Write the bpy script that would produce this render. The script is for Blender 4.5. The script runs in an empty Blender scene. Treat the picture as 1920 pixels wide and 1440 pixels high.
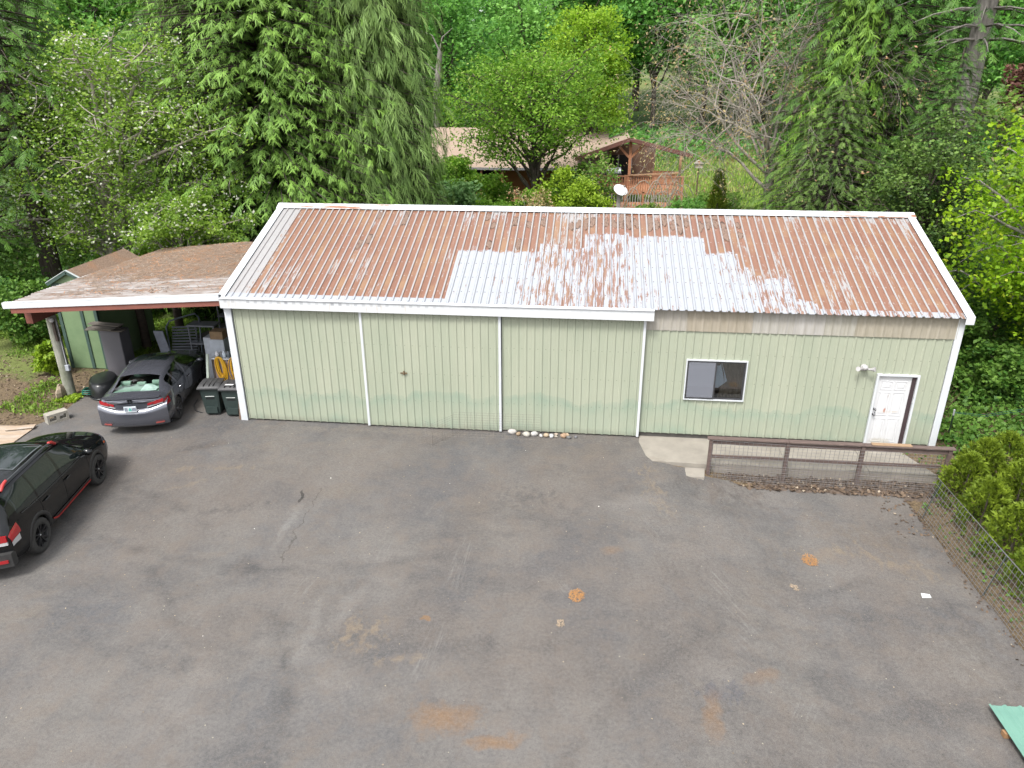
import bpy, math, random
import numpy as np
from mathutils import Vector, Matrix

# ------------------------------------------------------------------ camera, sky, sun, exposure
scene = bpy.context.scene
COL = scene.collection
R = math.radians
rng = np.random.default_rng(7)
random.seed(7)

cam_d = bpy.data.cameras.new('camera')
cam = bpy.data.objects.new('camera', cam_d)
COL.objects.link(cam)
CAM_POS = Vector((9.4037, -17.642, 8.8944))
pitch, yaw, roll = 0.40226, -0.10753, -0.00293
cp, sp, cy_, sy_ = math.cos(pitch), math.sin(pitch), math.cos(yaw), math.sin(yaw)
fwd = Vector((sy_*cp, cy_*cp, -sp))
rgt = Vector((cy_, -sy_, 0.0))
upv = rgt.cross(fwd)
r2 = rgt*math.cos(roll) + upv*math.sin(roll)
u2 = upv*math.cos(roll) - rgt*math.sin(roll)
mat = Matrix((r2, u2, -fwd)).transposed().to_4x4()
mat.translation = CAM_POS
cam.matrix_world = mat
cam_d.sensor_fit = 'HORIZONTAL'
cam_d.sensor_width = 36.0
cam_d.lens = 1375.75/1920*36.0
cam_d.clip_start = 0.1
cam_d.clip_end = 2000
scene.camera = cam

SUN_EL, SUN_AZ = 58.0, 205.0        # degrees; azimuth measured clockwise from +Y, light comes from there
world = bpy.data.worlds.new('World')
scene.world = world
world.use_nodes = True
wn = world.node_tree
for n in list(wn.nodes): wn.nodes.remove(n)
sky = wn.nodes.new('ShaderNodeTexSky')
sky.sky_type = 'NISHITA'
sky.sun_disc = False
sky.sun_elevation = R(SUN_EL)
sky.sun_rotation = R(SUN_AZ)
sky.altitude = 100
sky.air_density = 1.0
sky.dust_density = 4.0
sky.ozone_density = 1.0
hs = wn.nodes.new('ShaderNodeHueSaturation')     # an overcast sky: most of the blue is gone
hs.inputs['Saturation'].default_value = 0.22
bg = wn.nodes.new('ShaderNodeBackground')
bg.inputs['Strength'].default_value = 0.15
wo = wn.nodes.new('ShaderNodeOutputWorld')
wn.links.new(sky.outputs[0], hs.inputs['Color'])
wn.links.new(hs.outputs[0], bg.inputs[0])
wn.links.new(bg.outputs[0], wo.inputs[0])

sun_d = bpy.data.lights.new('sun', 'SUN')
sun_d.energy = 1.5
sun_d.angle = R(12)
sun_d.color = (1.0, 0.97, 0.92)
sun = bpy.data.objects.new('sun', sun_d)
COL.objects.link(sun)
sun.location = (0, -30, 40)
sdir = Vector((math.sin(R(SUN_AZ))*math.cos(R(SUN_EL)), math.cos(R(SUN_AZ))*math.cos(R(SUN_EL)), math.sin(R(SUN_EL))))
sun.rotation_euler = sdir.to_track_quat('Z', 'Y').to_euler()

scene.view_settings.view_transform = 'Standard'
scene.view_settings.look = 'None'
scene.view_settings.exposure = 1.4
scene.view_settings.gamma = 1.0
scene.view_settings.use_curve_mapping = False
scene.render.engine = 'CYCLES'
scene.cycles.max_bounces = 6
scene.cycles.transparent_max_bounces = 12
scene.cycles.use_denoising = True
scene.cycles.caustics_reflective = False
scene.cycles.caustics_refractive = False

# ------------------------------------------------------------------ helpers: objects
def tag(o, label=None, cat=None, group=None, kind=None):
    if label: o['label'] = label
    if cat: o['category'] = cat
    if group: o['group'] = group
    if kind: o['kind'] = kind
    return o

def thing(name, label, cat, loc=(0, 0, 0), rotz=0.0, group=None):
    o = bpy.data.objects.new(name, None)
    COL.objects.link(o)
    o.location = loc
    o.rotation_euler = (0, 0, rotz)
    o.empty_display_size = 0.2
    tag(o, label, cat, group)
    return o

def root_of(o):
    while o.parent is not None: o = o.parent
    return o

def link_mesh(name, me, parent=None, mats=None):
    o = bpy.data.objects.new(name, me)
    COL.objects.link(o)
    if parent is not None: o.parent = parent
    if mats is not None:
        for m in (mats if isinstance(mats, (list, tuple)) else [mats]): me.materials.append(m)
    return o

def fast_mesh(name, V, faces, attr=None, smooth=False, mat_idx=None):
    """V (n,3) array; faces (m,k) int array of equal-sized polygons; attr: dict of per-face floats"""
    V = np.asarray(V, np.float32); faces = np.asarray(faces, np.int32)
    me = bpy.data.meshes.new(name)
    m, k = faces.shape
    me.vertices.add(len(V)); me.vertices.foreach_set('co', V.ravel())
    me.loops.add(m*k); me.loops.foreach_set('vertex_index', faces.ravel())
    me.polygons.add(m)
    me.polygons.foreach_set('loop_start', np.arange(m, dtype=np.int32)*k)
    me.polygons.foreach_set('loop_total', np.full(m, k, np.int32))
    if smooth: me.polygons.foreach_set('use_smooth', np.ones(m, bool))
    if mat_idx is not None: me.polygons.foreach_set('material_index', np.asarray(mat_idx, np.int32))
    me.update(calc_edges=True)
    if attr:
        for k_, a in attr.items():
            at = me.attributes.new(k_, 'FLOAT', 'FACE')
            at.data.foreach_set('value', np.asarray(a, np.float32))
    return me

class MB:
    """collects shapes; build() links them as one mesh object"""
    def __init__(s): s.v = []; s.f = []; s.sm = []
    def add(s, vs, fs, smooth=False):
        b = len(s.v)
        s.v += [tuple(p) for p in vs]
        for f in fs: s.f.append([i+b for i in f]); s.sm.append(smooth)
        return s
    def box(s, x0, x1, y0, y1, z0, z1):
        v = [(x0,y0,z0),(x1,y0,z0),(x1,y1,z0),(x0,y1,z0),(x0,y0,z1),(x1,y0,z1),(x1,y1,z1),(x0,y1,z1)]
        return s.add(v, [(3,2,1,0),(4,5,6,7),(0,1,5,4),(1,2,6,5),(2,3,7,6),(3,0,4,7)])
    def bevbox(s, x0, x1, y0, y1, z0, z1, b=0.01):
        """box with chamfered edges"""
        v = []; f = []
        X = (x0, x1); Y = (y0, y1); Z = (z0, z1)
        idx = {}
        for i in (0, 1):
            for j in (0, 1):
                for k in (0, 1):
                    sx, sy, sz = (1-2*i)*b, (1-2*j)*b, (1-2*k)*b
                    for a, d in enumerate(((0, sy, sz), (sx, 0, sz), (sx, sy, 0))):
                        idx[i, j, k, a] = len(v); v.append((X[i]+d[0], Y[j]+d[1], Z[k]+d[2]))
        q = lambda *t: [idx[u] for u in t]
        for i in (0, 1):
            fa = q((i,0,0,0),(i,1,0,0),(i,1,1,0),(i,0,1,0)); f.append(fa if i else fa[::-1])
            fa = q((0,i,0,1),(1,i,0,1),(1,i,1,1),(0,i,1,1)); f.append(fa[::-1] if i else fa)
            fa = q((0,0,i,2),(1,0,i,2),(1,1,i,2),(0,1,i,2)); f.append(fa if i else fa[::-1])
        for i in (0, 1):
            for j in (0, 1):
                f.append(q((i,j,0,0),(i,j,1,0),(i,j,1,1),(i,j,0,1)))
                f.append(q((i,0,j,0),(i,1,j,0),(i,1,j,2),(i,0,j,2)))
                f.append(q((0,i,j,1),(1,i,j,1),(1,i,j,2),(0,i,j,2)))
                for k in (0, 1): f.append(q((i,j,k,0),(i,j,k,1),(i,j,k,2)))
        return s.add(v, f)
    def obox(s, c, ax, ay, az, hx, hy, hz):
        """oriented box: centre, three unit axes, half sizes"""
        c = Vector(c); ax, ay, az = Vector(ax)*hx, Vector(ay)*hy, Vector(az)*hz
        v = [c+ax*i+ay*j+az*k for k in (-1, 1) for i, j in ((-1,-1),(1,-1),(1,1),(-1,1))]
        return s.add(v, [(3,2,1,0),(4,5,6,7),(0,1,5,4),(1,2,6,5),(2,3,7,6),(3,0,4,7)])
    def beam(s, p0, p1, w, h, up=(0, 0, 1)):
        p0, p1 = Vector(p0), Vector(p1); d = (p1-p0); L = d.length; d.normalize()
        u = Vector(up); side = d.cross(u)
        if side.length < 1e-4: side = d.cross(Vector((0, 1, 0)))
        side.normalize(); u = side.cross(d)
        return s.obox((p0+p1)/2, d, side, u, L/2, w/2, h/2)
    def tube(s, pts, rad, n=8, caps=True, smooth=True):
        pts = [Vector(p) for p in pts]
        if not isinstance(rad, (list, tuple)): rad = [rad]*len(pts)
        ref = None; rings = []
        for i, p in enumerate(pts):
            d = (pts[min(i+1, len(pts)-1)] - pts[max(i-1, 0)])
            if d.length < 1e-9: d = Vector((0, 0, 1))
            d.normalize()
            if ref is None:
                ref = d.cross(Vector((0, 0, 1)))
                if ref.length < 0.05: ref = d.cross(Vector((1, 0, 0)))
            a = (ref - d*ref.dot(d))
            if a.length < 1e-6: a = d.orthogonal()
            a.normalize(); ref = a; b = d.cross(a)
            rings.append([p + (a*math.cos(2*math.pi*k/n) + b*math.sin(2*math.pi*k/n))*rad[i] for k in range(n)])
        v = [q for r in rings for q in r]
        f = [(i*n+k, i*n+(k+1) % n, (i+1)*n+(k+1) % n, (i+1)*n+k) for i in range(len(pts)-1) for k in range(n)]
        s.add(v, f, smooth)
        if caps:
            s.add(rings[0], [tuple(range(n))[::-1]]); s.add(rings[-1], [tuple(range(n))])
        return s
    def lathe(s, prof, n=24, c=(0, 0, 0), axis='Z', smooth=True, a0=0.0, a1=2*math.pi):
        full = abs(a1-a0-2*math.pi) < 1e-6
        m = n if full else n+1
        v = []
        for r, h in prof:
            for k in range(m):
                a = a0+(a1-a0)*k/n; x, y = r*math.cos(a), r*math.sin(a)
                p = {'Z': (x, y, h), 'Y': (x, h, y), 'X': (h, x, y)}[axis]
                v.append((c[0]+p[0], c[1]+p[1], c[2]+p[2]))
        f = []
        for i in range(len(prof)-1):
            for k in range(n):
                k2 = (k+1) % m
                f.append((i*m+k, i*m+k2, (i+1)*m+k2, (i+1)*m+k))
        return s.add(v, f, smooth)
    def prism(s, poly, d, axis='Y'):
        """poly: 2d outline; d=(d0,d1) extent on the axis. axis Y: poly=(x,z); X: (y,z); Z: (x,y)"""
        n = len(poly)
        def P(p, t): return {'Y': (p[0], t, p[1]), 'X': (t, p[0], p[1]), 'Z': (p[0], p[1], t)}[axis]
        v = [P(p, d[0]) for p in poly] + [P(p, d[1]) for p in poly]
        f = [tuple(range(n))[::-1], tuple(range(n, 2*n))] + [(i, (i+1) % n, n+(i+1) % n, n+i) for i in range(n)]
        return s.add(v, f)
    def grid(s, P, smooth=True, closed_u=False):
        """P[i][j] points"""
        nu, nv = len(P), len(P[0])
        v = [p for row in P for p in row]
        f = [(i*nv+j, (i+1) % nu*nv+j, (i+1) % nu*nv+j+1, i*nv+j+1) for i in range(nu if closed_u else nu-1) for j in range(nv-1)]
        return s.add(v, f, smooth)
    def blob(s, c, r, n=10, m=7, jit=0.15, seed=0, flat=1.0, smooth=True):
        g = np.random.default_rng(seed); P = []
        ph = g.uniform(0, 6.28, 6)
        rx, ry, rz = (r, r, r) if not isinstance(r, (list, tuple)) else r
        v = []; f = []
        for i in range(m+1):
            t = math.pi*i/m
            for k in range(n):
                a = 2*math.pi*k/n
                q = 1 + jit*(math.sin(2*a+ph[0])*math.sin(t*2+ph[1]) + .6*math.sin(3*a+ph[2]+t) + .5*math.cos(t*3+ph[3]+a))
                v.append((c[0]+rx*q*math.sin(t)*math.cos(a), c[1]+ry*q*math.sin(t)*math.sin(a), c[2]+rz*q*math.cos(t)*flat))
        for i in range(m):
            for k in range(n): f.append((i*n+k, (i+1)*n+k, (i+1)*n+(k+1) % n, i*n+(k+1) % n))
        return s.add(v, f, smooth)
    def xform(s, M):
        s.v = [tuple(M @ Vector(p)) for p in s.v]; return s
    def build(s, name, m, parent=None, label=None, local=False):
        """vertices are in world space unless local; they are stored relative to the root's location"""
        off = Vector((0, 0, 0))
        if parent is not None and not local: off = root_of(parent).location
        V = np.array(s.v, np.float32).reshape(-1, 3) - np.array(off, np.float32)
        me = bpy.data.meshes.new(name)
        me.from_pydata(V.tolist(), [], s.f)
        me.polygons.foreach_set('use_smooth', np.array(s.sm, bool))
        me.update()
        o = link_mesh(name, me, parent, m)
        if label: o['label'] = label
        return o

def struct(o): o['kind'] = 'structure'; return o

def copy_tree(o, parent=None):
    c = o.copy(); COL.objects.link(c); c.parent = parent
    for ch in list(o.children): copy_tree(ch, c)
    return c

def smooth01(t): t = np.clip(t, 0, 1); return t*t*(3-2*t)

def vnoise(x, y, seed=0):
    """cheap smooth value noise on arrays"""
    x = np.asarray(x, float); y = np.asarray(y, float)
    xi = np.floor(x).astype(np.int64); yi = np.floor(y).astype(np.int64)
    xf = smooth01(x-xi); yf = smooth01(y-yi)
    def h(a, b):
        n = (a*374761393 + b*668265263 + seed*974634777) & 0x7fffffff
        n = (n ^ (n >> 13))*1274126177 & 0x7fffffff
        return ((n ^ (n >> 16)) & 0xffff)/65535.0
    return (h(xi, yi)*(1-xf)+h(xi+1, yi)*xf)*(1-yf)+(h(xi, yi+1)*(1-xf)+h(xi+1, yi+1)*xf)*yf

# ------------------------------------------------------------------ helpers: materials
def lin(h):
    """'#rrggbb' as seen -> linear rgba"""
    h = h.lstrip('#'); c = [int(h[i:i+2], 16)/255 for i in (0, 2, 4)]
    return tuple([x/12.92 if x <= 0.04045 else ((x+0.055)/1.055)**2.4 for x in c] + [1.0])
def rgb(r, g, b): return (r, g, b, 1.0)
def rgbk(r, g, b): return (r*.64, g*.64, b*.64, 1.0)
def rgbr(r, g, b): return (r*.47, g*.47, b*.48, 1.0)

class NT:
    def __init__(s, name):
        s.m = bpy.data.materials.new(name); s.m.use_nodes = True
        s.t = s.m.node_tree
        for n in list(s.t.nodes): s.t.nodes.remove(n)
        s.out = s.t.nodes.new('ShaderNodeOutputMaterial')
        s._tc = None
    def n(s, typ, **kw):
        nd = s.t.nodes.new('ShaderNode'+typ)
        for k, v in kw.items(): setattr(nd, k, v)
        return nd
    def set(s, sock, val):
        if isinstance(val, bpy.types.NodeSocket): s.t.links.new(val, sock)
        elif val is not None: sock.default_value = val
    def obj(s):
        if s._tc is None: s._tc = s.n('TexCoord')
        return s._tc.outputs['Object']
    def geo_pos(s): return s.n('NewGeometry').outputs['Position']
    def mapping(s, vec, scale=(1, 1, 1), loc=(0, 0, 0), rot=(0, 0, 0)):
        nd = s.n('Mapping'); s.set(nd.inputs[0], vec)
        nd.inputs['Scale'].default_value = scale; nd.inputs['Location'].default_value = loc; nd.inputs['Rotation'].default_value = rot
        return nd.outputs[0]
    def noise(s, vec, scale=5, detail=4, rough=0.55, dist=0.0, out='Fac'):
        nd = s.n('TexNoise'); s.set(nd.inputs['Vector'], vec)
        nd.inputs['Scale'].default_value = scale; nd.inputs['Detail'].default_value = detail
        nd.inputs['Roughness'].default_value = rough; nd.inputs['Distortion'].default_value = dist
        return nd.outputs[out]
    def voronoi(s, vec, scale=5, feature='F1', out='Distance'):
        nd = s.n('TexVoronoi', feature=feature); s.set(nd.inputs['Vector'], vec); nd.inputs['Scale'].default_value = scale
        return nd.outputs[out]
    def ramp(s, fac, stops, interp='LINEAR'):
        nd = s.n('ValToRGB'); cr = nd.color_ramp; cr.interpolation = interp
        while len(cr.elements) > 1: cr.elements.remove(cr.elements[-1])
        for i, (p, c) in enumerate(stops):
            e = cr.elements[0] if i == 0 else cr.elements.new(p)
            e.position = p
            e.color = c if isinstance(c, (tuple, list)) else (c, c, c, 1)
        s.set(nd.inputs[0], fac)
        return nd.outputs[0]
    def math(s, op, a, b=None, c=None, clamp=False):
        nd = s.n('Math', operation=op); nd.use_clamp = clamp
        s.set(nd.inputs[0], a)
        if b is not None: s.set(nd.inputs[1], b)
        if c is not None: s.set(nd.inputs[2], c)
        return nd.outputs[0]
    def mix(s, fac, a, b, blend='MIX'):
        nd = s.n('Mix', data_type='RGBA', blend_type=blend)
        s.set(nd.inputs[0], fac); s.set(nd.inputs[6], a); s.set(nd.inputs[7], b)
        return nd.outputs[2]
    def sep(s, vec):
        nd = s.n('SeparateXYZ'); s.set(nd.inputs[0], vec); return nd.outputs
    def comb(s, x, y, z):
        nd = s.n('CombineXYZ')
        for i, a in enumerate((x, y, z)): s.set(nd.inputs[i], a)
        return nd.outputs[0]
    def attr(s, name):
        nd = s.n('Attribute'); nd.attribute_name = name; return nd.outputs['Fac']
    def bump(s, h, strength=0.3, dist=0.01):
        nd = s.n('Bump'); s.set(nd.inputs['Height'], h)
        nd.inputs['Strength'].default_value = strength; nd.inputs['Distance'].default_value = dist
        return nd.outputs[0]
    def bsdf(s, color, rough=0.6, metal=0.0, normal=None, spec=None, **kw):
        p = s.n('BsdfPrincipled')
        s.set(p.inputs['Base Color'], color); s.set(p.inputs['Roughness'], rough); s.set(p.inputs['Metallic'], metal)
        if normal is not None: s.set(p.inputs['Normal'], normal)
        if spec is not None: s.set(p.inputs['Specular IOR Level'], spec)
        for k, v in kw.items(): s.set(p.inputs[k.replace('_', ' ')], v)
        return p
    def finish(s, sh):
        s.t.links.new(sh.outputs[0] if hasattr(sh, 'outputs') else sh, s.out.inputs[0]); return s.m

def simple(name, c1, c2=None, rough=0.6, scale=6, metal=0.0, bump=0.0, bscale=40, spec=None, stretch=(1, 1, 1), detail=5, dirt=None, dirt_amt=0.5):
    t = NT(name)
    c1 = tuple([x*.82 for x in c1[:3]]+[1])
    if c2 is not None: c2 = tuple([x*.82 for x in c2[:3]]+[1])
    if dirt is not None: dirt = tuple([x*.82 for x in dirt[:3]]+[1])
    if c2 is None: c2 = tuple([x*0.75 for x in c1[:3]]+[1])
    v = t.mapping(t.obj(), stretch)
    f = t.noise(v, scale, detail, 0.6)
    col = t.mix(t.ramp(f, [(0.32, 0), (0.68, 1)]), c1, c2)
    if dirt is not None:
        f2 = t.noise(v, scale*0.35, 6, 0.7)
        col = t.mix(t.ramp(f2, [(1-dirt_amt-0.08, 0), (1-dirt_amt+0.12, 1)]), col, dirt)
    nor = None
    if bump > 0:
        nor = t.bump(t.noise(v, bscale, 4, 0.6), bump, 0.01)
    rf = t.math('ADD', t.math('MULTIPLY', t.noise(v, scale*2.3, 3), 0.16), rough-0.08)
    return t.finish(t.bsdf(col, rf, metal, nor, spec))
# ------------------------------------------------------------------ terrain
def h_yard(x, y):
    return -0.35*smooth01((np.asarray(x)-10.8)/3.2)*smooth01((-np.asarray(y)-0.25)/1.3)

def h_ground(x, y):
    x = np.asarray(x, float); y = np.asarray(y, float)
    z = h_yard(x, y)
    z = z + 0.10*smooth01((np.hypot(x-9, y+6)-14)/20)*(vnoise(x*0.12, y*0.12, 3)*2-0.6)
    z = z + 1.6*smooth01((y-20)/30)*smooth01((x+20)/30)*0.35
    z = z + 0.085*np.maximum(y-50, 0) + 0.02*np.maximum(-x-14, 0)
    return z

# outline of the asphalt yard (counter-clockwise), roughened
AS = [(-26, -32), (17.05, -32), (17.15, -10), (17.12, -6.8), (16.98, -2.7), (16.95, -1.75), (12.3, -1.52), (11.35, -1.45),
      (10.9, -0.6), (10.82, 0.25), (0.1, 0.25), (0.1, 8.2), (-4.6, 8.0), (-5.1, 4.0), (-5.35, 1.4), (-5.55, 0.8), (-5.35, 0.1), (-5.45, -0.8),
      (-5.75, -1.3), (-6.6, -2.1), (-8.5, -2.8), (-26, -4)]
def roughen(P, step=0.25, amp=0.05, seed=1):
    out = []
    for i, a in enumerate(P):
        b = P[(i+1) % len(P)]
        L = math.dist(a, b); n = max(1, int(L/step))
        for k in range(n):
            t = k/n; x, y = a[0]+(b[0]-a[0])*t, a[1]+(b[1]-a[1])*t
            nx, ny = -(b[1]-a[1])/L, (b[0]-a[0])/L
            d = amp*(vnoise(x*2.1, y*2.1, seed)*2-1)*1.6
            out.append((x+nx*d, y+ny*d))
    return np.array(out)
def inside(poly, X, Y):
    r = np.zeros(X.shape, bool); n = len(poly); j = n-1
    for i in range(n):
        xi, yi = poly[i]; xj, yj = poly[j]
        c = ((yi > Y) != (yj > Y)) & (X < (xj-xi)*(Y-yi)/((yj-yi) or 1e-12)+xi)
        r ^= c; j = i
    return r
def snap(poly, px, py):
    a = np.array(poly); b = np.roll(a, -1, 0)
    best = None
    for k in range(len(px)):
        p = np.array([px[k], py[k]]); d = b-a
        t = np.clip(((p-a)*d).sum(1)/np.maximum((d*d).sum(1), 1e-9), 0, 1)
        q = a+d*t[:, None]; i = ((q-p)**2).sum(1).argmin()
        px[k], py[k] = q[i]
    return px, py
ASR = roughen(AS)

def sheet(name, poly, step, zfun, bounds, mats):
    x0, x1, y0, y1 = bounds
    xs = np.arange(x0, x1+step, step); ys = np.arange(y0, y1+step, step)
    X, Y = np.meshgrid(xs, ys)
    ins = inside(poly, X, Y)
    cell = ins[:-1, :-1] | ins[1:, :-1] | ins[:-1, 1:] | ins[1:, 1:]
    nx = len(xs)
    j, i = np.nonzero(cell)
    F = np.stack([j*nx+i, j*nx+i+1, (j+1)*nx+i+1, (j+1)*nx+i], 1)
    used = np.unique(F); mp = -np.ones(X.size, int); mp[used] = np.arange(len(used))
    px, py = X.ravel()[used].copy(), Y.ravel()[used].copy()
    out = ~ins.ravel()[used]
    px[out], py[out] = snap(poly, px[out], py[out])
    V = np.stack([px, py, zfun(px, py)], 1)
    me = fast_mesh(name, V, mp[F], smooth=True)
    return link_mesh(name, me, None, mats)

def ground_material():
    t = NT('soil_and_grass')
    p = t.obj(); s = t.sep(p)
    n1 = t.noise(p, 0.55, 6, 0.65); n2 = t.noise(p, 7.0, 5, 0.7); n3 = t.noise(p, 0.09, 3)
    soil = t.mix(t.ramp(n2, [(0.3, 0), (0.7, 1)]), rgbk(0.085, 0.058, 0.038), rgbk(0.19, 0.145, 0.095))
    litter = t.mix(t.ramp(t.noise(p, 22, 4, 0.7), [(0.42, 0), (0.62, 1)]), soil, rgbk(0.23, 0.17, 0.10))
    grass = t.mix(t.ramp(n2, [(0.25, 0), (0.75, 1)]), rgbk(0.042, 0.095, 0.016), rgbk(0.10, 0.17, 0.035))
    grass = t.mix(t.ramp(n3, [(0.45, 0), (0.62, 1)]), grass, rgbk(0.17, 0.20, 0.06))
    # grass takes over behind and away from the yard; bare soil near it
    near = t.math('ADD', t.math('MULTIPLY', t.math('SUBTRACT', s[1], 3.5), 0.35), t.math('MULTIPLY', t.math('ADD', s[0], 9.0), -0.10))
    f = t.math('ADD', t.math('MULTIPLY', n1, 2.2), t.math('MINIMUM', near, 1.2))
    col = t.mix(t.ramp(f, [(0.5, 0), (0.8, 1)]), litter, grass)
    nor = t.bump(t.noise(p, 18, 5, 0.7), 0.8, 0.05)
    return t.finish(t.bsdf(col, 0.95, 0, nor, 0.2))
M_GROUND = ground_material()
gx = np.concatenate([np.linspace(-220, -40, 19), np.linspace(-36, 48, 85), np.linspace(55, 260, 21)])
gy = np.concatenate([np.linspace(-90, -36, 10), np.linspace(-32, 50, 83), np.linspace(56, 320, 34)])
GX, GY = np.meshgrid(gx, gy)
GZ = h_ground(GX, GY) - 0.035
nx_ = len(gx)
jj, ii = np.meshgrid(np.arange(len(gy)-1), np.arange(nx_-1), indexing='ij')
GF = np.stack([jj*nx_+ii, jj*nx_+ii+1, (jj+1)*nx_+ii+1, (jj+1)*nx_+ii], -1).reshape(-1, 4)
o = link_mesh('ground', fast_mesh('ground', np.stack([GX, GY, GZ], -1).reshape(-1, 3), GF, smooth=True), None, M_GROUND)
struct(o); o['label'] = 'brown soil and green grass around the yard'

def asphalt_material():
    t = NT('weathered_asphalt')
    p = t.obj()
    warp = t.n('VectorMath', operation='ADD'); 
    nn = t.noise(p, 1.7, 4, 0.6, out='Color')
    sc = t.n('VectorMath', operation='SCALE'); t.set(sc.inputs[0], nn); sc.inputs['Scale'].default_value = 0.55
    t.set(warp.inputs[0], p); t.set(warp.inputs[1], sc.outputs[0]); pw = warp.outputs[0]
    big = t.noise(p, 0.16, 3, 0.5); mid = t.noise(pw, 0.62, 6, 0.66); fine = t.noise(p, 4.2, 6, 0.72); grit = t.noise(p, 95, 3, 0.7)
    col = t.mix(t.ramp(mid, [(0.30, 0), (0.68, 1)]), rgbk(0.118, 0.113, 0.110), rgbk(0.224, 0.206, 0.190))
    col = t.mix(t.ramp(big, [(0.42, 0), (0.60, 0.75)]), col, rgbk(0.150, 0.128, 0.112))
    bl = t.noise(t.mapping(pw, (1, 1, 1), loc=(31, 5, 0)), .33, 4, .6)
    col = t.mix(t.ramp(bl, [(.48, 0), (.66, .7)]), col, rgbk(.098, .102, .112))
    # pale dusty wash in drawn-out streaks
    st = t.noise(t.mapping(pw, (0.9, 0.35, 1), rot=(0, 0, R(-24))), 0.9, 7, 0.68)
    col = t.mix(t.ramp(st, [(0.46, 0), (0.76, 0.85)]), col, rgbk(0.215, 0.20, 0.182))
    st2 = t.noise(t.mapping(pw, (0.3, 1.0, 1), rot=(0, 0, R(20)), loc=(7, 3, 0)), 0.8, 6, 0.66)
    col = t.mix(t.ramp(st2, [(0.52, 0), (0.74, 0.6)]), col, rgbk(0.062, 0.063, 0.067))
    st3 = t.noise(t.mapping(pw, (0.5, 0.9, 1), loc=(17, 9, 0)), 0.75, 7, 0.72)
    col = t.mix(t.ramp(st3, [(0.56, 0), (0.76, 0.5)]), col, rgbk(0.20, 0.165, 0.125))
    col = t.mix(t.ramp(fine, [(0.3, 0.16), (0.5, 0.0)]), col, rgbk(0.03, 0.03, 0.032))
    col = t.mix(t.ramp(fine, [(0.55, 0.0), (0.8, 0.35)]), col, rgbk(0.22, 0.21, 0.20))
    # tyre tracks that swing across the yard
    for (cx, cyy, rad, w, a) in ((-3.5, -12.5, 9.3, 0.16, .5), (-3.5, -12.5, 7.8, 0.16, .4), (20, -16, 12.0, .15, .3), (3.2, 3, 9.2, .14, .35)):
        s = t.sep(pw); d = t.math('SQRT', t.math('ADD', t.math('POWER', t.math('SUBTRACT', s[0], cx), 2.0), t.math('POWER', t.math('SUBTRACT', s[1], cyy), 2.0)))
        d = t.math('ABSOLUTE', t.math('SUBTRACT', d, rad))
        m = t.math('MULTIPLY', t.ramp(d, [(0.0, a), (w*1.6, 0)]), t.ramp(t.noise(p, 1.3, 3), [(0.42, 0), (0.62, 1)]))
        col = t.mix(m, col, rgbk(0.045, 0.045, 0.047))
    # stains that have a place of their own: (x, y, rx, ry, angle, colour, strength, edge raggedness)
    ragn = t.math('SUBTRACT', t.noise(p, 5.5, 4, 0.7), 0.5)
    rag2 = t.ramp(t.noise(t.mapping(pw, (2.2, 1, 1), rot=(0, 0, .7)), 3.1, 4, .65), [(.40, .9), (.62, 0)])
    tan_ = rgbk(0.29, 0.22, 0.145); org = rgbk(0.27, 0.15, 0.065); dark = rgbk(0.012, 0.012, 0.013); pale = rgbk(0.27, 0.26, 0.245)
    for (cx, cyy, rx, ry, an, c, k, rag) in (
        (7.5, -9.65, 0.42, 0.25, 8, org, .95, .9), (8.3, -9.98, 0.36, 0.1, 22, org, .95, .85), (5.75, -8.0, 0.45, 0.42, 30, tan_, 1.0, 1.0),
        (6.5, -8.55, 0.42, 0.16, 18, tan_, .8, 1.0), (5.3, -7.4, .12, .5, -12, pale, .55, .8), (4.85, -8.0, .09, .65, 5, pale, .5, .7),
        (3.22, -5.0, .07, .62, 3, pale, .8, .8), (3.08, -3.88, .075, .42, 14, dark, .95, .5), (-0.33, -1.72, .42, .15, 38, rgbk(.055, .045, .042), .8, .7),
        (11.15, -2.75, .28, .85, 12, tan_, .75, 1.2), (11.0, -1.75, .35, .25, 0, tan_, .7, 1.0), (12.9, -2.3, 1.1, .55, 0, rgbk(.075, .062, .055), .8, 1.0),
        (15.4, -3.6, 1.4, .55, -28, rgbk(.155, .118, .085), .6, 1.3), (15.9, -4.6, 1.0, .28, -30, tan_, .6, 1.3), (14.6, -4.35, .9, .3, 15, tan_, .5, 1.4),
        (11.55, -9.1, .10, .36, -10, org, .8, .9), (12.5, -8.1, .28, .1, 30, org, .6, .7), (11.8, -8.6, .5, .25, 20, rgbk(.055, .07, .11), .6, 1.2),
        (-0.2, -2.9, .5, .16, 20, tan_, .7, 1.1), (0.9, -2.75, .6, .14, 5, tan_, .6, 1.1), (0.2, -3.7, .35, .12, 35, tan_, .6, 1.0), (16.3, -7.0, .7, 1.4, 5, rgbk(.10, .082, .066), .6, 1.2),
        (5.2, -.42, 5.6, .20, 0, rgbk(.23, .20, .17), .75, 1.0), (6.74, -7.55, .13, .09, 0, org, .7, .6), (10.05, -5.2, .14, .1, 0, org, .5, .7), (8.2, -3.4, .8, .5, 0, rgbk(.055, .056, .06), .7, 1.3), (1.6, -4.5, 1.1, .2, 14, rgbk(.05, .05, .052), .6, 1.2)):
        m = t.mapping(pw, (1, 1, 1), loc=(-(cx+.27), -(cyy+.27), 0))
        vr = t.n('VectorRotate', rotation_type='Z_AXIS'); t.set(vr.inputs['Vector'], m); vr.inputs['Angle'].default_value = -R(an)
        s = t.sep(vr.outputs[0])
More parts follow.
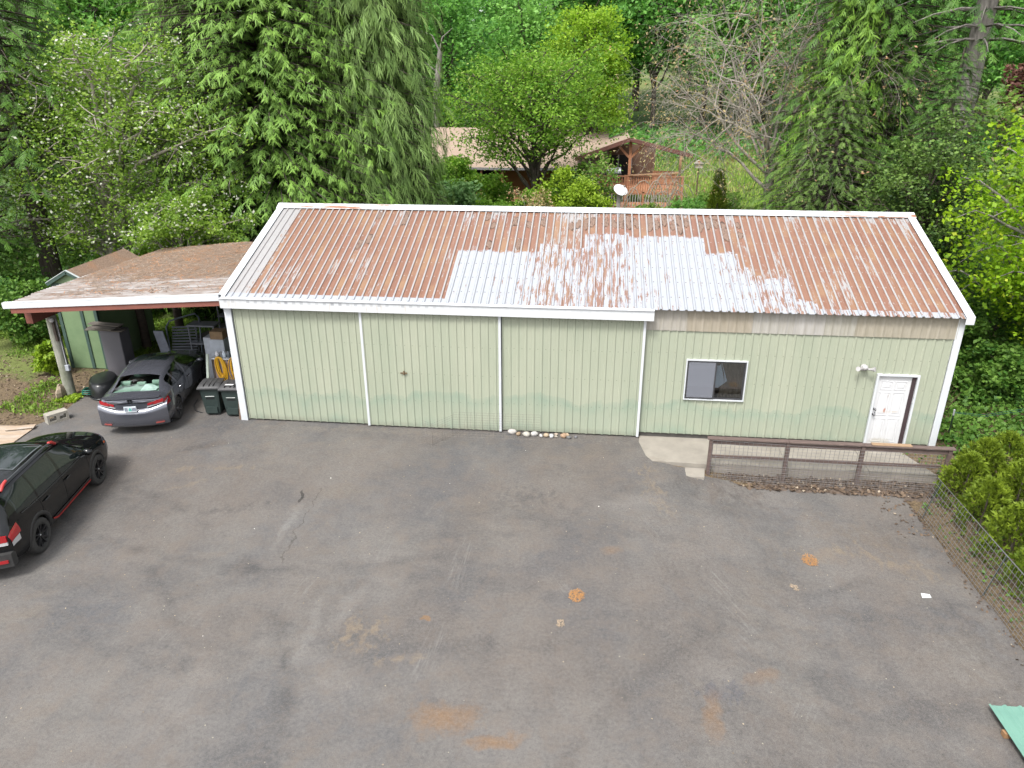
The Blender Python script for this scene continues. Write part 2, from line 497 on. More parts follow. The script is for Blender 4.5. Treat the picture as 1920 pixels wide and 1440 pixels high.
        d = t.math('SQRT', t.math('ADD', t.math('POWER', t.math('DIVIDE', s[0], rx), 2.0), t.math('POWER', t.math('DIVIDE', s[1], ry), 2.0)))
        d = t.math('ADD', t.math('MULTIPLY', d, .62 if rag > .6 else 1.0), t.math('MULTIPLY', ragn, 1.5*rag))
        if rag > .9: d = t.math('ADD', d, t.math('MULTIPLY', rag2, .9))
        fac = t.math('MULTIPLY', t.ramp(d, [(0.1, 1), (.62, .55), (1.0, 0)] if rag > .6 else [(.55, 1), (.8, 0)]), k*(.72 if rag > .6 else 1))
        col = t.mix(fac, col, c)
    # pale scuff marks in short parallel strokes
    for (cx, cyy, an, ln, k_) in ((12.1, -5.9, -62, .5, .5), (12.35, -6.7, -62, .5, .45), (12.25, -7.4, -60, .3, .3), (9.0, -6.3, -58, .5, .3), (4.3, -6.9, 80, .4, .35), (5.6, -5.6, 85, .6, .3), (7.1, -5.9, 88, 1.0, .4), (7.0, -8.3, 86, .8, .4), (2.6, -8.2, 75, .5, .3), (13.0, -8.7, 60, .35, .35), (6.3, -4.0, 70, .5, .25), (10.9, -4.2, -70, .5, .3)):
        m = t.mapping(p, (1, 1, 1), loc=(-cx, -cyy, 0)); vr = t.n('VectorRotate', rotation_type='Z_AXIS'); t.set(vr.inputs['Vector'], m); vr.inputs['Angle'].default_value = -R(an); s = t.sep(vr.outputs[0])
        e = t.ramp(t.math('DIVIDE', t.math('ABSOLUTE', s[0]), ln), [(.5, 1), (1, 0)]); w_ = t.ramp(t.math('DIVIDE', t.math('ABSOLUTE', s[1]), .22), [(.5, 1), (1, 0)])
        st_ = t.ramp(t.noise(t.comb(t.math('MULTIPLY', s[0], 1.6), t.math('MULTIPLY', s[1], 22.0), cx), 1, 3, .6), [(.48, 0), (.66, 1)])
        col = t.mix(t.math('MULTIPLY', t.math('MULTIPLY', e, w_), t.math('MULTIPLY', st_, k_)), col, rgbk(.30, .29, .275))
    # cracks
    for (a, b, c0) in (((3.38, -3.4), (3.55, -6.2), .45),):
        L = math.dist(a, b); an = math.atan2(b[1]-a[1], b[0]-a[0])
        m = t.mapping(pw, (1, 1, 1), loc=(-(a[0]+.27), -(a[1]+.27), 0))
        vr = t.n('VectorRotate', rotation_type='Z_AXIS'); t.set(vr.inputs['Vector'], m); vr.inputs['Angle'].default_value = -an
        s = t.sep(vr.outputs[0])
        w = t.math('LESS_THAN', t.math('ABSOLUTE', s[1]), 0.014)
        e = t.math('MULTIPLY', t.math('GREATER_THAN', s[0], 0.0), t.math('LESS_THAN', s[0], L))
        col = t.mix(t.math('MULTIPLY', t.math('MULTIPLY', w, e), c0), col, rgbk(.03, .022, .015))
    med = t.noise(p, 17, 4, 0.75); bro = t.noise(pw, 2.3, 5, .7)
    col = t.mix(t.ramp(med, [(0.28, 0.38), (0.5, 0.0)]), col, rgbk(0.04, 0.039, 0.04))
    col = t.mix(t.ramp(med, [(0.5, 0.0), (0.74, 0.4)]), col, rgbk(0.27, 0.255, 0.235))
    col = t.mix(t.ramp(bro, [(0.47, 0.0), (0.7, 0.5)]), col, rgbk(0.19, 0.155, 0.128))
    col = t.mix(t.ramp(grit, [(0.36, 0.5), (0.5, 0.0)]), col, rgbk(0.02, 0.02, 0.02))
    col = t.mix(t.ramp(grit, [(0.55, 0.0), (0.72, 0.5)]), col, rgbk(0.30, 0.29, 0.27))
    vo = t.voronoi(p, 2.6); spk = t.math('LESS_THAN', vo, 0.03)
    col = t.mix(t.math('MULTIPLY', spk, 0.8), col, rgbk(0.42, 0.38, 0.3))
    nor = t.bump(t.math('ADD', grit, t.math('MULTIPLY', fine, 1.5)), 0.35, 0.012)
    rough = t.ramp(mid, [(0.3, 0.72), (0.7, 0.9)])
    return t.finish(t.bsdf(col, rough, 0, nor, 0.35))
M_ASPHALT = asphalt_material()
o = sheet('asphalt_yard', ASR, 0.3, h_yard, (-26.4, 17.6, -32.4, 8.6), M_ASPHALT)
struct(o); o['label'] = 'weathered grey asphalt yard with stains and dust streaks'

# ------------------------------------------------------------------ colours shared by the barn
WHITE = simple('white_trim_paint', rgb(.60, .62, .64), rgb(.54, .57, .59), 0.45, 3, bump=0.05, dirt=rgb(.40, .38, .34), dirt_amt=.22)
RIB = 18.29/90

def wall_material():
    t = NT('green_corrugated_steel')
    p = t.obj(); s = t.sep(p)
    n = t.noise(t.mapping(p, (1, 1, .35)), 1.3, 5, 0.6)
    col = t.mix(t.ramp(n, [(.3, 0), (.7, 1)]), rgbk(.415, .455, .345), rgbk(.475, .50, .385))
    # weathered blue-green bloom in a loose belt and towards the foot
    zz = t.math('ADD', s[2], t.math('MULTIPLY', t.math('SUBTRACT', t.noise(t.mapping(p, (1, 1, .6)), .9, 5, .6), .5), 1.2))
    belt = t.ramp(zz, [(0.0, .75), (.16, .35), (.30, .12), (.62, .25), (.86, .6), (1.0, .25), (1.35, 0)])
    wn_ = t.noise(t.mapping(p, (1.2, 1, .5), loc=(3, 0, 1)), 1.6, 5, .65)
    col = t.mix(t.math('MULTIPLY', belt, t.ramp(wn_, [(.3, .35), (.65, 1)])), col, rgbk(.25, .37, .29))
    # grime runs
    g = t.noise(t.mapping(p, (9, 1, .35)), 2.0, 4, .6)
    col = t.mix(t.ramp(g, [(.58, 0), (.8, .28)]), col, rgbk(.30, .31, .23))
    f = t.noise(p, 14, 4, .7); col = t.mix(t.ramp(f, [(.56, 0), (.78, .16)]), col, rgbk(.56, .58, .5))
    oi = t.n('ObjectInfo'); col = t.mix(t.math('MULTIPLY', oi.outputs['Random'], .16), col, rgbk(.34, .39, .30)); mud = t.ramp(t.math('ADD', s[2], t.math('MULTIPLY', t.noise(p, 6, 5, .7), .28)), [(.16, .55), (.34, 0)]); col = t.mix(mud, col, rgbk(.27, .25, .19))
    # screw heads in rows
    fx = t.math('ABSOLUTE', t.math('SUBTRACT', t.math('FRACT', t.math('DIVIDE', t.math('ADD', s[0], .055), RIB)), .5))
    fz = t.math('ABSOLUTE', t.math('SUBTRACT', t.math('FRACT', t.math('DIVIDE', t.math('ADD', s[2], .35), .78)), .5))
    sc = t.math('MULTIPLY', t.math('LESS_THAN', fx, .055), t.math('LESS_THAN', fz, .0135))
    col = t.mix(t.math('MULTIPLY', sc, .55), col, rgbk(.16, .18, .13))
    return t.finish(t.bsdf(col, t.ramp(n, [(.3, .5), (.7, .65)]), 0, t.bump(t.noise(p, 1.8, 3), .22, .04), .3))
M_WALL = wall_material()

def roof_material():
    t = NT('rusted_roof_steel')
    p = t.obj(); s = t.sep(p)
    x, y = s[0], s[1]
    ph = t.math('FRACT', t.math('ADD', t.math('DIVIDE', x, RIB), 100.0))          # 0.5 = middle of a flat
    ix = t.math('FLOOR', t.math('ADD', t.math('DIVIDE', x, RIB), 100.0))
    rib = t.math('GREATER_THAN', t.math('ABSOLUTE', t.math('SUBTRACT', ph, .5)), .385)
    wob = t.noise(p, 9, 5, .7)
    # rust tones
    perrib = t.noise(t.comb(t.math('MULTIPLY', ix, 3.17), 0.0, 0.0), 1.0, 0)
    streak = t.noise(t.comb(t.math('MULTIPLY', x, 16.0), t.math('MULTIPLY', y, .55), t.math('MULTIPLY', ix, 1.7)), 1.0, 5, .65)
    rust = t.mix(t.ramp(streak, [(.3, 0), (.7, 1)]), rgbr(.285, .135, .09), rgbr(.42, .22, .15))
    rust = t.mix(t.ramp(t.noise(t.comb(t.math('MULTIPLY', ix, 7.3), y, 0.0), .7, 4, .6), [(.50, 0), (.66, .8)]), rust, rgbr(.47, .29, .16))
    rust = t.mix(t.ramp(t.noise(p, 30, 4, .7), [(.45, 0), (.75, .25)]), rust, rgbr(.42, .27, .19))
    # old galvanised paint still on the ribs and in ragged flecks on some flats
    galv = t.mix(wob, rgbr(.46, .45, .44), rgbr(.60, .59, .575))
    fl = t.noise(t.comb(t.math('MULTIPLY', x, 24.0), t.math('MULTIPLY', y, 2.4), t.math('MULTIPLY', ix, 5.1)), 1.0, 6, .75)
    fl = t.math('ADD', fl, t.math('MULTIPLY', t.math('SUBTRACT', t.noise(t.comb(t.math('MULTIPLY', ix, 2.37), t.math('MULTIPLY', y, .35), 4.0), 1.0, 2), .5), .75))
    # flats near the ridge kept more paint; the lower left corner too
    top = t.ramp(t.math('DIVIDE', y, 4.4), [(.80, 0.0), (1.0, .30)])
    midx = t.ramp(t.math('DIVIDE', x, 18.3), [(.28, 0.0), (.42, .62), (.85, .5), (1, .75)])
    fl = t.math('ADD', fl, t.math('MULTIPLY', top, midx))
    edge = t.ramp(t.math('ADD', x, t.math('MULTIPLY', t.math('SUBTRACT', wob, .5), .9)), [(.28, .45), (.75, 0)])
    fl = t.math('ADD', fl, edge)
    oi = t.n('ObjectInfo'); fl = t.math('ADD', fl, t.math('MULTIPLY', t.math('SUBTRACT', oi.outputs['Random'], .5), .10)); rust = t.mix(t.math('MULTIPLY', oi.outputs['Random'], .3), rust, rgbr(.46, .27, .16))
    col = t.mix(t.ramp(fl, [(.625, 0), (.67, 1)]), rust, galv)
    ribw = t.noise(t.comb(t.math('MULTIPLY', ix, 9.1), t.math('MULTIPLY', y, 1.3), 0.0), 1.0, 6, .7)
    ribcol = t.mix(t.ramp(ribw, [(.60, 0), (.72, .75)]), galv, rgbr(.38, .24, .16))
    col = t.mix(rib, col, ribcol)
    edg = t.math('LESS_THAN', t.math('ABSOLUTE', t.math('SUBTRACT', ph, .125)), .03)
    col = t.mix(t.math('MULTIPLY', edg, .45), col, rgbr(.16, .085, .06))  # shadow line of each rib, painted into the rust zones
    # the patch that was painted white: its upper edge steps along the length
    st = [(-1, 0), (5.86, .49), (7.9, .58), (8.6, .54), (9.2, .70), (10.4, .66), (10.9, .69), (12.42, .52), (13.22, .36), (13.5, .28), (14.52, .06), (15.0, 0)]
    edgev = t.ramp(t.math('DIVIDE', t.math('MULTIPLY', t.math('ADD', t.math('FLOOR', t.math('ADD', t.math('DIVIDE', x, RIB), .5)), 0.02), RIB), 18.3),
                   [(max(0, a/18.3), b) for a, b in st], 'CONSTANT')
    # each flat was brushed to a different height
    jig = t.math('MULTIPLY', t.math('SUBTRACT', t.noise(t.comb(t.math('MULTIPLY', ix, 4.4), 0.0, 7.0), 1.0, 0), .5), .10)
    wob2 = t.math('MULTIPLY', t.math('SUBTRACT', t.noise(p, 12, 5, .75), .5), .10)
    v = t.math('DIVIDE', y, 4.4)
    patch = t.math('LESS_THAN', v, t.math('ADD', edgev, t.math('MULTIPLY', t.math('ADD', jig, wob2), t.math('GREATER_THAN', edgev, .02))))
    # worn streaks through the white paint, heaviest around the middle
    ctr = t.ramp(t.math('DIVIDE', x, 18.3), [(.31, 0.0), (.40, .02), (.45, .13), (.55, .14), (.60, .03), (.68, .02), (.75, .12), (.83, .13)])
    wr = t.noise(t.comb(t.math('MULTIPLY', x, 15.0), t.math('MULTIPLY', y, 1.5), t.math('MULTIPLY', ix, 2.9)), 1.0, 6, .72)
    worn = t.ramp(t.math('ADD', wr, ctr), [(.635, 0), (.665, 1)])
    wht = t.mix(t.noise(p, 5, 5, .7), rgbr(.63, .66, .69), rgbr(.52, .55, .59))
    fx = t.math('LESS_THAN', t.math('ABSOLUTE', t.math('SUBTRACT', ph, .36)), .07)
    fy = t.math('LESS_THAN', t.math('ABSOLUTE', t.math('SUBTRACT', t.math('FRACT', t.math('DIVIDE', y, .62)), .5)), .028)
    wht = t.mix(t.math('MULTIPLY', fx, fy), wht, rgbr(.25, .24, .25))
    rib_shade_dirt = t.math('LESS_THAN', t.math('ABSOLUTE', t.math('SUBTRACT', t.math('ABSOLUTE', t.math('SUBTRACT', ph, .5)), .345)), .035)
    wht = t.mix(t.math('MULTIPLY', rib_shade_dirt, .5), wht, rgbr(.34, .34, .36))  # grey line along the rib edges: dirt plus painted rib shade
    pc = t.mix(t.math('MULTIPLY', worn, .92), wht, rust)
    col = t.mix(patch, col, pc)
    scr = t.math('MULTIPLY', t.math('MULTIPLY', fx, fy), t.math('SUBTRACT', 1.0, patch))
    col = t.mix(t.math('MULTIPLY', scr, .7), col, rgbr(.6, .55, .5))
    rough = t.mix(patch, rgbr(.62, .62, .62), rgbr(.42, .42, .42))
    nor = t.bump(t.math('ADD', t.noise(p, 40, 3), fl), .12, .006)
    return t.finish(t.bsdf(col, rough, 0, nor, .35))
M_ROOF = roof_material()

# ------------------------------------------------------------------ the barn
barn = thing('metal_barn', 'long green metal barn with rusty ribbed roof and white trim', 'barn', (0, 0, 0))
L, D, HE, HR = 18.29, 4.4, 3.62, 5.15
SL = (HR-HE)/D
def zroof(y): return HE + SL*min(y, 2*D-y)

def rib_profile(x0, n, h, flat_first=True, top=.17, foot=.10):
    """list of (x, height): n rib pitches starting at x0; ribs are centred on the pitch borders"""
    pts = []
    for k in range(n):
        a = x0+k*RIB
        pts += [(a, h), (a+top/2*RIB, h), (a+(top/2+foot)*RIB, 0), (a+(1-top/2-foot)*RIB, 0), (a+(1-top/2)*RIB, h)]
    pts.append((x0+n*RIB, h))
    return pts

def roof_panel(x0, n, back):
    b = MB(); P = rib_profile(x0, n, .028)
    rows = []
    ys = [-.2, 1.0, 2.2, 3.4, 4.38]
    for y in ys:
        yy = 2*D-y if back else y
        zz = HE+SL*y
        rows.append([(x, yy, zz+h) for x, h in P])
    b.grid(rows, smooth=False)
    if not back:                                   # cut edge at the eave shows the sheet's thickness
        b.grid([[(x, -.2, HE-SL*.2+h) for x, h in P], [(x, -.2, HE-SL*.2+h-.012) for x, h in P]], smooth=False)
    return b
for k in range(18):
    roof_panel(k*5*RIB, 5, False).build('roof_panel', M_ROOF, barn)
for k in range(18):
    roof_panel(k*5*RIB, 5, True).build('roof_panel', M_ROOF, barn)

# trim
def trim(): return MB()
b = MB()
for sgn in (1, -1):
    P0 = (-.12, 4.4-sgn*.02, HR+.055); 
rc = [[(x, 4.4-.26, HR-.26*SL+.045), (x, 4.4-.03, HR+.06), (x, 4.4+.03, HR+.06), (x, 4.4+.26, HR-.26*SL+.045), (x, 4.4+.26, HR-.26*SL+.03)] for x in np.linspace(-.16, L+.16, 14)]
def ridge_material():
    t = NT('ridge_cap_paint'); p = t.obj()
    f = t.noise(t.mapping(p, (.35, 3, 3)), 1.6, 6, .7)
    col = t.mix(t.ramp(f, [(.56, 0), (.60, 1)]), rgbk(.72, .75, .78), rgbk(.36, .18, .11))
    return t.finish(t.bsdf(col, .5))
b.grid(rc, smooth=False); b.build('ridge_cap', ridge_material(), barn)
for xs, nm in ((-.13, 'l'), (L+.13, 'r')):
    d = 1 if xs > 0 else -1
    b = MB()
    for back in (False, True):
        rows = []
        for y in (-.22, 1.5, 3.0, 4.4):
            yy = 2*D-y if back else y; z = HE+SL*y
            rows.append([(xs-d*.20, yy, z+.03), (xs-d*.20, yy, z+.046), (xs, yy, z+.046), (xs, yy, z-.14), (xs-d*.015, yy, z-.14)])
        b.grid(rows, smooth=False)
    b.add([(xs-d*.2, -.22, HE-SL*.22+.045), (xs, -.22, HE-SL*.22+.045), (xs, -.22, HE-SL*.22-.14), (xs-d*.2, -.22, HE-SL*.22-.14)], [(0, 1, 2, 3)])
    b.build('rake_trim', WHITE, barn)

def fascia_material():
    t = NT('stained_white_fascia'); p = t.obj(); s = t.sep(p)
    col = t.mix(t.noise(p, 2, 5), rgbk(.80, .82, .84), rgbk(.72, .75, .77))
    ph = t.math('FRACT', t.math('ADD', t.math('DIVIDE', s[0], RIB), 100.0))
    ix = t.math('FLOOR', t.math('ADD', t.math('DIVIDE', s[0], RIB), 100.0))
    r = t.noise(t.comb(t.math('MULTIPLY', ix, 5.7), 0.0, 0.0), 1, 1)
    left = t.ramp(t.math('DIVIDE', s[0], 18.3), [(.26, 1.0), (.33, .12)])        # drip marks only under the rusted half
    m = t.math('MULTIPLY', t.math('LESS_THAN', t.math('ABSOLUTE', t.math('SUBTRACT', ph, .5)), .2), t.math('LESS_THAN', t.math('ABSOLUTE', t.math('SUBTRACT', s[2], 3.475)), .033))
    m = t.math('MULTIPLY', t.math('MULTIPLY', m, t.ramp(r, [(.35, .1), (.6, .75)])), left)
    col = t.mix(m, col, rgbk(.33, .34, .37))
    dr = t.noise(t.comb(t.math('MULTIPLY', s[0], 13.0), 0.0, t.math('MULTIPLY', s[2], .8)), 1, 4, .7)
    dm = t.math('MULTIPLY', t.ramp(dr, [(.56, 0), (.72, .75)]), t.math('MULTIPLY', left, t.ramp(t.math('SUBTRACT', 3.52, s[2]), [(0, 0), (.05, 1), (.16, .9), (.25, .1)])))
    col = t.mix(dm, col, rgbk(.55, .42, .28))
    return t.finish(t.bsdf(col, .45))
M_FASCIA = fascia_material()
b = MB()
b.prism([(-.30, 3.285), (-.30, 3.535), (-.335, 3.55), (-.19, 3.565), (-.05, 3.545), (-.05, 3.285)], (-.06, 11.02), 'X')
b.build('door_track_cover', M_FASCIA, barn)

def wall_panel(x0, n, y, z0, z1, holes=(), h=.02, sgn=-1):
    b = MB(); P = rib_profile(x0, n, h, top=.16, foot=.10)
    xs = [p[0] for p in P]
    def hz(x): return float(np.interp(x, xs, [p[1] for p in P]))
    zs = sorted(set([z0, z1]+[v for hh in holes for v in hh[2:] if z0 < v < z1]))
    ex = sorted(set(xs+[v for hh in holes for v in hh[:2] if xs[0] < v < xs[-1]]))
    for i in range(len(ex)-1):
        for j in range(len(zs)-1):
            cx, cz = (ex[i]+ex[i+1])/2, (zs[j]+zs[j+1])/2
            if any(q[0] < cx < q[1] and q[2] < cz < q[3] for q in holes): continue
            a, c = ex[i], ex[i+1]
            b.add([(a, y+sgn*hz(a), zs[j]), (c, y+sgn*hz(c), zs[j]), (c, y+sgn*hz(c), zs[j+1]), (a, y+sgn*hz(a), zs[j+1])], [(0, 1, 2, 3)])
    return b
WIN = (11.95, 13.42, 1.15, 2.20); DOOR = (16.62, 17.53, -.05, 1.97)
# right wall of steel sheets
x = 10.83
npan = 7
for k in range(npan):
    n = 5 if k < 6 else 6
    b = wall_panel(x, n, 0.0, .115, 3.03, (WIN, DOOR)); x += n*RIB
    b.build('wall_panel', M_WALL, barn)
# translucent fibreglass band above it
fibre = []
for i, c in enumerate(((.50, .47, .42), (.46, .41, .33), (.52, .50, .46), (.54, .52, .49), (.50, .48, .42), (.46, .42, .34))):
    t = NT('fibreglass_%d' % i); p = t.obj()
    col = t.mix(t.ramp(t.noise(t.mapping(p, (5, 1, .6)), 2.2, 5, .65), [(.35, 0), (.7, 1)]), rgbk(*c), rgbk(c[0]*.78, c[1]*.77, c[2]*.72))
    col = t.mix(t.ramp(t.math('ADD', t.sep(p)[2], t.math('MULTIPLY', t.noise(p, 3, 4), .25)), [(3.12/4 if False else 0.0, 0.0), (1.0, 0.0)]), col, rgbk(.3, .3, .28))
    fibre.append(t.finish(t.bsdf(col, .5, 0, None, .4)))
xs_f = [10.86, 11.85, 13.4, 14.4, 15.1, 15.85, 18.17]
for i in range(6):
    n = max(1, int(round((xs_f[i+1]-xs_f[i])/RIB)))
    b = MB()
    P = [(xs_f[i]+(xs_f[i+1]-xs_f[i]+.02)*k/(n*4), .016*(.5+.5*math.cos(2*math.pi*k/4)) if k % 4 in (0,) else 0) for k in range(n*4+1)]
    b.grid([[(a, -.028-.004*(i % 2)-h, 2.97) for a, h in P], [(a, -.028-.004*(i % 2)-h, 3.56) for a, h in P]], smooth=False)
    b.build('skylight_panel', fibre[i], barn)
# sliding doors with white edge strips, hung in front of the wall
door_x = [(.13, 3.66, -.10), (3.60, 7.22, -.16), (7.22, 10.84, -.10)]
for i, (a, c, yy) in enumerate(door_x):
    dr = None
    b = MB(); b.box(a+.01, c-.01, yy+.004, yy+.05, .05, 3.30)
    dr = b.build('sliding_door', simple('door_frame_dark%d' % i, rgbk(.08, .09, .08), None, .7), barn)
    n = int((c-a-.1)/RIB); w0 = a+.04
    scale = (c-a-.08)/(n*RIB)
    k = 0; xx = w0
    while k < n:
        m = min(5, n-k)
        pb = wall_panel(xx, m, yy-.004, .045, 3.32)
        pb.build('door_sheet', M_WALL, dr); xx += m*RIB; k += m
    rem = (c-.04)-xx
    if rem > .02:
        MB().add([(xx, yy-.024, .045), (xx+.015, yy-.024, .045), (xx+.015, yy-.024, 3.32), (xx, yy-.024, 3.32)], [(0, 1, 2, 3)]).add(
            [(xx+.015, yy-.024, .045), (xx+.025, yy-.006, .045), (xx+.025, yy-.006, 3.32), (xx+.015, yy-.024, 3.32)], [(0, 1, 2, 3)]).add(
            [(xx+.025, yy-.006, .045), (c-.03, yy-.006, .045), (c-.03, yy-.006, 3.32), (xx+.025, yy-.006, 3.32)], [(0, 1, 2, 3)]).build('door_sheet', M_WALL, dr)
    if i == 1:
        MB().bevbox(a-.025, a+.04, yy-.04, yy+.045, .03, 3.30, .006).build('edge_strip', WHITE, dr)
    MB().bevbox(c-.045, c+.02, yy-.042, yy+.045, .03, 3.29, .006).build('edge_strip', WHITE, dr)
    if i == 1:
        hb = MB()
        cx0 = 4.66
        hb.bevbox(cx0-.09, cx0+.09, yy-.05, yy-.026, 1.60, 1.635, .005); hb.tube([(cx0+.01, yy-.035, 1.66), (cx0+.01, yy-.075, 1.65), (cx0+.01, yy-.07, 1.58)], .012, 6)
        hb.box(cx0-.015, cx0+.03, yy-.045, yy-.026, 1.57, 1.68)
        hb.build('door_latch', simple('rusty_latch', rgbk(.16, .11, .06), rgbk(.28, .2, .1), .8), dr)
# corner trims
MB().bevbox(-.05, .14, -.165, .05, .0, 3.30, .006).build('corner_trim', WHITE, barn)
MB().bevbox(L-.13, L+.035, -.045, .12, -.06, 3.50, .006).build('corner_trim', WHITE, barn)
# end walls, back wall, concrete foot
conc = simple('concrete', rgbk(.16, .15, .135), rgbk(.11, .10, .09), .85, 3, bump=.3, dirt=rgbk(.17, .15, .12), dirt_amt=.35)
b = MB(); b.box(.05, 10.83, .004, .25, -.2, .07); b.box(10.83, L-.02, .045, .25, -.2, .13); b.box(.05, .3, .25, 8.7, -.2, .1); b.box(L-.25, L-.02, .25, 8.7, -.2, .1)
b.build('foundation', conc, barn)
for xx, d in ((.03, -1), (L-.03, 1)):
    nP = 86; ys = [k*.1023 for k in range(nP+1)]
    rows0 = []; rows1 = []
    for k, y in enumerate(ys):
        off = d*.018*(1 if k % 2 == 0 else 0)
        rows0.append((xx+off, y, .02)); rows1.append((xx+off, y, min(zroof(y)-.02, HR)))
    MB().grid([rows0, rows1], smooth=False).build('end_wall', M_WALL, barn)
MB().grid([[(0.03, 8.78, 0), (L-.03, 8.78, 0)], [(.03, 8.78, HE-.02), (L-.03, 8.78, HE-.02)]], False).build('rear_wall', M_WALL, barn)

# window
alum = simple('dark_aluminium', rgbk(.16, .16, .17), rgbk(.11, .11, .12), .45, metal=.6)
def glass_mat(name, tint=(.9, .95, .93), alpha=.2, rough=.03):
    """window glass as a mix of clear and mirror-like, so what lies behind stays lit"""
    t = NT(name)
    tr = t.n('BsdfTransparent'); tr.inputs[0].default_value = (*tint, 1)
    gl = t.n('BsdfGlossy'); gl.inputs[0].default_value = (1, 1, 1, 1); gl.inputs['Roughness'].default_value = rough
    fr = t.n('Fresnel'); fr.inputs[0].default_value = 1.5
    mx = t.n('MixShader'); t.set(mx.inputs[0], t.math('ADD', t.math('MULTIPLY', fr.outputs[0], 1.0), alpha*.15)); t.t.links.new(tr.outputs[0], mx.inputs[1]); t.t.links.new(gl.outputs[0], mx.inputs[2])
    return t.finish(mx)
M_PANE = glass_mat('window_glass', (.8, .84, .86), .3)
x0, x1, z0, z1 = WIN
wf = MB()
for q in ((x0-.035, x1+.035, z1, z1+.026), (x0-.035, x1+.035, z0-.026, z0), (x0-.035, x0+.006, z0, z1), (x1-.006, x1+.035, z0, z1)):
    wf.box(q[0]+(.012 if q[0] < 12 else 0), q[1]-(.012 if q[1] > 13 else 0), -.06, .01, q[2], q[3])
win = wf.build('window', WHITE, barn)
b = MB()
xm = (x0+x1)/2-.02
for (a, c, yy) in ((x0+.013, xm+.03, -.035), (xm-.02, x1-.013, -.012)):
    for q in ((a, c, z1-.045, z1-.002), (a, c, z0+.002, z0+.05), (a, a+.04, z0+.05, z1-.045), (c-.04, c, z0+.05, z1-.045)):
        b.box(q[0], q[1], yy-.012, yy+.012, q[2], q[3])
b.build('sash', alum, win)
MB().box(x0+.05, xm-.008, -.037, -.033, z0+.05, z1-.045).build('pane', M_PANE, win)
MB().box(xm+.03, x1-.05, -.014, -.010, z0+.05, z1-.045).build('pane', M_PANE, win)
# what shows through it: a curtain pulled to one side, a pale cloth behind, a dark room
room = MB()
room.grid([[(x0-.9, 1.6, .2), (x1+.9, 1.6, .2)], [(x0-.9, 1.6, 3.2), (x1+.9, 1.6, 3.2)]], False)
room.grid([[(x0-.9, .08, .2), (x0-.9, 1.6, .2)], [(x0-.9, .08, 3.2), (x0-.9, 1.6, 3.2)]], False)
room.grid([[(x1+.9, .08, .2), (x1+.9, 1.6, .2)], [(x1+.9, .08, 3.2), (x1+.9, 1.6, 3.2)]], False)
room.grid([[(x0-.9, .08, 3.2), (x0-.9, 1.6, 3.2)], [(x1+.9, .08, 3.2), (x1+.9, 1.6, 3.2)]], False)
room.grid([[(x0-.9, .08, .2), (x0-.9, 1.6, .2)], [(x1+.9, .08, .2), (x1+.9, 1.6, .2)]], False)
room.build('room_lining', simple('dim_room', rgbk(.12, .11, .10), None, .9), barn)
cur = []
for i in range(26):
    u = i/25; row = []
    for j in range(14):
        w = j/13; z = z0-.25+(z1-z0+.35)*w
        left = xm+.10+.16*math.sin(min(1, max(0, (z-z0)/(z1-z0)))*math.pi*.9+.3)*(1-w*.3)-.10*w
        xx = left+(x1+.05-left)*u
        row.append((xx, .085+.03*math.sin(u*34+w*.6), z))
    cur.append(row)
MB().grid(cur).build('curtain', simple('brown_curtain', rgb(.20, .14, .095), rgb(.32, .25, .18), .85, 9, stretch=(3, 3, .6)), barn)
scr = NT('screen_reflection'); tr_ = scr.n('BsdfTransparent'); df_ = scr.n('BsdfDiffuse'); df_.inputs[0].default_value = (.20, .21, .24, 1); mx_ = scr.n('MixShader'); mx_.inputs[0].default_value = .55; scr.t.links.new(tr_.outputs[0], mx_.inputs[1]); scr.t.links.new(df_.outputs[0], mx_.inputs[2])
MB().box(x0+.05, xm-.01, -.050, -.048, z0+.05, z1-.045).build('screen_reflection', scr.finish(mx_), win)  # half-clear grey screen; its tone also paints the pale sky reflection
bl = MB(); bl.grid([[(x0+.02, .04, z0+.33), (xm+.12, .035, z0+.30)], [(x0+.04, .05, z1-.16), (xm+.10, .035, z1-.14)]], False)
bl.grid([[(xm+.12, .035, z0+.30), (xm+.34, .07, z0+.48)], [(xm+.10, .035, z1-.14), (xm+.16, .07, z1-.08)]], False)
bl.build('window_cloth', simple('pale_cloth', rgb(.78, .82, .9), rgb(.66, .7, .78), .8, 4, stretch=(4, 1, 1)), barn)

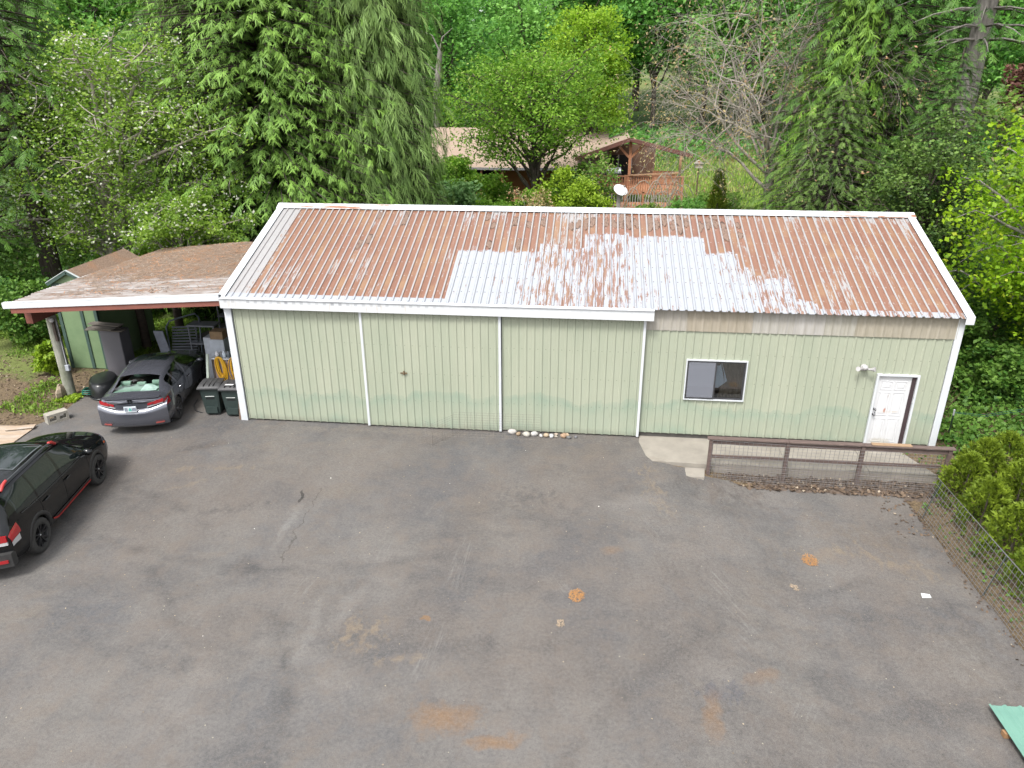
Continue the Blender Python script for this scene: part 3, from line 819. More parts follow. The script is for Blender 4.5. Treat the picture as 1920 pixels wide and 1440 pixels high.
# entry door
x0, x1, z0, z1 = DOOR
fr = MB()
for q in ((x0-.05, x1+.05, z1, z1+.045), (x0-.05, x0, -.06, z1), (x1, x1+.05, -.06, z1)):
    fr.box(q[0], q[1], -.06, .03, q[2], q[3])
dfr = fr.build('door_frame', WHITE, barn)
MB().box(x1-.10, x1-.002, -.005, .03, .0, z1-.004).build('open_jamb', simple('brown_jamb', rgbk(.075, .045, .05), None, .7), dfr)
MB().box(x0+.002, x1-.1, .006, .032, z1-.03, z1-.002).build('head_jamb', simple('dark_head', rgbk(.10, .12, .15), None, .7), dfr)
MB().box(x0, x1, -.10, .04, -.04, .012).build('door_sill', alum, dfr)
def door_material():
    t = NT('worn_white_door'); p = t.obj(); s = t.sep(p)
    col = t.mix(t.noise(p, 4, 5, .6), rgbk(.80, .80, .81), rgbk(.70, .71, .72))
    def spot(cx, cz, rx, rz, c, k, col):
        d = t.math('SQRT', t.math('ADD', t.math('POWER', t.math('DIVIDE', t.math('SUBTRACT', s[0], cx), rx), 2.0), t.math('POWER', t.math('DIVIDE', t.math('SUBTRACT', s[2], cz), rz), 2.0)))
        d = t.math('ADD', d, t.math('MULTIPLY', t.math('SUBTRACT', t.noise(p, 16, 5, .7), .5), 1.6))
        return t.mix(t.math('MULTIPLY', t.ramp(d, [(.6, 1), (1.1, 0)]), k), col, c)
    col = spot(16.93, 1.02, .03, .085, rgbk(.50, .16, .08), .75, col)
    col = spot(17.18, .99, .10, .02, rgbk(.5, .36, .2), .45, col)
    col = spot(16.95, 1.42, .012, .06, rgbk(.4, .28, .2), .5, col)
    col = spot(16.95, .14, .3, .12, rgbk(.55, .50, .38), .45, col)
    col = spot(17.0, .98, .22, .04, rgbk(.6, .5, .36), .2, col)
    return t.finish(t.bsdf(col, .5, 0, None, .35))
M_DOOR = door_material()
dx0, dx1 = x0+.006, x1-.10
b = MB(); b.box(dx0, dx1, .014, .045, .02, z1-.03)
W2 = dx1-dx0
cols = [(dx0+.11, dx0+W2/2-.045), (dx0+W2/2+.045, dx1-.11)]
rows = [(1.60, 1.80), (.90, 1.50), (.16, .78)]
for ca, cb in cols:
    for ra, rb in rows:
        # moulded panel: sunk border with a raised field
        b.add([(ca, .0135, ra), (cb, .0135, ra), (cb, .0135, rb), (ca, .0135, rb),
               (ca+.02, .022, ra+.02), (cb-.02, .022, ra+.02), (cb-.02, .022, rb-.02), (ca+.02, .022, rb-.02),
               (ca+.045, .006, ra+.045), (cb-.045, .006, ra+.045), (cb-.045, .006, rb-.045), (ca+.045, .006, rb-.045)],
              [(0, 1, 5, 4), (1, 2, 6, 5), (2, 3, 7, 6), (3, 0, 4, 7), (4, 5, 9, 8), (5, 6, 10, 9), (6, 7, 11, 10), (7, 4, 8, 11), (8, 9, 10, 11)])
        b.box(ca-.012, cb+.012, .004, .0138, ra-.014, ra); b.box(ca-.012, cb+.012, .004, .0138, rb, rb+.014)
        b.box(ca-.012, ca, .004, .0138, ra, rb); b.box(cb, cb+.012, .004, .0138, ra, rb)
ed = b.build('entry_door', M_DOOR, barn)
steel = simple('brushed_steel', rgbk(.42, .42, .44), None, .35, metal=.9)
for zz, rr in ((.92, .03), (1.06, .026)):
    b = MB(); b.lathe([(0, -.075), (rr*.8, -.075), (rr, -.055), (rr*.95, -.035), (rr*.45, -.028), (rr*.45, -.005), (rr*1.1, -.003), (rr*1.1, .013)], 14, (dx0+.055, 0, zz), 'Y'); b.build('door_knob' if zz < 1 else 'deadbolt', steel, ed)

# twin flood light with a domed sensor
lm = simple('white_plastic', rgbk(.78, .76, .76), None, .4)
b = MB()
cx, cz = 16.22, 2.17
b.lathe([(.085, -.015), (.085, -.05), (.06, -.085), (0, -.10)], 16, (cx, 0, cz), 'Y')
b.blob((cx-.005, -.12, cz+.03), (.075, .075, .07), 12, 8, 0)
fl = b.build('flood_light', lm, barn)
for s_ in (-1, 1):
    b = MB()
    p0 = Vector((cx+s_*.04, -.10, cz-.01)); p1 = Vector((cx+s_*.10, -.14, cz-.005)); p2 = Vector((cx+s_*.20, -.22, cz+.03))
    b.tube([p0, p1, p1+(p2-p1)*.35, p1+(p2-p1)*.7, p2], [.018, .024, .03, .05, .06], 12)
    b.build('lamp_head', lm, fl)

# pine needles caught on the upper roof
nm = simple('pine_needles', rgb(.215, .145, .108), rgb(.15, .10, .078), .95, 30)
g = np.random.default_rng(3)
b = MB()
for k in range(44):
    u = g.normal(10.9, 1.3) if k < 34 else g.choice([4.0, 3.0, 6.4, 7.3, 8.7, 9.0, 12.8, 13.2])+g.normal(0, .1)
    ixr = round(u/RIB-.5)+.5
    xx = ixr*RIB; yy = 3.62+g.normal(0, .14) if k < 34 else g.choice([3.8, 4.0, 2.5, 3.3])+g.normal(0, .1)
    if yy > 4.1: yy = 4.05
    z = HE+SL*yy
    for q in range(3):
        ox, oy = g.normal(0, .02), g.normal(0, .12)
        q0 = len(b.v); b.blob((xx+ox, yy+oy, HE+SL*(yy+oy)+.006), (g.uniform(.06, .085), g.uniform(.08, .20), g.uniform(.005, .010)), 12, 5, .45, int(g.integers(1e6))); b.v[q0:] = [(v_[0], v_[1], v_[2]+SL*(v_[1]-yy-oy)) for v_ in b.v[q0:]]
o = b.build('needle_litter', nm, barn); o['kind'] = 'stuff'
# ------------------------------------------------------------------ foliage
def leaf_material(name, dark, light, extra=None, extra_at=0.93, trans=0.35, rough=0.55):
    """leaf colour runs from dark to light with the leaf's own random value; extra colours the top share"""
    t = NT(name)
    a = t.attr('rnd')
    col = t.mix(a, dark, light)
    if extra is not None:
        col = t.mix(t.math('GREATER_THAN', a, extra_at), col, extra)
    d = t.bsdf(col, rough, 0, None, .25)
    tr = t.n('BsdfTranslucent'); t.set(tr.inputs[0], t.mix(.5, col, t.mix(1.0, col, rgb(.95, 1.12, .55), 'MULTIPLY')))
    mx = t.n('MixShader'); mx.inputs[0].default_value = trans
    t.t.links.new(d.outputs[0], mx.inputs[1]); t.t.links.new(tr.outputs[0], mx.inputs[2])
    return t.finish(mx)

def unit(v): return v/np.maximum(np.linalg.norm(v, axis=-1, keepdims=True), 1e-9)

def leaf_quads(C, size, g, up=0.6, droop=0.2, wid=0.34, sizevar=.35, rnd=None):
    """one folded rhombic leaf at each centre"""
    n = len(C)
    d = g.normal(size=(n, 3)); d[:, 2] = d[:, 2]*.6-droop; d = unit(d)
    nn = g.normal(size=(n, 3))*(1-up); nn[:, 2] += up; nn = nn-d*(nn*d).sum(1, keepdims=True); nn = unit(nn)
    sd = np.cross(nn, d)
    s = size*(1+g.uniform(-sizevar, sizevar, (n, 1)))
    V = np.stack([C-d*s*.5, C+sd*s*wid+nn*s*.08, C+d*s*.55, C-sd*s*wid+nn*s*.08], 1).reshape(-1, 3)
    F = np.arange(4*n).reshape(n, 4)
    return V, F, (g.uniform(0, 1, n) if rnd is None else rnd)

def bark(name, c1, c2):
    t = NT(name); p = t.obj()
    f = t.noise(t.mapping(p, (6, 6, 1.2)), 2.0, 6, .7)
    col = t.mix(t.ramp(f, [(.35, 0), (.65, 1)]), c1, c2)
    col = t.mix(t.ramp(t.noise(p, 2, 4), [(.55, 0), (.75, .5)]), col, rgb(.09, .11, .05))
    return t.finish(t.bsdf(col, .9, 0, t.bump(f, .9, .03), .2))
BARK_D = bark('dark_bark', rgb(.035, .028, .022), rgb(.095, .08, .065))
BARK_G = bark('grey_bark', rgb(.11, .10, .09), rgb(.22, .205, .185))
TWIG = bark('grey_twigs', rgb(.20, .175, .145), rgb(.33, .30, .26))

def curve_pts(a, b, sag, g, n=6, wig=.06):
    a, b = np.array(a, float), np.array(b, float); L = np.linalg.norm(b-a)
    out = []
    for i in range(n):
        t = i/(n-1)
        p = a+(b-a)*t; p[2] += sag*L*math.sin(math.pi*t)
        if 0 < i < n-1: p = p+g.normal(size=3)*wig*L*.35
        out.append(tuple(p))
    return out

def broadleaf(name, label, base, top, cc, rad, mats, bk=BARK_D, limbs=14, sub=7, leaves=40, leaf=.12, trunk_r=.2, seed=1, cat='tree', group=None,
              up=.6, droop=.2, spread=1.0, fork=.3, wid=.34, tight=1.0, bloom=0.0, contrast=.28):
    """trunk with limbs that fan out to the crown's uneven shell; leaf clumps hang round the limb ends"""
    g = np.random.default_rng(seed)
    base = np.array(base, float); cc = np.array(cc, float); rad = np.array(rad, float)
    root = thing(name, label, cat, tuple(base), 0, group)
    tb = MB(); 
    H = top-base[2]
    lean = (cc[:2]-base[:2])
    def trunk_at(t):
        return np.array([base[0]+lean[0]*t**1.3, base[1]+lean[1]*t**1.3, base[2]-.1+(cc[2]+rad[2]*.45-base[2])*t])
    tb.tube([tuple(trunk_at(t)+g.normal(size=3)*trunk_r*.35*(0 < t < 1)) for t in np.linspace(0, 1, 8)], [trunk_r*(1.25 if t == 0 else 1)*(1-.85*t) for t in np.linspace(0, 1, 8)], 9)
    C = []; W = []
    for k in range(limbs):
        # golden-angle spread of limb ends over the shell
        zz = 1-1.75*(k+.5)/limbs; a = k*2.39996+g.uniform(-.4, .4)
        r = math.sqrt(max(0, 1-zz*zz)); rr = g.uniform(.62, 1.06)*spread
        e = cc+rad*np.array([r*math.cos(a), r*math.sin(a), zz])*rr
        s0 = trunk_at(min(.95, max(fork, fork+(1-fork)*((zz+.75)/1.75)*.75)))
        P = curve_pts(s0, e, .10 if zz > -.3 else .16, g, 7, .07)
        tb.tube(P, [trunk_r*.42*(1-.88*i/6) for i in range(7)], 6, caps=False)
        P = np.array(P)
        for j in range(sub):
            t = g.uniform(.35, 1.0); i = min(5, int(t*6)); q = P[i]+(P[i+1]-P[i])*(t*6-i)
            off = unit(g.normal(size=3)*np.array([1, 1, .55]))*g.uniform(.12, .42)*rad.mean()
            c = q+off*(1.15-.5*t)
            tb.tube([tuple(q), tuple((q+c)/2+g.normal(size=3)*.05+np.array([0, 0, .05])), tuple(c)], [trunk_r*.10, trunk_r*.07, trunk_r*.025], 4, caps=False)
            C.append(c); W.append(tight*g.uniform(.16, .30)*rad.mean()*(1.1 if t > .7 else .8))
        C.append(e); W.append(tight*.24*rad.mean())
    C = np.array(C); W = np.array(W)
    tb.build('trunk', bk, root)
    n = leaves
    pts = np.repeat(C, n, 0)+g.normal(size=(len(C)*n, 3))*np.repeat(W, n)[:, None]*np.array([.55, .55, .36])
    # clump tint: whole sprays are lighter or darker than their neighbours
    ct = np.repeat(g.uniform(-contrast, contrast, len(C)), n)
    rnd = np.clip(g.uniform(0, 1, len(pts))*.65+.18+ct, 0, .9)
    m = g.uniform(0, 1, len(pts)) < .08; rnd[m] = g.uniform(.9, 1, m.sum())
    if bloom > 0:
        bc = np.repeat((g.uniform(0, 1, len(C)) < .45)*g.uniform(.2, 1, len(C)), n); m = g.uniform(0, 1, len(pts)) < bloom*bc; rnd[m] = .98
    V, F, rr = leaf_quads(pts, leaf, g, up, droop, wid, rnd=rnd)
    me = fast_mesh('crown', V-base, F, {'rnd': rr})
    link_mesh('crown', me, root, mats)
    return root

def spray_template(n=5, wid=.5, droop=.35, lw=.055, ang=48, tipw=.06):
    """a flat conifer frond along +X: midrib with paired slim leaflets"""
    Q = []
    def rib(p, q, w0):
        p = np.array(p, float); q = np.array(q, float); d = q-p; s = np.array([-d[1], d[0], 0]); s = s/max(1e-6, np.linalg.norm(s))*w0
        m = p+d*.45
        Q.append([p, m+s, q, m-s])
    rib((0, 0, 0), (1, 0, 0), tipw)
    for i in range(n):
        x = .10+.78*i/n
        l = wid*(1-.55*abs(x-.35)/.65)
        for sg in (1, -1):
            a = R(ang)*sg
            rib((x, 0, 0), (x+l*math.cos(a), l*math.sin(a), -.05), lw)
    Q = np.array(Q)
    Q[..., 2] -= droop*Q[..., 0]**2 + .15*np.abs(Q[..., 1])
    return Q            # (q,4,3)

def vary(T, k=4, seed=1):
    """a few irregular versions of a frond"""
    g = np.random.default_rng(seed); out = []
    for i in range(k):
        Q = T.copy()
        for q in range(1, len(Q)):
            base_ = Q[q, 0].copy(); f = g.uniform(.45, 1.25); a = g.uniform(-.25, .25); c_, s_ = math.cos(a), math.sin(a)
            rel = (Q[q]-base_)*f; Q[q] = base_+np.stack([rel[:, 0]*c_-rel[:, 1]*s_, rel[:, 0]*s_+rel[:, 1]*c_, rel[:, 2]+g.uniform(-.06, .02)*np.abs(rel[:, 0])*3], 1)
        Q[..., 2] -= g.uniform(-.15, .25)*Q[..., 0]**2; Q[..., 1] += g.uniform(-.2, .2)*Q[..., 0]**2
        out.append(Q)
    return np.array(out)

def place_sprays(T, P, D, U, S):
    """T (q,4,3) template; P positions, D forward, U up-ish, S scale"""
    D = unit(D); sd = unit(np.cross(U, D)); U = np.cross(D, sd)
    B = np.stack([D, sd, U], 1)                                   # rows = axes
    TT = vary(T); pick = np.arange(len(P)) % len(TT)
    V = np.einsum('nqkc,ncj->nqkj', TT[pick], B)*S[:, None, None, None]+P[:, None, None, :]
    return V.reshape(-1, 3)

def conifer(name, label, base, height, r_base, z_start, mats, bk=BARK_D, seed=1, tiers=40, per=9, spray=.55, T=None, droop=.25, taper=.8, per_branch=9,
            trunk_r=.3, lean=(0, 0), cat='tree', group=None, hang=.5, lift=.1, jit=.25, tipup=0.0, zmax=None, bright=.0, rfun=None):
    g = np.random.default_rng(seed)
    base = np.array(base, float)
    root = thing(name, label, cat, tuple(base), 0, group)
    tb = MB()
    def tr(z):
        t = z/height; return np.array([base[0]+lean[0]*t, base[1]+lean[1]*t, base[2]+z])
    zs = np.linspace(-.1, height, 10)
    tb.tube([tuple(tr(z)) for z in zs], [max(.02, trunk_r*(1-.93*max(0, z)/height)) for z in zs], 10)
    P = []; D = []; S = []; rn = []
    top = min(height, zmax or height)
    for k in range(tiers):
        z = z_start+(top-z_start)*(k+g.uniform(-.3, .3))/tiers
        z = max(z, .05)
        f = max(0, 1-z/height)
        Lr = r_base*(f**taper) if rfun is None else rfun(z)
        m = max(3, int(per*(.55+.45*f)))
        a0 = g.uniform(0, 6.28)
        for j in range(m):
            a = a0+2*math.pi*j/m+g.uniform(-.35, .35)
            Lb = Lr*g.uniform(1-jit, 1+jit*.6)
            d = np.array([math.cos(a), math.sin(a), 0])
            s0 = tr(z)
            def bp(t): return s0+d*Lb*t+np.array([0, 0, lift*Lb*t-droop*Lb*t*t+tipup*Lb*max(0, t-.6)**2*3])
            tb.tube([tuple(bp(t)) for t in (0, .35, .7, .95)], [trunk_r*.16*(f+.2), trunk_r*.11*(f+.2), trunk_r*.06*(f+.2), .008], 3, caps=False)
            nb = max(3, int(per_branch*(Lb/r_base*.8+.35)))
            tint = g.uniform(-.22, .22)
            for q in range(nb):
                t = .22+.80*(q+g.uniform(0, 1))/nb
                sgn = 1 if q % 2 else -1
                side = np.array([-d[1], d[0], 0])*sgn
                w = g.uniform(.2, .95)*(1.1-.55*t)
                P.append(bp(t)+side*w*spray*.35+g.normal(size=3)*.05)
                dd = d*(.55+.5*t)+side*(.75-.45*t)*g.uniform(.4, 1.2)+np.array([0, 0, -hang*g.uniform(.3, 1.2)])+g.normal(size=3)*.12
                D.append(dd); S.append(spray*g.uniform(.65, 1.25)*(.75+.4*f))
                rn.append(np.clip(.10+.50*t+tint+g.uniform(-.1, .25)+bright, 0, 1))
    tb.build('trunk', bk, root)
    P = np.array(P); D = np.array(D); S = np.array(S); rn = np.array(rn)
    U = np.tile(np.array([0, 0, 1.0]), (len(P), 1))+g.normal(size=(len(P), 3))*.25
    q = len(T)
    V = place_sprays(T, P, D, U, S)
    # the outer half of each frond is this year's paler growth
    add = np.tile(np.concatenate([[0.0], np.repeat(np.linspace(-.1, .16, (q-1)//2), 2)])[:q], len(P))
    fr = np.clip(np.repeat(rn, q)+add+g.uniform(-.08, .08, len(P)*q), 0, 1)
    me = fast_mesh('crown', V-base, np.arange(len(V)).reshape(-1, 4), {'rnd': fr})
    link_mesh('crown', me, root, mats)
    return root

# leaf colours (base colours, not the lit ones, save the cedar's dark end, deepened to paint inner shade)
L_CEDAR = leaf_material('cedar_sprays', rgb(.026, .078, .014), rgb(.185, .325, .055), trans=.3)
L_WEEP = leaf_material('weeping_sprays', rgb(0.050, 0.115, 0.028), rgb(0.230, 0.350, 0.100), trans=.3)
L_APPLE = leaf_material('apple_leaves', rgb(.10, .20, .022), rgb(.31, .45, .075), rgb(.70, .70, .62), .955, trans=.5)
L_CHERRY = leaf_material('cherry_leaves', rgb(0.080, 0.196, 0.021), rgb(0.245, 0.416, 0.047), rgb(0.321, 0.392, 0.107), .93, trans=.45)
L_LIME = leaf_material('lime_leaves', rgb(0.146, 0.281, 0.019), rgb(0.320, 0.475, 0.043), trans=.5)
L_WOOD = leaf_material('woodland_leaves', rgb(0.060, 0.184, 0.039), rgb(0.190, 0.409, 0.079), trans=.45)
L_WOOD2 = leaf_material('woodland_leaves_pale', rgb(0.084, 0.223, 0.044), rgb(0.235, 0.447, 0.099), trans=.45)
L_FIR = leaf_material('fir_needles', rgb(0.015, 0.046, 0.010), rgb(0.093, 0.194, 0.027), trans=.22)
L_HEM = leaf_material('hemlock_needles', rgb(0.017, 0.045, 0.011), rgb(0.131, 0.216, 0.043), trans=.25)
L_HEMB = leaf_material('cedar_bough', rgb(0.029, 0.076, 0.011), rgb(0.194, 0.346, 0.043), trans=.3)
L_MAPLE = leaf_material('maple_leaves', rgb(0.136, 0.272, 0.012), rgb(0.307, 0.462, 0.022), rgb(0.416, 0.482, 0.040), .95, trans=.5)
L_IVY = leaf_material('ground_ivy', rgb(.034, .105, .016), rgb(.150, .265, .045), trans=.4)
L_SHRUB = leaf_material('shrub_leaves', rgb(0.087, 0.184, 0.027), rgb(0.243, 0.367, 0.076), rgb(0.350, 0.302, 0.162), .9, trans=.45)
L_YSHRUB = leaf_material('yellow_shrub_leaves', rgb(0.146, 0.248, 0.017), rgb(0.330, 0.454, 0.043), trans=.45)
L_THUJA = leaf_material('arborvitae_sprays', rgb(.020, .055, .006), rgb(.205, .275, .022), trans=.3)
L_BUD = leaf_material('opening_buds', rgb(0.259, 0.216, 0.097), rgb(0.389, 0.324, 0.162), rgb(0.367, 0.205, 0.119), .85, trans=.3)
L_REDM = leaf_material('red_maple_leaves', rgb(.10, .05, .04), rgb(.2, .09, .07), trans=.4)

T_CEDAR = spray_template(3, .60, .55, .055, 40, .055)
T_WEEP = spray_template(4, .52, .65, .022, 26, .024)
T_FIR = spray_template(6, .36, .22, .034, 48, .04)

# big cedar pair behind the barn
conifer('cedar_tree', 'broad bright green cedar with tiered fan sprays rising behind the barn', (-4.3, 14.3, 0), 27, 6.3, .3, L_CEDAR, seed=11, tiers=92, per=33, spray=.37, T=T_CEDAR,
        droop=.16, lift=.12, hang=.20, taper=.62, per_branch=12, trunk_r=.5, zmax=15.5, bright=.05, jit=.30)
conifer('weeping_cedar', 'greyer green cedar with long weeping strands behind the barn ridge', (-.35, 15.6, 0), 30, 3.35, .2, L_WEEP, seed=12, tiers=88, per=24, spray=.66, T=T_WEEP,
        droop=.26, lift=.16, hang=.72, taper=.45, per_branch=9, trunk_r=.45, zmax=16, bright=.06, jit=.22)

# blossoming apple tree over the carport's back edge
broadleaf('apple_tree', 'spreading apple tree with white blossom leaning over the carport roof', (-10.2, 10.2, 0), 11, (-8.9, 10.2, 6.0), (5.2, 3.2, 5.2), L_APPLE, TWIG, limbs=40, sub=18, leaves=56, tight=.68, bloom=.20, contrast=.4, leaf=.115, trunk_r=.26, seed=21, up=.45, droop=.1, spread=1.05, fork=.18)
broadleaf('apple_tree', 'low blossoming apple branches touching the back of the carport roof', (-6.9, 9.2, 0), 5, (-5.4, 8.1, 4.0), (2.7, 1.5, 1.1), L_APPLE, TWIG, limbs=14, sub=9, leaves=58, tight=.8, bloom=.25, contrast=.35, leaf=.11, trunk_r=.12, seed=22, up=.45, droop=.1, fork=.4)
# dark conifers on the left
conifer('fir_tree', 'dark fir tree with bare lower trunk beyond the small green shed', (-12.6, 9.8, 0), 24, 3.8, 5.6, L_FIR, seed=31, tiers=26, per=9, spray=.6, T=T_FIR, droop=.25, lift=.02, hang=.5, per_branch=9, trunk_r=.42, zmax=14)
conifer('fir_tree', 'dark fir tree at the left edge overhanging the carport corner', (-14.4, 6.4, 0), 20, 3.9, 3.6, L_FIR, seed=32, tiers=30, per=12, spray=.40, T=T_FIR, droop=.28, lift=.0, hang=.5, per_branch=9, trunk_r=.33, zmax=10)
for i, (x, y, sd) in enumerate(((-17.5, 16, 33), (-11.5, 20, 34), (-22, 24, 35), (-15, 27, 37))):
    conifer('fir_tree', ('dark fir in the upper left corner behind the left edge fir', 'dark fir filling the gap between apple tree and big cedar', 'dark fir farthest back at the left edge above the apple tree', 'dark fir directly above the apple tree crown')[i], (x, y, 0), 26, 5, .8, L_FIR, seed=sd, tiers=26, per=8, spray=.95, T=T_FIR, droop=.25, hang=.5, per_branch=7, trunk_r=.4, zmax=17, group='dark firs behind the apple tree')

# trees round the brown house
broadleaf('cherry_tree', 'wide fresh green cherry tree in front of the brown house', (6.0, 27, .5), 10.5, (5.7, 27, 7.5), (5.6, 4.2, 3.3), L_CHERRY, BARK_D, limbs=36, sub=13, leaves=46, tight=.75, contrast=.42, leaf=.19, trunk_r=.22, seed=41, up=.4, droop=.35, fork=.15, wid=.24, spread=1.05)
broadleaf('lime_green_tree', 'tall lime green tree rising above the brown house roof', (9.0, 38, .5), 14, (8.9, 38, 9.2), (2.9, 2.6, 4.6), L_LIME, BARK_D, limbs=24, sub=11, leaves=56, tight=.75, contrast=.35, leaf=.2, trunk_r=.2, seed=42, up=.4, droop=.25, spread=1.05)
# ------------------------------------------------------------------ trees on the right
BARE = thing('bare_tree', 'grey leafless spreading tree just breaking bud beside the dark conifers', 'tree', (17.6, 18.6, .1))
def bare_tree(root, base, seed):
    g = np.random.default_rng(seed); tb = MB(); tips = []
    def grow(p, d, L, r, lv):
        n = 4; pts = [p]; dd = d.copy()
        for i in range(n):
            dd = unit(dd+g.normal(size=3)*.20+np.array([0, 0, .05-.045*lv])); pts.append(pts[-1]+dd*L/n)
        tb.tube([tuple(q) for q in pts], [r*(1-.55*i/n) for i in range(n+1)], 6 if lv < 2 else 3, caps=False)
        if lv >= 5: tips.append(pts[-1]); return
        for j in range(3 if lv < 4 else 2):
            k = g.integers(2, n+1); q = pts[k]
            a = unit(dd+g.normal(size=3)*(.75 if lv else .9)); 
            grow(q, a, L*g.uniform(.58, .82), r*.5, lv+1)
        grow(pts[-1], unit(dd+g.normal(size=3)*.3), L*.75, r*.45, lv+1)
    b = np.array(base, float)
    tb.tube([tuple(b), tuple(b+np.array([.1, 0, 1.6])), tuple(b+np.array([-.1, .1, 4.6]))], [.26, .22, .15], 9)
    for k in range(14):
        a = k*6.283/14+g.uniform(-.3, .3)
        grow(b+np.array([-.05, .05, g.uniform(2.6, 4.4)]), unit(np.array([math.cos(a)-.35, math.sin(a)*.8-.2, g.uniform(.25, 1.5)])), g.uniform(2.6, 3.6), .072, 1)
    tb.build('trunk', TWIG, root)
    T_ = np.array(tips); n = 3
    C = np.repeat(T_, n, 0)+g.normal(size=(len(T_)*n, 3))*.07
    V, F, rr = leaf_quads(C, .10, g, .2, .4, .22)
    link_mesh('crown', fast_mesh('crown', V-np.array(root.location), F, {'rnd': rr}), root, L_BUD)
bare_tree(BARE, (17.6, 18.6, .0), 5); BARE.scale = (1.15, 1.1, 1.28)

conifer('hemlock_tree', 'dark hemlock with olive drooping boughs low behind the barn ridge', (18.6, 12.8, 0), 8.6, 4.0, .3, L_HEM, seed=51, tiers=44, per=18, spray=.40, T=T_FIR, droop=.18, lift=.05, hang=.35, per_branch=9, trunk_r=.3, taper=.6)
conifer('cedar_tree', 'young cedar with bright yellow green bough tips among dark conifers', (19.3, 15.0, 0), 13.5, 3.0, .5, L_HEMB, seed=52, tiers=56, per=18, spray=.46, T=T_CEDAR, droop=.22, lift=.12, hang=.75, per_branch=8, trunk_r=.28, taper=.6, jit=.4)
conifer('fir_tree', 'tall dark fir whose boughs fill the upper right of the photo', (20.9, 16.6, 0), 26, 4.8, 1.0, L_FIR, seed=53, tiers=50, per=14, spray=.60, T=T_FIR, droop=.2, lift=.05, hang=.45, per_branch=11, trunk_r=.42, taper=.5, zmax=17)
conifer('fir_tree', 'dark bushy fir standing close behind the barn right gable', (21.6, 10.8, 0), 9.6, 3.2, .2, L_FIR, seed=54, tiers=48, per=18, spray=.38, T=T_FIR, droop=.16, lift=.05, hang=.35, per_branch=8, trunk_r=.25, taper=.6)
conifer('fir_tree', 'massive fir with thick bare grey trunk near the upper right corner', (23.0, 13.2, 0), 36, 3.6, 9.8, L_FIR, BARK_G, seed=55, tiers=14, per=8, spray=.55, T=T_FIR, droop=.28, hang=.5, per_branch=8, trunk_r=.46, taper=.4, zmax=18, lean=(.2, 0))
broadleaf('vine_maple', 'mid green leafy maple in the shade behind the barn right end', (20.6, 9.2, 0), 7, (20.6, 9.0, 4.6), (2.4, 2.0, 3.0), L_HEM, BARK_D, limbs=20, sub=11, leaves=60, tight=.7, contrast=.4, leaf=.11, trunk_r=.12, seed=56, up=.5)
broadleaf('bigleaf_maple', 'bright yellow green maple reaching in from the right edge', (23.4, 4.4, -.1), 9, (22.3, 4.6, 4.9), (3.0, 2.8, 3.5), L_MAPLE, BARK_G, limbs=26, sub=10, leaves=52, tight=.85, contrast=.45, leaf=.125, trunk_r=.22, seed=57, up=.55, droop=.4, wid=.42, spread=1.05, fork=.2)
broadleaf('bigleaf_maple', 'yellow green leafy maple standing behind the fir trunk at right', (27.0, 12.5, 0), 9, (26.3, 12.5, 5.4), (3.4, 3.0, 3.2), L_SHRUB, BARK_D, limbs=20, sub=9, leaves=44, leaf=.19, trunk_r=.2, seed=58)
broadleaf('red_maple', 'small reddish maple glimpsed beside the grey fir trunk', (30.5, 26, .3), 9, (31.6, 26, 8.6), (1.1, 1.0, .8), L_REDM, BARK_D, limbs=14, sub=7, leaves=40, leaf=.2, trunk_r=.14, seed=59)

# ------------------------------------------------------------------ woods behind the house
def variant(seed, mat_, H, rx, rz, leaf):
    r = broadleaf('woodland_tree', 'x', (0, 0, 0), H, (0, 0, H*.58), (rx, rx, rz), mat_, BARK_D, limbs=24, sub=9, leaves=46, leaf=leaf, trunk_r=.32, seed=seed, fork=.2, up=.5, droop=.25, spread=1.08)
    return r
protos = [variant(71, L_WOOD, 20, 4.8, 8.6, .36), variant(72, L_WOOD2, 18, 5.0, 7.6, .38), variant(73, L_WOOD, 23, 5.2, 9.6, .4)]
conp = [conifer('woodland_fir', 'x', (0, 0, 0), 27, 4.6, .8, L_FIR, seed=74, tiers=30, per=9, spray=1.15, T=T_FIR, droop=.22, hang=.5, per_branch=6, trunk_r=.35, zmax=24)]
g = np.random.default_rng(99)
spots = []
for row, (yy, x0, x1, st) in enumerate(((58, -42, -8, 8.0), (66, -50, 52, 8.2), (76, -60, 62, 8.0), (88, -70, 74, 8.5), (104, -84, 88, 9.0))):
    x = x0
    while x < x1:
        spots.append((x+g.uniform(-2, 2), yy+g.uniform(-3.5, 3.5), row)); x += st
first = set()
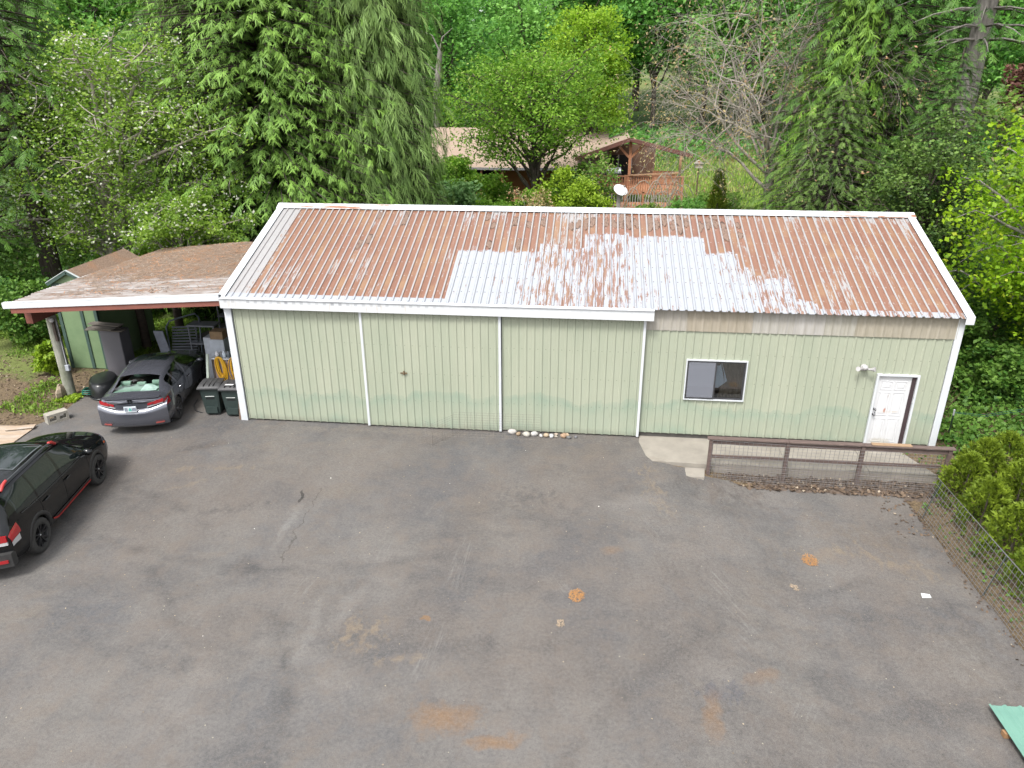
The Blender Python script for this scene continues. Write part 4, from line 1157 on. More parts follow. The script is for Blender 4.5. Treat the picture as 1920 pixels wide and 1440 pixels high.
KEEP = {(-10, 59): 'leafy tree top beside the grey dead trunk', (-42, 58): 'leafy woodland tree in the top left corner', (-34, 61): 'leafy woodland tree right of the top left corner tree', (39, 63): 'dark woodland fir behind the thick grey fir trunk',
        (-48, 64): 'leafy tree low at the left edge behind the corner tree', (-43, 65): 'second row leafy tree behind the top left corner tree', (-35, 65): 'leafy tree glimpsed above the apple tree blossom', (-10, 67): 'leafy tree glimpsed right of the weeping cedar top',
        (-1, 69): 'woodland tree above the left end of the house roof', (7, 67): 'woodland tree crown directly above the cherry tree', (16, 73): 'woodland tree just right of the lime green tree', (24, 66): 'large woodland tree above the covered deck', (31, 63): 'woodland tree behind the bare grey tree',
        (47, 65): 'woodland tree right of the thick fir trunk', (-3, 78): 'distant woodland tree above the dead trunk', (5, 75): 'distant tree glimpsed left of the lime green tree', (10, 76): 'distant tree directly behind the lime green tree', (22, 73): 'distant woodland tree with dark trunk behind the meadow',
        (29, 77): 'distant woodland tree right of the meadow', (37, 74): 'distant tree glimpsed between cedar and tall fir', (42, 74): 'distant tree glimpsed left of the thick fir trunk', (52, 75): 'distant woodland tree at the upper right edge', (15, 89): 'far tree deep in the woods right of the lime tree',
        (25, 86): 'far tree deep in the woods above the meadow', (31, 88): 'far tree deep behind the bare grey tree', (15, 103): 'farthest tree glimpsed low beside the lime green tree', (23, 104): 'dark far fir standing in the gap above the deck', (35, 101): 'farthest tree glimpsed low behind the bare tree', (-45, 74): 'dark far fir glimpsed behind the apple tree',
        (-11, 91): 'far tree glimpsed between weeping cedar and dead trunk', (51, 88): 'far tree in the gap right of the thick fir trunk'}
for k, (x, y, row) in enumerate(spots):
    if row == 1 and 13 < x < 24: y += 6
    con = (g.uniform() < (.16 if row < 3 else .3))
    i = int(g.integers(0, 3))
    ra, s_, sz = g.uniform(0, 6.28), g.uniform(.85, 1.15), g.uniform(.95, 1.1)
    lb = [v for q, v in KEEP.items() if abs(q[0]-x) < .75 and abs(q[1]-y) < .75]
    if not lb: continue                      # wholly hidden behind nearer trees
    pr = conp[0] if con else protos[i]
    key = 'c' if con else i
    o = pr if key not in first else copy_tree(pr)
    first.add(key)
    o.location = (x, y, float(h_ground(x, y))-.1)
    o.rotation_euler = (0, 0, ra); o.scale = (s_, s_, s_*sz)
    tag(o, lb[0], 'tree', 'trees in the woods behind the house')
# mid-distance trees left of the house and right of it
for (x, y, i, sc, lb) in ((-2.5, 44, 0, .8, 'rounded leafy tree just behind the left end of the brown house'), (3.5, 50, 1, .85, 'leafy tree close behind the brown house roof ridge'),
                          (30, 40, 0, .8, 'leafy tree beyond the meadow behind the conifers'), (38, 30, 1, .8, 'leafy tree far behind the yellow green maple')):
    o = copy_tree(protos[i]); o.location = (x, y, float(h_ground(x, y))-.1); o.rotation_euler = (0, 0, x); o.scale = (sc, sc, sc); tag(o, lb, 'tree')
    if 'group' in o: del o['group']
# ------------------------------------------------------------------ carport
CF = ((-6.15, -.25, 3.20), (-.03, -.25, 3.60), (-6.15, 7.5, 2.95), (-.03, 7.5, 3.48))
def zcar(x, y):
    u = (np.asarray(x, float)+6.15)/6.12; v = (np.asarray(y, float)+.25)/7.75
    return (CF[0][2]*(1-u)+CF[1][2]*u)*(1-v)+(CF[2][2]*(1-u)+CF[3][2]*u)*v
cport = thing('carport', 'open lean-to carport with needle covered roof and white fascia', 'carport', (-3.1, 1.0, 0))
def csheet_mat():
    t = NT('carport_steel'); p = t.obj(); 
    n = t.noise(t.mapping(p, (.5, 4, 1)), 2.2, 6, .7)
    col = t.mix(t.ramp(n, [(.4, 0), (.56, 1)]), rgb(.28, .27, .265), rgb(.165, .13, .11))
    return t.finish(t.bsdf(col, .6, 0, None, .3))
M_CS = csheet_mat()
g = np.random.default_rng(17)
ycur = -.25; k = 0
while ycur < 7.45:
    w = min(.96, 7.5-ycur); n = max(1, round(w/.12)); xl = -6.15+g.uniform(-.06, .05)
    prof = []
    for i in range(n*4+1):
        y = ycur+w*i/(n*4); prof.append((y, .012*(1+math.cos(2*math.pi*i/4))))
    xs = np.linspace(xl, -.03, 6)
    MB().grid([[(x, y, float(zcar(x, y))+h+.004*(k % 2)) for y, h in prof] for x in xs][::-1], True).build('roof_sheet', M_CS, cport)
    ycur += w; k += 1
# needle litter lying on it: a lumpy layer that lets the ribs show towards the edges
xs = np.arange(-6.1, -.05, .05); ys = np.arange(-.1, 7.48, .03)
X, Y = np.meshgrid(xs, ys)
n1 = vnoise(X*1.3, Y*1.3, 5)*.5+vnoise(X*4, Y*5, 6)*.3+vnoise(X*13, Y*16, 8)*.3
thick = .010+.040*(n1-.5)+.030*smooth01((Y-1.3)/3.0)-.016*smooth01((.5-Y)/.5)-.03*smooth01((-X-4.9)/1.2)*smooth01((4-Y)/4)
thick += .09*np.exp(-((X+3.2)**2/1.6+(Y-6.4)**2/.8))
Z = zcar(X, Y)+thick; Zc = Z; xs_c = xs; ys_c = ys
ny_, nx2 = X.shape
jj, ii = np.meshgrid(np.arange(ny_-1), np.arange(nx2-1), indexing='ij')
F = np.stack([jj*nx2+ii, jj*nx2+ii+1, (jj+1)*nx2+ii+1, (jj+1)*nx2+ii], -1).reshape(-1, 4)
def needles_mat():
    t = NT('needle_blanket'); p = t.obj()
    a = t.noise(p, 1.6, 5, .65); b_ = t.noise(p, 26, 5, .75); c_ = t.noise(t.mapping(p, (30, 90, 60), rot=(0, 0, .6)), 1.5, 3, .6)
    col = t.mix(t.ramp(b_, [(.35, 0), (.65, 1)]), rgb(.12, .082, .062), rgb(.285, .205, .15))
    col = t.mix(t.ramp(a, [(.52, 0), (.68, .7)]), col, rgb(.26, .135, .068))
    col = t.mix(t.ramp(c_, [(.56, 0), (.66, .55)]), col, rgb(.33, .255, .19))
    col = t.mix(t.ramp(t.noise(p, 3.2, 4, .6, ), [(.6, 0), (.75, .6)]), col, rgb(.19, .17, .155))
    return t.finish(t.bsdf(col, .95, 0, t.bump(t.math('ADD', b_, c_), .9, .03), .15))
M_NEEDLE = needles_mat()
base = np.array(cport.location)
o = link_mesh('needle_litter', fast_mesh('needle_litter', np.stack([X, Y, Z], -1).reshape(-1, 3)-base, F, smooth=True), cport, M_NEEDLE); o['kind'] = 'stuff'
g = np.random.default_rng(23); n = 3600; x = g.uniform(-6.0, -.15, n); y = g.uniform(.1, 7.4, n); a = g.uniform(0, 3.14, n); l = g.uniform(.03, .16, n)
ix_ = np.clip(((x+6.1)/.05).astype(int), 0, len(xs_c)-1); iy_ = np.clip(((y+.1)/.03).astype(int), 0, len(ys_c)-1); z = Zc[iy_, ix_]+g.uniform(.006, .02, n)
d = np.stack([np.cos(a)*l, np.sin(a)*l, g.uniform(-.01, .01, n)], 1); w = np.stack([-np.sin(a), np.cos(a), 0*a], 1)*.008; p_ = np.stack([x, y, z], 1)-base
V = np.stack([p_-d-w, p_-d+w, p_+d+w, p_+d-w], 1).reshape(-1, 3)
o = link_mesh('twig_litter', fast_mesh('twig_litter', V, np.arange(4*n).reshape(n, 4), {'rnd': g.uniform(0, 1, n)}), cport, leaf_material('dry_twigs', rgb(.10, .07, .055), rgb(.40, .33, .26), rgb(.36, .18, .09), .8, trans=.0, rough=.9)); o['kind'] = 'stuff'
REDW = simple('red_brown_timber', rgb(.23, .075, .05), rgb(.17, .06, .045), .7, 4, stretch=(.6, 4, 4))
DKW = simple('dark_timber', rgb(.09, .065, .05), rgb(.05, .04, .032), .85, 5, stretch=(.5, 3, 3))
def plank(b, p0, p1, w, h): return b.beam(p0, p1, w, h)
b = MB(); b.beam((-6.2, -.285, zcar(-6.2, -.28)-.045), (-.06, -.285, 3.60-.045), .03, .15); b.beam((-6.2, -.24, float(zcar(-6.2, -.25))+.04), (-.06, -.24, 3.60+.04), .12, .012)
b.build('fascia', WHITE, cport)
b = MB(); b.beam((-6.02, -.245, float(zcar(-6.02, -.25))-.19), (-.06, -.245, 3.60-.19), .045, .15); b.build('front_beam', REDW, cport)
b = MB(); b.beam((-5.95, .2, 2.66), (-5.95, 7.45, 2.60), .20, .30); b.build('side_beam', REDW, cport)
for x in np.arange(-5.3, -.3, .8):
    b = MB(); b.beam((x, -.2, float(zcar(x, -.2))-.10), (x, 7.45, float(zcar(x, 7.45))-.10), .05, .13); b.build('rafter', DKW, cport)
POSTW = bark('weathered_post', rgb(.17, .175, .145), rgb(.29, .285, .245))
for (x, y) in ((-5.94, 1.0), (-5.94, 5.1), (-5.94, 7.3), (-.35, 7.3)):
    zt = 2.5 if x < -1 else 3.3
    b = MB(); b.tube([(x, y, -.05), (x+.005, y, .9), (x-.01, y, 1.8), (x, y, zt)], [.155, .145, .14, .135], 14)
    po = b.build('post', POSTW if y < 2 else DKW, cport)
    if y < 2:
        b = MB(); b.lathe([(0, -.13), (.055, -.12), (.075, -.08), (.06, -.03), (.03, 0)], 12, (x+.16, y-.14, 2.42), 'Y'); b.build('porch_lamp', simple('white_globe', rgb(.7, .7, .7), None, .3), po)
        b = MB(); b.tube([(x+.155, y-.03, 2.4), (x+.16, y-.05, 1.7), (x+.165, y-.06, 1.2), (x+.165, y-.06, .95)], .014, 6); b.build('conduit', simple('grey_conduit', rgb(.5, .52, .55), None, .5), po)
        b = MB(); b.bevbox(x+.12, x+.24, y-.12, y-.02, .82, 1.0, .012); b.build('outlet_box', simple('grey_box', rgb(.42, .45, .5), None, .5), po)
        b = MB(); b.beam((x+.11, y-.11, 1.75), (x+.11, y-.11, 2.45), .07, .05); b.build('nailer', DKW, po)

# ------------------------------------------------------------------ small shed behind the carport
shed = thing('garden_shed', 'small light green shed with dark green trim behind the carport post', 'shed', (-6.7, 4.5, 0))
SG = simple('shed_green', rgb(.16, .235, .12), rgb(.13, .20, .10), .7, 3); SDG = simple('shed_trim_green', rgb(.045, .085, .07), None, .6); SRF = simple('shed_roofing', rgb(.10, .065, .05), rgb(.06, .05, .045), .9, 12, bump=.4)
X0, X1, Y0, Y1, ZE, ZA = -7.32, -6.10, 3.1, 6.0, 2.86, 3.22; XM = (X0+X1)/2
b = MB(); b.prism([(X0, 0), (X1, 0), (X1, ZE), (XM, ZA-.03), (X0, ZE)], (Y0, Y1), 'Y'); b.build('wall', SG, shed)
for x in (X0, XM+.14, X1):
    b = MB(); b.box(x-.05, x+.05, Y0-.035, Y0+.02 if x not in (X0, X1) else Y0+.06, 0, ZE-.06); b.build('trim_board', SDG, shed)
b = MB(); b.box(X0+.05, X1-.05, Y0-.03, Y0-.003, ZE-.10, ZE-.02); b.build('trim_board', SDG, shed)
b = MB(); b.box(X0+.06, X1-.06, Y0-.028, Y0-.003, ZE-.19, ZE-.105); b.build('white_band', WHITE, shed)
for s_ in (-1, 1):
    b = MB(); b.beam((XM, Y0-.08, ZA+.005), (XM+s_*.74, Y0-.08, ZE-.05), .05, .10); b.build('barge_board', SDG, shed)
    b = MB(); b.beam((XM, Y0-.085, ZA+.066), (XM+s_*.76, Y0-.085, ZE+.008), .06, .02); b.build('barge_edge', simple('pale_edge', rgb(.5, .55, .55), None, .6), shed)
    b = MB(); b.add([(XM, Y0-.1, ZA+.06), (XM, Y1+.1, ZA+.06), (XM+s_*.76, Y1+.1, ZE+.0), (XM+s_*.76, Y0-.1, ZE+.0)], [(0, 1, 2, 3)]); b.build('roof', M_NEEDLE if s_ > 0 else SRF, shed)

# ------------------------------------------------------------------ things under the carport
def cinder(root):
    """hollow concrete block: two cells through it"""
    b = MB(); L_, W_, H_ = .40, .20, .19
    xs = [-.2, -.155, -.03, .03, .155, .2]
    for i in range(5):
        if i in (1, 3):
            b.box(xs[i], xs[i+1], -.1, -.05, 0, H_); b.box(xs[i], xs[i+1], .05, .1, 0, H_)
        else: b.box(xs[i], xs[i+1], -.1, .1, 0, H_)
    return b
blk = thing('concrete_block', 'hollow concrete block standing on the asphalt edge near the carport', 'block', (-5.12, -.72, .0))
b = cinder(blk); M_ = Matrix.Translation((-5.12, -.72, .0)) @ Matrix.Rotation(R(55), 4, 'Z') @ Matrix.Translation((0, 0, .135)) @ Matrix.Rotation(R(90), 4, 'X') @ Matrix.Translation((0, 0, -.15)) @ Matrix.Scale(1.35, 4)
b.xform(M_); b.build('block', simple('pale_concrete', rgb(.36, .34, .29), rgb(.28, .26, .22), .9, 8, bump=.5), blk)
b = MB(); b.blob((-6.05, .82, .16), (.13, .26, .24), 9, 7, .16, 5, smooth=False)
o = b.build('stone', simple('tan_stone', rgb(.30, .24, .17), rgb(.22, .18, .13), .9, 5, bump=.6)); tag(o, 'tan stone slab leaning by the foot of the carport post', 'stone')
# plywood sheets on the soil
PLY = simple('weathered_plywood', rgb(.40, .29, .19), rgb(.30, .24, .19), .8, 2.5, stretch=(1, 5, 1), dirt=rgb(.42, .38, .33), dirt_amt=.45)
for i, (cx, cyy, w, l, an, z, lb) in enumerate(((-6.35, -1.75, 1.9, 1.1, 4, .03, 'weathered plywood sheet lying on the soil behind the SUV'), (-5.75, -1.33, .7, .22, 20, .075, 'short plank on top of the plywood sheets'))):
    o = MB().bevbox(-w/2, w/2, -l/2, l/2, 0, .022, .003).build('plywood_sheet' if i < 1 else 'short_plank', PLY)
    o.location = (cx, cyy, z-.02); o.rotation_euler = (0, 0, R(an)); tag(o, lb, 'plank')
# grey slab-sided cabinet with a heap of old boards
cab = thing('grey_cabinet', 'tall plain grey cabinet standing beside the carport post', 'cabinet', (-5.35, 2.75, 0))
MB().bevbox(-5.68, -5.02, 2.5, 3.0, 0, 1.5, .01).build('carcass', simple('mauve_grey_panel', rgb(.12, .117, .13), rgb(.10, .097, .11), .6, 2), cab)
MB().box(-5.66, -5.04, 2.492, 2.498, .05, 1.45).build('door', simple('mauve_grey_door', rgb(.13, .126, .14), rgb(.11, .107, .12), .6, 2), cab)
OLDW = simple('old_grey_boards', rgb(.15, .13, .11), rgb(.09, .08, .068), .9, 5, stretch=(1, 5, 5), bump=.4)
g = np.random.default_rng(8)
lbo = ('lowest weathered board sticking out on the grey cabinet', 'weathered board second from the bottom on the grey cabinet', 'middle weathered board of the heap on the cabinet', 'weathered board second from the top on the cabinet', 'topmost weathered board on the grey cabinet')
for i in range(5):
    z = 1.52+.034*i; an = g.uniform(-.35, .35)
    cx, cyy = -5.62+g.uniform(-.12, .12), 2.72+g.uniform(-.22, .22); Lh = g.uniform(.42, .68)
    o = MB().obox((0, 0, 0), (math.cos(an), math.sin(an), .02), (-math.sin(an), math.cos(an), 0), (0, 0, 1), Lh, .12, .015).build('old_board', OLDW)
    o.location = (cx, cyy, z); tag(o, lbo[i], 'board', 'old boards heaped on the cabinet')
# black tub turned on its side
TUBP = NT('black_tub'); TUBP = TUBP.finish(TUBP.bsdf(rgb(.012, .013, .014), .28, 0, None, .5))
tub = thing('garden_tub', 'black plastic tub lying upturned between sedan and carport post', 'tub', (-5.05, 1.35, 0))
rows = []
for i in range(9):
    t = i/8; r = 1-.28*t**2 if t < .8 else (1-.28*.64)*(1-((t-.8)/.2)**2*.999); z = .03+.44*math.sin(t*math.pi/2)
    rows.append([(-5.05+(.42*r)*math.cos(a)*(1+.12*math.cos(2*a))-.18*math.sin(a)*r, 1.35+.66*r*math.sin(a), z) for a in np.linspace(0, 2*math.pi, 25)])
MB().grid(rows).build('shell', TUBP, tub)
MB().tube([(-5.05+.45*math.cos(a)*(1+.12*math.cos(2*a))-.18*math.sin(a), 1.35+.69*math.sin(a), .04) for a in np.linspace(0, 2*math.pi, 28)], .025, 6, caps=False).build('rim', TUBP, tub)
hose = MB(); hose.tube([(-5.35+.20*math.cos(a)+.01*k, 1.05+.22*math.sin(a), .10+.02*math.sin(3*a)+.012*k*a) for k in range(3) for a in np.linspace(0, 2*math.pi, 18)], .014, 6)
o = hose.build('garden_hose', simple('green_hose', rgb(.02, .16, .11), None, .5)); tag(o, 'coiled green garden hose against the black tub', 'hose')
# metal bench frame with slats, leaning; white panel beside it
bench = thing('slatted_frame', 'dark tubular frame with grey slats leaning inside the carport', 'frame', (-4.0, 4.1, 0))
b = MB(); fr_ = [(-4.42, 4.0, .05), (-4.55, 4.25, 1.1), (-4.45, 4.33, 1.28), (-4.2, 4.4, 1.36), (-3.6, 4.5, 1.52), (-3.45, 4.45, 1.4), (-3.42, 4.2, .1)]
b.tube(fr_, .03, 8); b.build('tube_frame', simple('slate_tube', rgb(.12, .15, .18), None, .4), bench)
for i in range(11):
    z = .18+.088*i; y = 4.06+.028*i
    MB().beam((-4.40+.0*i, y, z), (-3.52, y+.02, z+.02+.004*i), .012, .055).build('slat', simple('slat_grey', rgb(.13, .145, .17), None, .6) if i == 0 else bpy.data.materials['slat_grey'], bench)
o = MB().obox((-4.62, 4.0, .55), (1, .05, 0), (0, .97, .24), (0, -.24, .97), .16, .015, .55).build('leaning_board', simple('white_panel', rgb(.42, .45, .54), None, .6)); tag(o, 'narrow white panel leaning beside the slatted frame', 'panel')
# plastic shelving
SHELF = simple('grey_shelving', rgb(.24, .25, .28), rgb(.19, .2, .23), .6)
def shelving(x0, x1, y0, y1, zs, lb):
    r = thing('plastic_shelving', lb, 'shelf', ((x0+x1)/2, (y0+y1)/2, 0))
    for z in zs: MB().bevbox(x0, x1, y0, y1, z-.06, z, .012).build('shelf_board', SHELF, r)
    for x in (x0+.04, x1-.04):
        for y in (y0+.04, y1-.04): MB().tube([(x, y, .01), (x, y, zs[-1]-.03)], .026, 8).build('leg', SHELF, r)
    return r
shelving(-3.75, -2.80, 4.1, 4.6, (.62, 1.24), 'grey plastic shelving unit with two shelves deep in the carport')
shelving(-3.62, -2.75, 5.9, 6.4, (.45, 1.0, 1.6), 'taller grey plastic shelving unit at the back of the carport')
# work table by the barn corner with yellow cords, cabinet, boxes
tbl = thing('work_table', 'cluttered work table with white top beside the barn corner', 'table', (-.9, 1.3, 0))
MB().bevbox(-1.32, -.25, 1.0, 1.6, 1.31, 1.35, .006).build('table_top', simple('table_white', rgb(.5, .52, .55), None, .6), tbl)
for x, y in ((-1.28, 1.05), (-.3, 1.05), (-1.28, 1.55), (-.3, 1.55)): MB().box(x-.03, x+.03, y-.03, y+.03, 0, 1.31).build('leg', DKW, tbl)
MB().box(-1.25, -.33, 1.03, 1.05, .5, 1.28).build('back_board', simple('table_panel', rgb(.3, .28, .29), rgb(.16, .07, .05), .7, 3), tbl)
YEL = simple('yellow_cord', rgb(.62, .36, .02), rgb(.52, .28, .02), .5)
for i, (cx, sg) in enumerate(((-1.06, .4), (-.62, 0))):
    b = MB(); g = np.random.default_rng(40+i)
    for k in range(11):
        w = g.uniform(.05, .15); ln = g.uniform(.5, .8); cxx = cx+g.uniform(-.05, .05)
        P = []
        for a in np.linspace(0, 2*math.pi, 20): P.append((cxx+w*math.cos(a)+sg*(.62-ln*.5*(1+math.sin(a)))*(.3 if i == 0 else 0), 0.96+.006*k+g.uniform(-.004, .004), 1.40-ln*.5+ln*.5*math.sin(a)))
        b.tube(P, .014, 5, caps=False)
    o = b.build('extension_cord', YEL); tag(o, ('tangled yellow extension cord hanging at the left of the work table', 'coiled yellow extension cord hanging nearest the barn corner')[i], 'cord')
o = MB().bevbox(-1.72, -1.28, 1.8, 2.2, .02, 1.62, .012).build('filing_cabinet', simple('pale_cabinet', rgb(.52, .56, .62), None, .5)); tag(o, 'pale filing cabinet behind the work table', 'cabinet')
o = MB().bevbox(-1.68, -1.28, 1.8, 2.15, 1.625, 1.87, .01).build('cardboard_box', simple('cardboard', rgb(.27, .18, .10), rgb(.21, .14, .08), .85)); tag(o, 'open brown cardboard box on top of the filing cabinet', 'box')
for i, (x, y, z, c) in enumerate(((-.95, 1.12, 1.35, (.55, .62, .7)), (-1.15, 1.1, 1.35, (.6, .6, .62)), (-.82, 1.14, 1.35, (.10, .12, .14)), (-.70, 1.2, 1.35, (.05, .055, .06)), (-.62, 1.06, 1.35, (.5, .5, .5)))):
    b = MB(); b.lathe([(0, 0), (.05, 0), (.055, .02), (.055, .12), (.03, .15), (.022, .19), (0, .19)], 12, (x, y, z))
    o = b.build('bottle', simple('bottle_%d' % i, rgb(*c), None, .35)); tag(o, 'small %s bottle among clutter on the work table' % ('blue', 'white', 'slate', 'black', 'grey')[i], 'bottle')
o = MB().bevbox(-2.02, -1.76, 2.0, 2.4, .0, 1.6, .01).build('white_carton', simple('white_carton', rgb(.5, .53, .58), None, .7)); tag(o, 'stack-height white carton left of the filing cabinet', 'box')
o = MB().beam((-1.46, .75, .02), (-1.36, .95, 1.5), .10, .03).build('pale_post', simple('pale_green_timber', rgb(.42, .48, .42), None, .7)); tag(o, 'pale leaning timber left of the yellow cords', 'timber')
# wheeled bins
BIN = simple('green_bin_plastic', rgb(.022, .036, .033), rgb(.03, .045, .041), .5, 8)
BINL = simple('bin_lid_plastic', rgb(.035, .036, .038), rgb(.055, .055, .057), .6, 8)
def wheelie(x, y, rz, lb):
    r = thing('wheeled_bin', lb, 'bin', (x, y, .0), rz, 'wheeled bins by the barn corner'); r.scale = (.95, .95, .90)
    b = MB(); rows = []
    for z, hx, y0, y1 in ((.03, .20, -.20, .24), (.10, .215, -.215, .245), (.55, .245, -.25, .27), (.86, .265, -.275, .29), (.90, .295, -.30, .31), (.955, .295, -.30, .31)):
        rows.append([(-hx, y0, z), (-hx*.8, y0-.02, z), (hx*.8, y0-.02, z), (hx, y0, z), (hx, y1, z), (-hx, y1, z), (-hx, y0, z)])
    b.grid(rows, False); b.add([rows[0][i] for i in range(6)], [(5, 4, 3, 2, 1, 0)])
    b.box(-.16, .16, -.30, -.235, .10, .30)
    b.build('body', BIN, r, local=True)
    b = MB(); P = []
    for yy, zz in ((-.36, .955), (-.355, .985), (-.1, 1.03), (.2, 1.04), (.33, 1.01), (.36, .95)):
        P.append([(xx*(1.0 if abs(xx) < .28 else 1), yy, zz-(.03 if abs(xx) > .28 else 0)) for xx in (-.315, -.27, -.1, .1, .27, .315)])
    b.grid(P, True); b.add([(-.315, -.36, .925), (.315, -.36, .925), (.315, -.36, .955), (-.315, -.36, .955)], [(0, 1, 2, 3)])
    ld = b.build('lid', BINL, r, local=True)
    for sx in (-.14, .02, .14): MB().bevbox(sx-.01, sx+.01, -.3, .25, 1.0, 1.045, .004).build('lid_rib', BINL, ld, local=True)
    MB().bevbox(-.13, .13, -.275, -.255, .55, .75, .008).build('grab_recess', simple('bin_recess', rgb(.006, .009, .009), None, .6), r, local=True)
    MB().tube([(-.13, -.285, .66), (.13, -.285, .66)], .012, 6).build('lift_bar', simple('lift_bar', rgb(.5, .52, .5), None, .4), r, local=True)
    for sx in (-.26, .26): b = MB(); b.lathe([(0, -.03), (.11, -.03), (.12, -.015), (.12, .015), (.11, .03), (0, .03)], 16, (sx, .26, .12), 'X'); b.build('wheel', RUBBER0, r, local=True)
    return r
RUBBER0 = simple('bin_tyre', rgb(.02, .02, .02), None, .8)
wheelie(-1.02, .30, R(9), 'dark green wheeled bin beside the grey sedan')
w2 = wheelie(-.38, .27, R(6), 'dark green wheeled bin with white lid sticker at the barn corner')
MB().box(-.14, .10, -.22, -.14, 1.052, 1.056).build('lid_sticker', simple('sticker_white', rgb(.75, .75, .75), None, .6), w2, local=True)
for i, (x, z1, an) in enumerate(((-.115, 1.15, .03), (-.06, .8, -.02))):
    o = MB().beam((x, -.10-.05*i, .0), (x+an, .06-.05*i, z1), .05, .02).build('wood_strip', simple('brown_strip', rgb(.16, .10, .07), rgb(.11, .075, .055), .85) if i == 0 else bpy.data.materials['brown_strip'])
    tag(o, ('tall brown wood strip leaning on the barn corner trim', 'shorter brown wood strip beside the barn corner trim')[i], 'plank')
o = MB().tube([(-1.35, .15, .02), (-1.6, .25, .03), (-1.85, .6, .02), (-1.95, 1.0, .02)], .014, 6).build('black_cable', BINL); tag(o, 'black cable on the ground between sedan and bins', 'cable')
# ------------------------------------------------------------------ cars
def pchip(keys):
    K = sorted(keys); xs = np.array([k[0] for k in K], float); ys = np.array([k[1] for k in K], float)
    h = np.diff(xs); d = np.diff(ys)/h
    m = np.zeros(len(xs))
    for i in range(1, len(xs)-1):
        if d[i-1]*d[i] > 0:
            w1, w2 = 2*h[i]+h[i-1], h[i]+2*h[i-1]; m[i] = (w1+w2)/(w1/d[i-1]+w2/d[i])
    m[0], m[-1] = d[0], d[-1]
    def f(x):
        x = np.clip(np.asarray(x, float), xs[0], xs[-1]); i = np.clip(np.searchsorted(xs, x)-1, 0, len(h)-1)
        t = (x-xs[i])/h[i]
        return (2*t**3-3*t**2+1)*ys[i]+(t**3-2*t**2+t)*h[i]*m[i]+(-2*t**3+3*t**2)*ys[i+1]+(t**3-t**2)*h[i]*m[i+1]
    return f

def car_paint(name, c, metal=0.0, rough=.28, coat=1.0, spec=.35):
    t = NT(name); p = t.obj()
    n = t.noise(p, 3.5, 5, .6)
    dust = t.ramp(t.noise(p, 9, 5, .7), [(.5, 0), (.85, .05)])
    col = t.mix(dust, c, rgb(.10, .095, .085))
    sh = t.bsdf(col, t.math('ADD', t.math('MULTIPLY', n, .10), rough-.05), metal, None, spec, Coat_Weight=coat, Coat_Roughness=.025)
    return t.finish(sh)

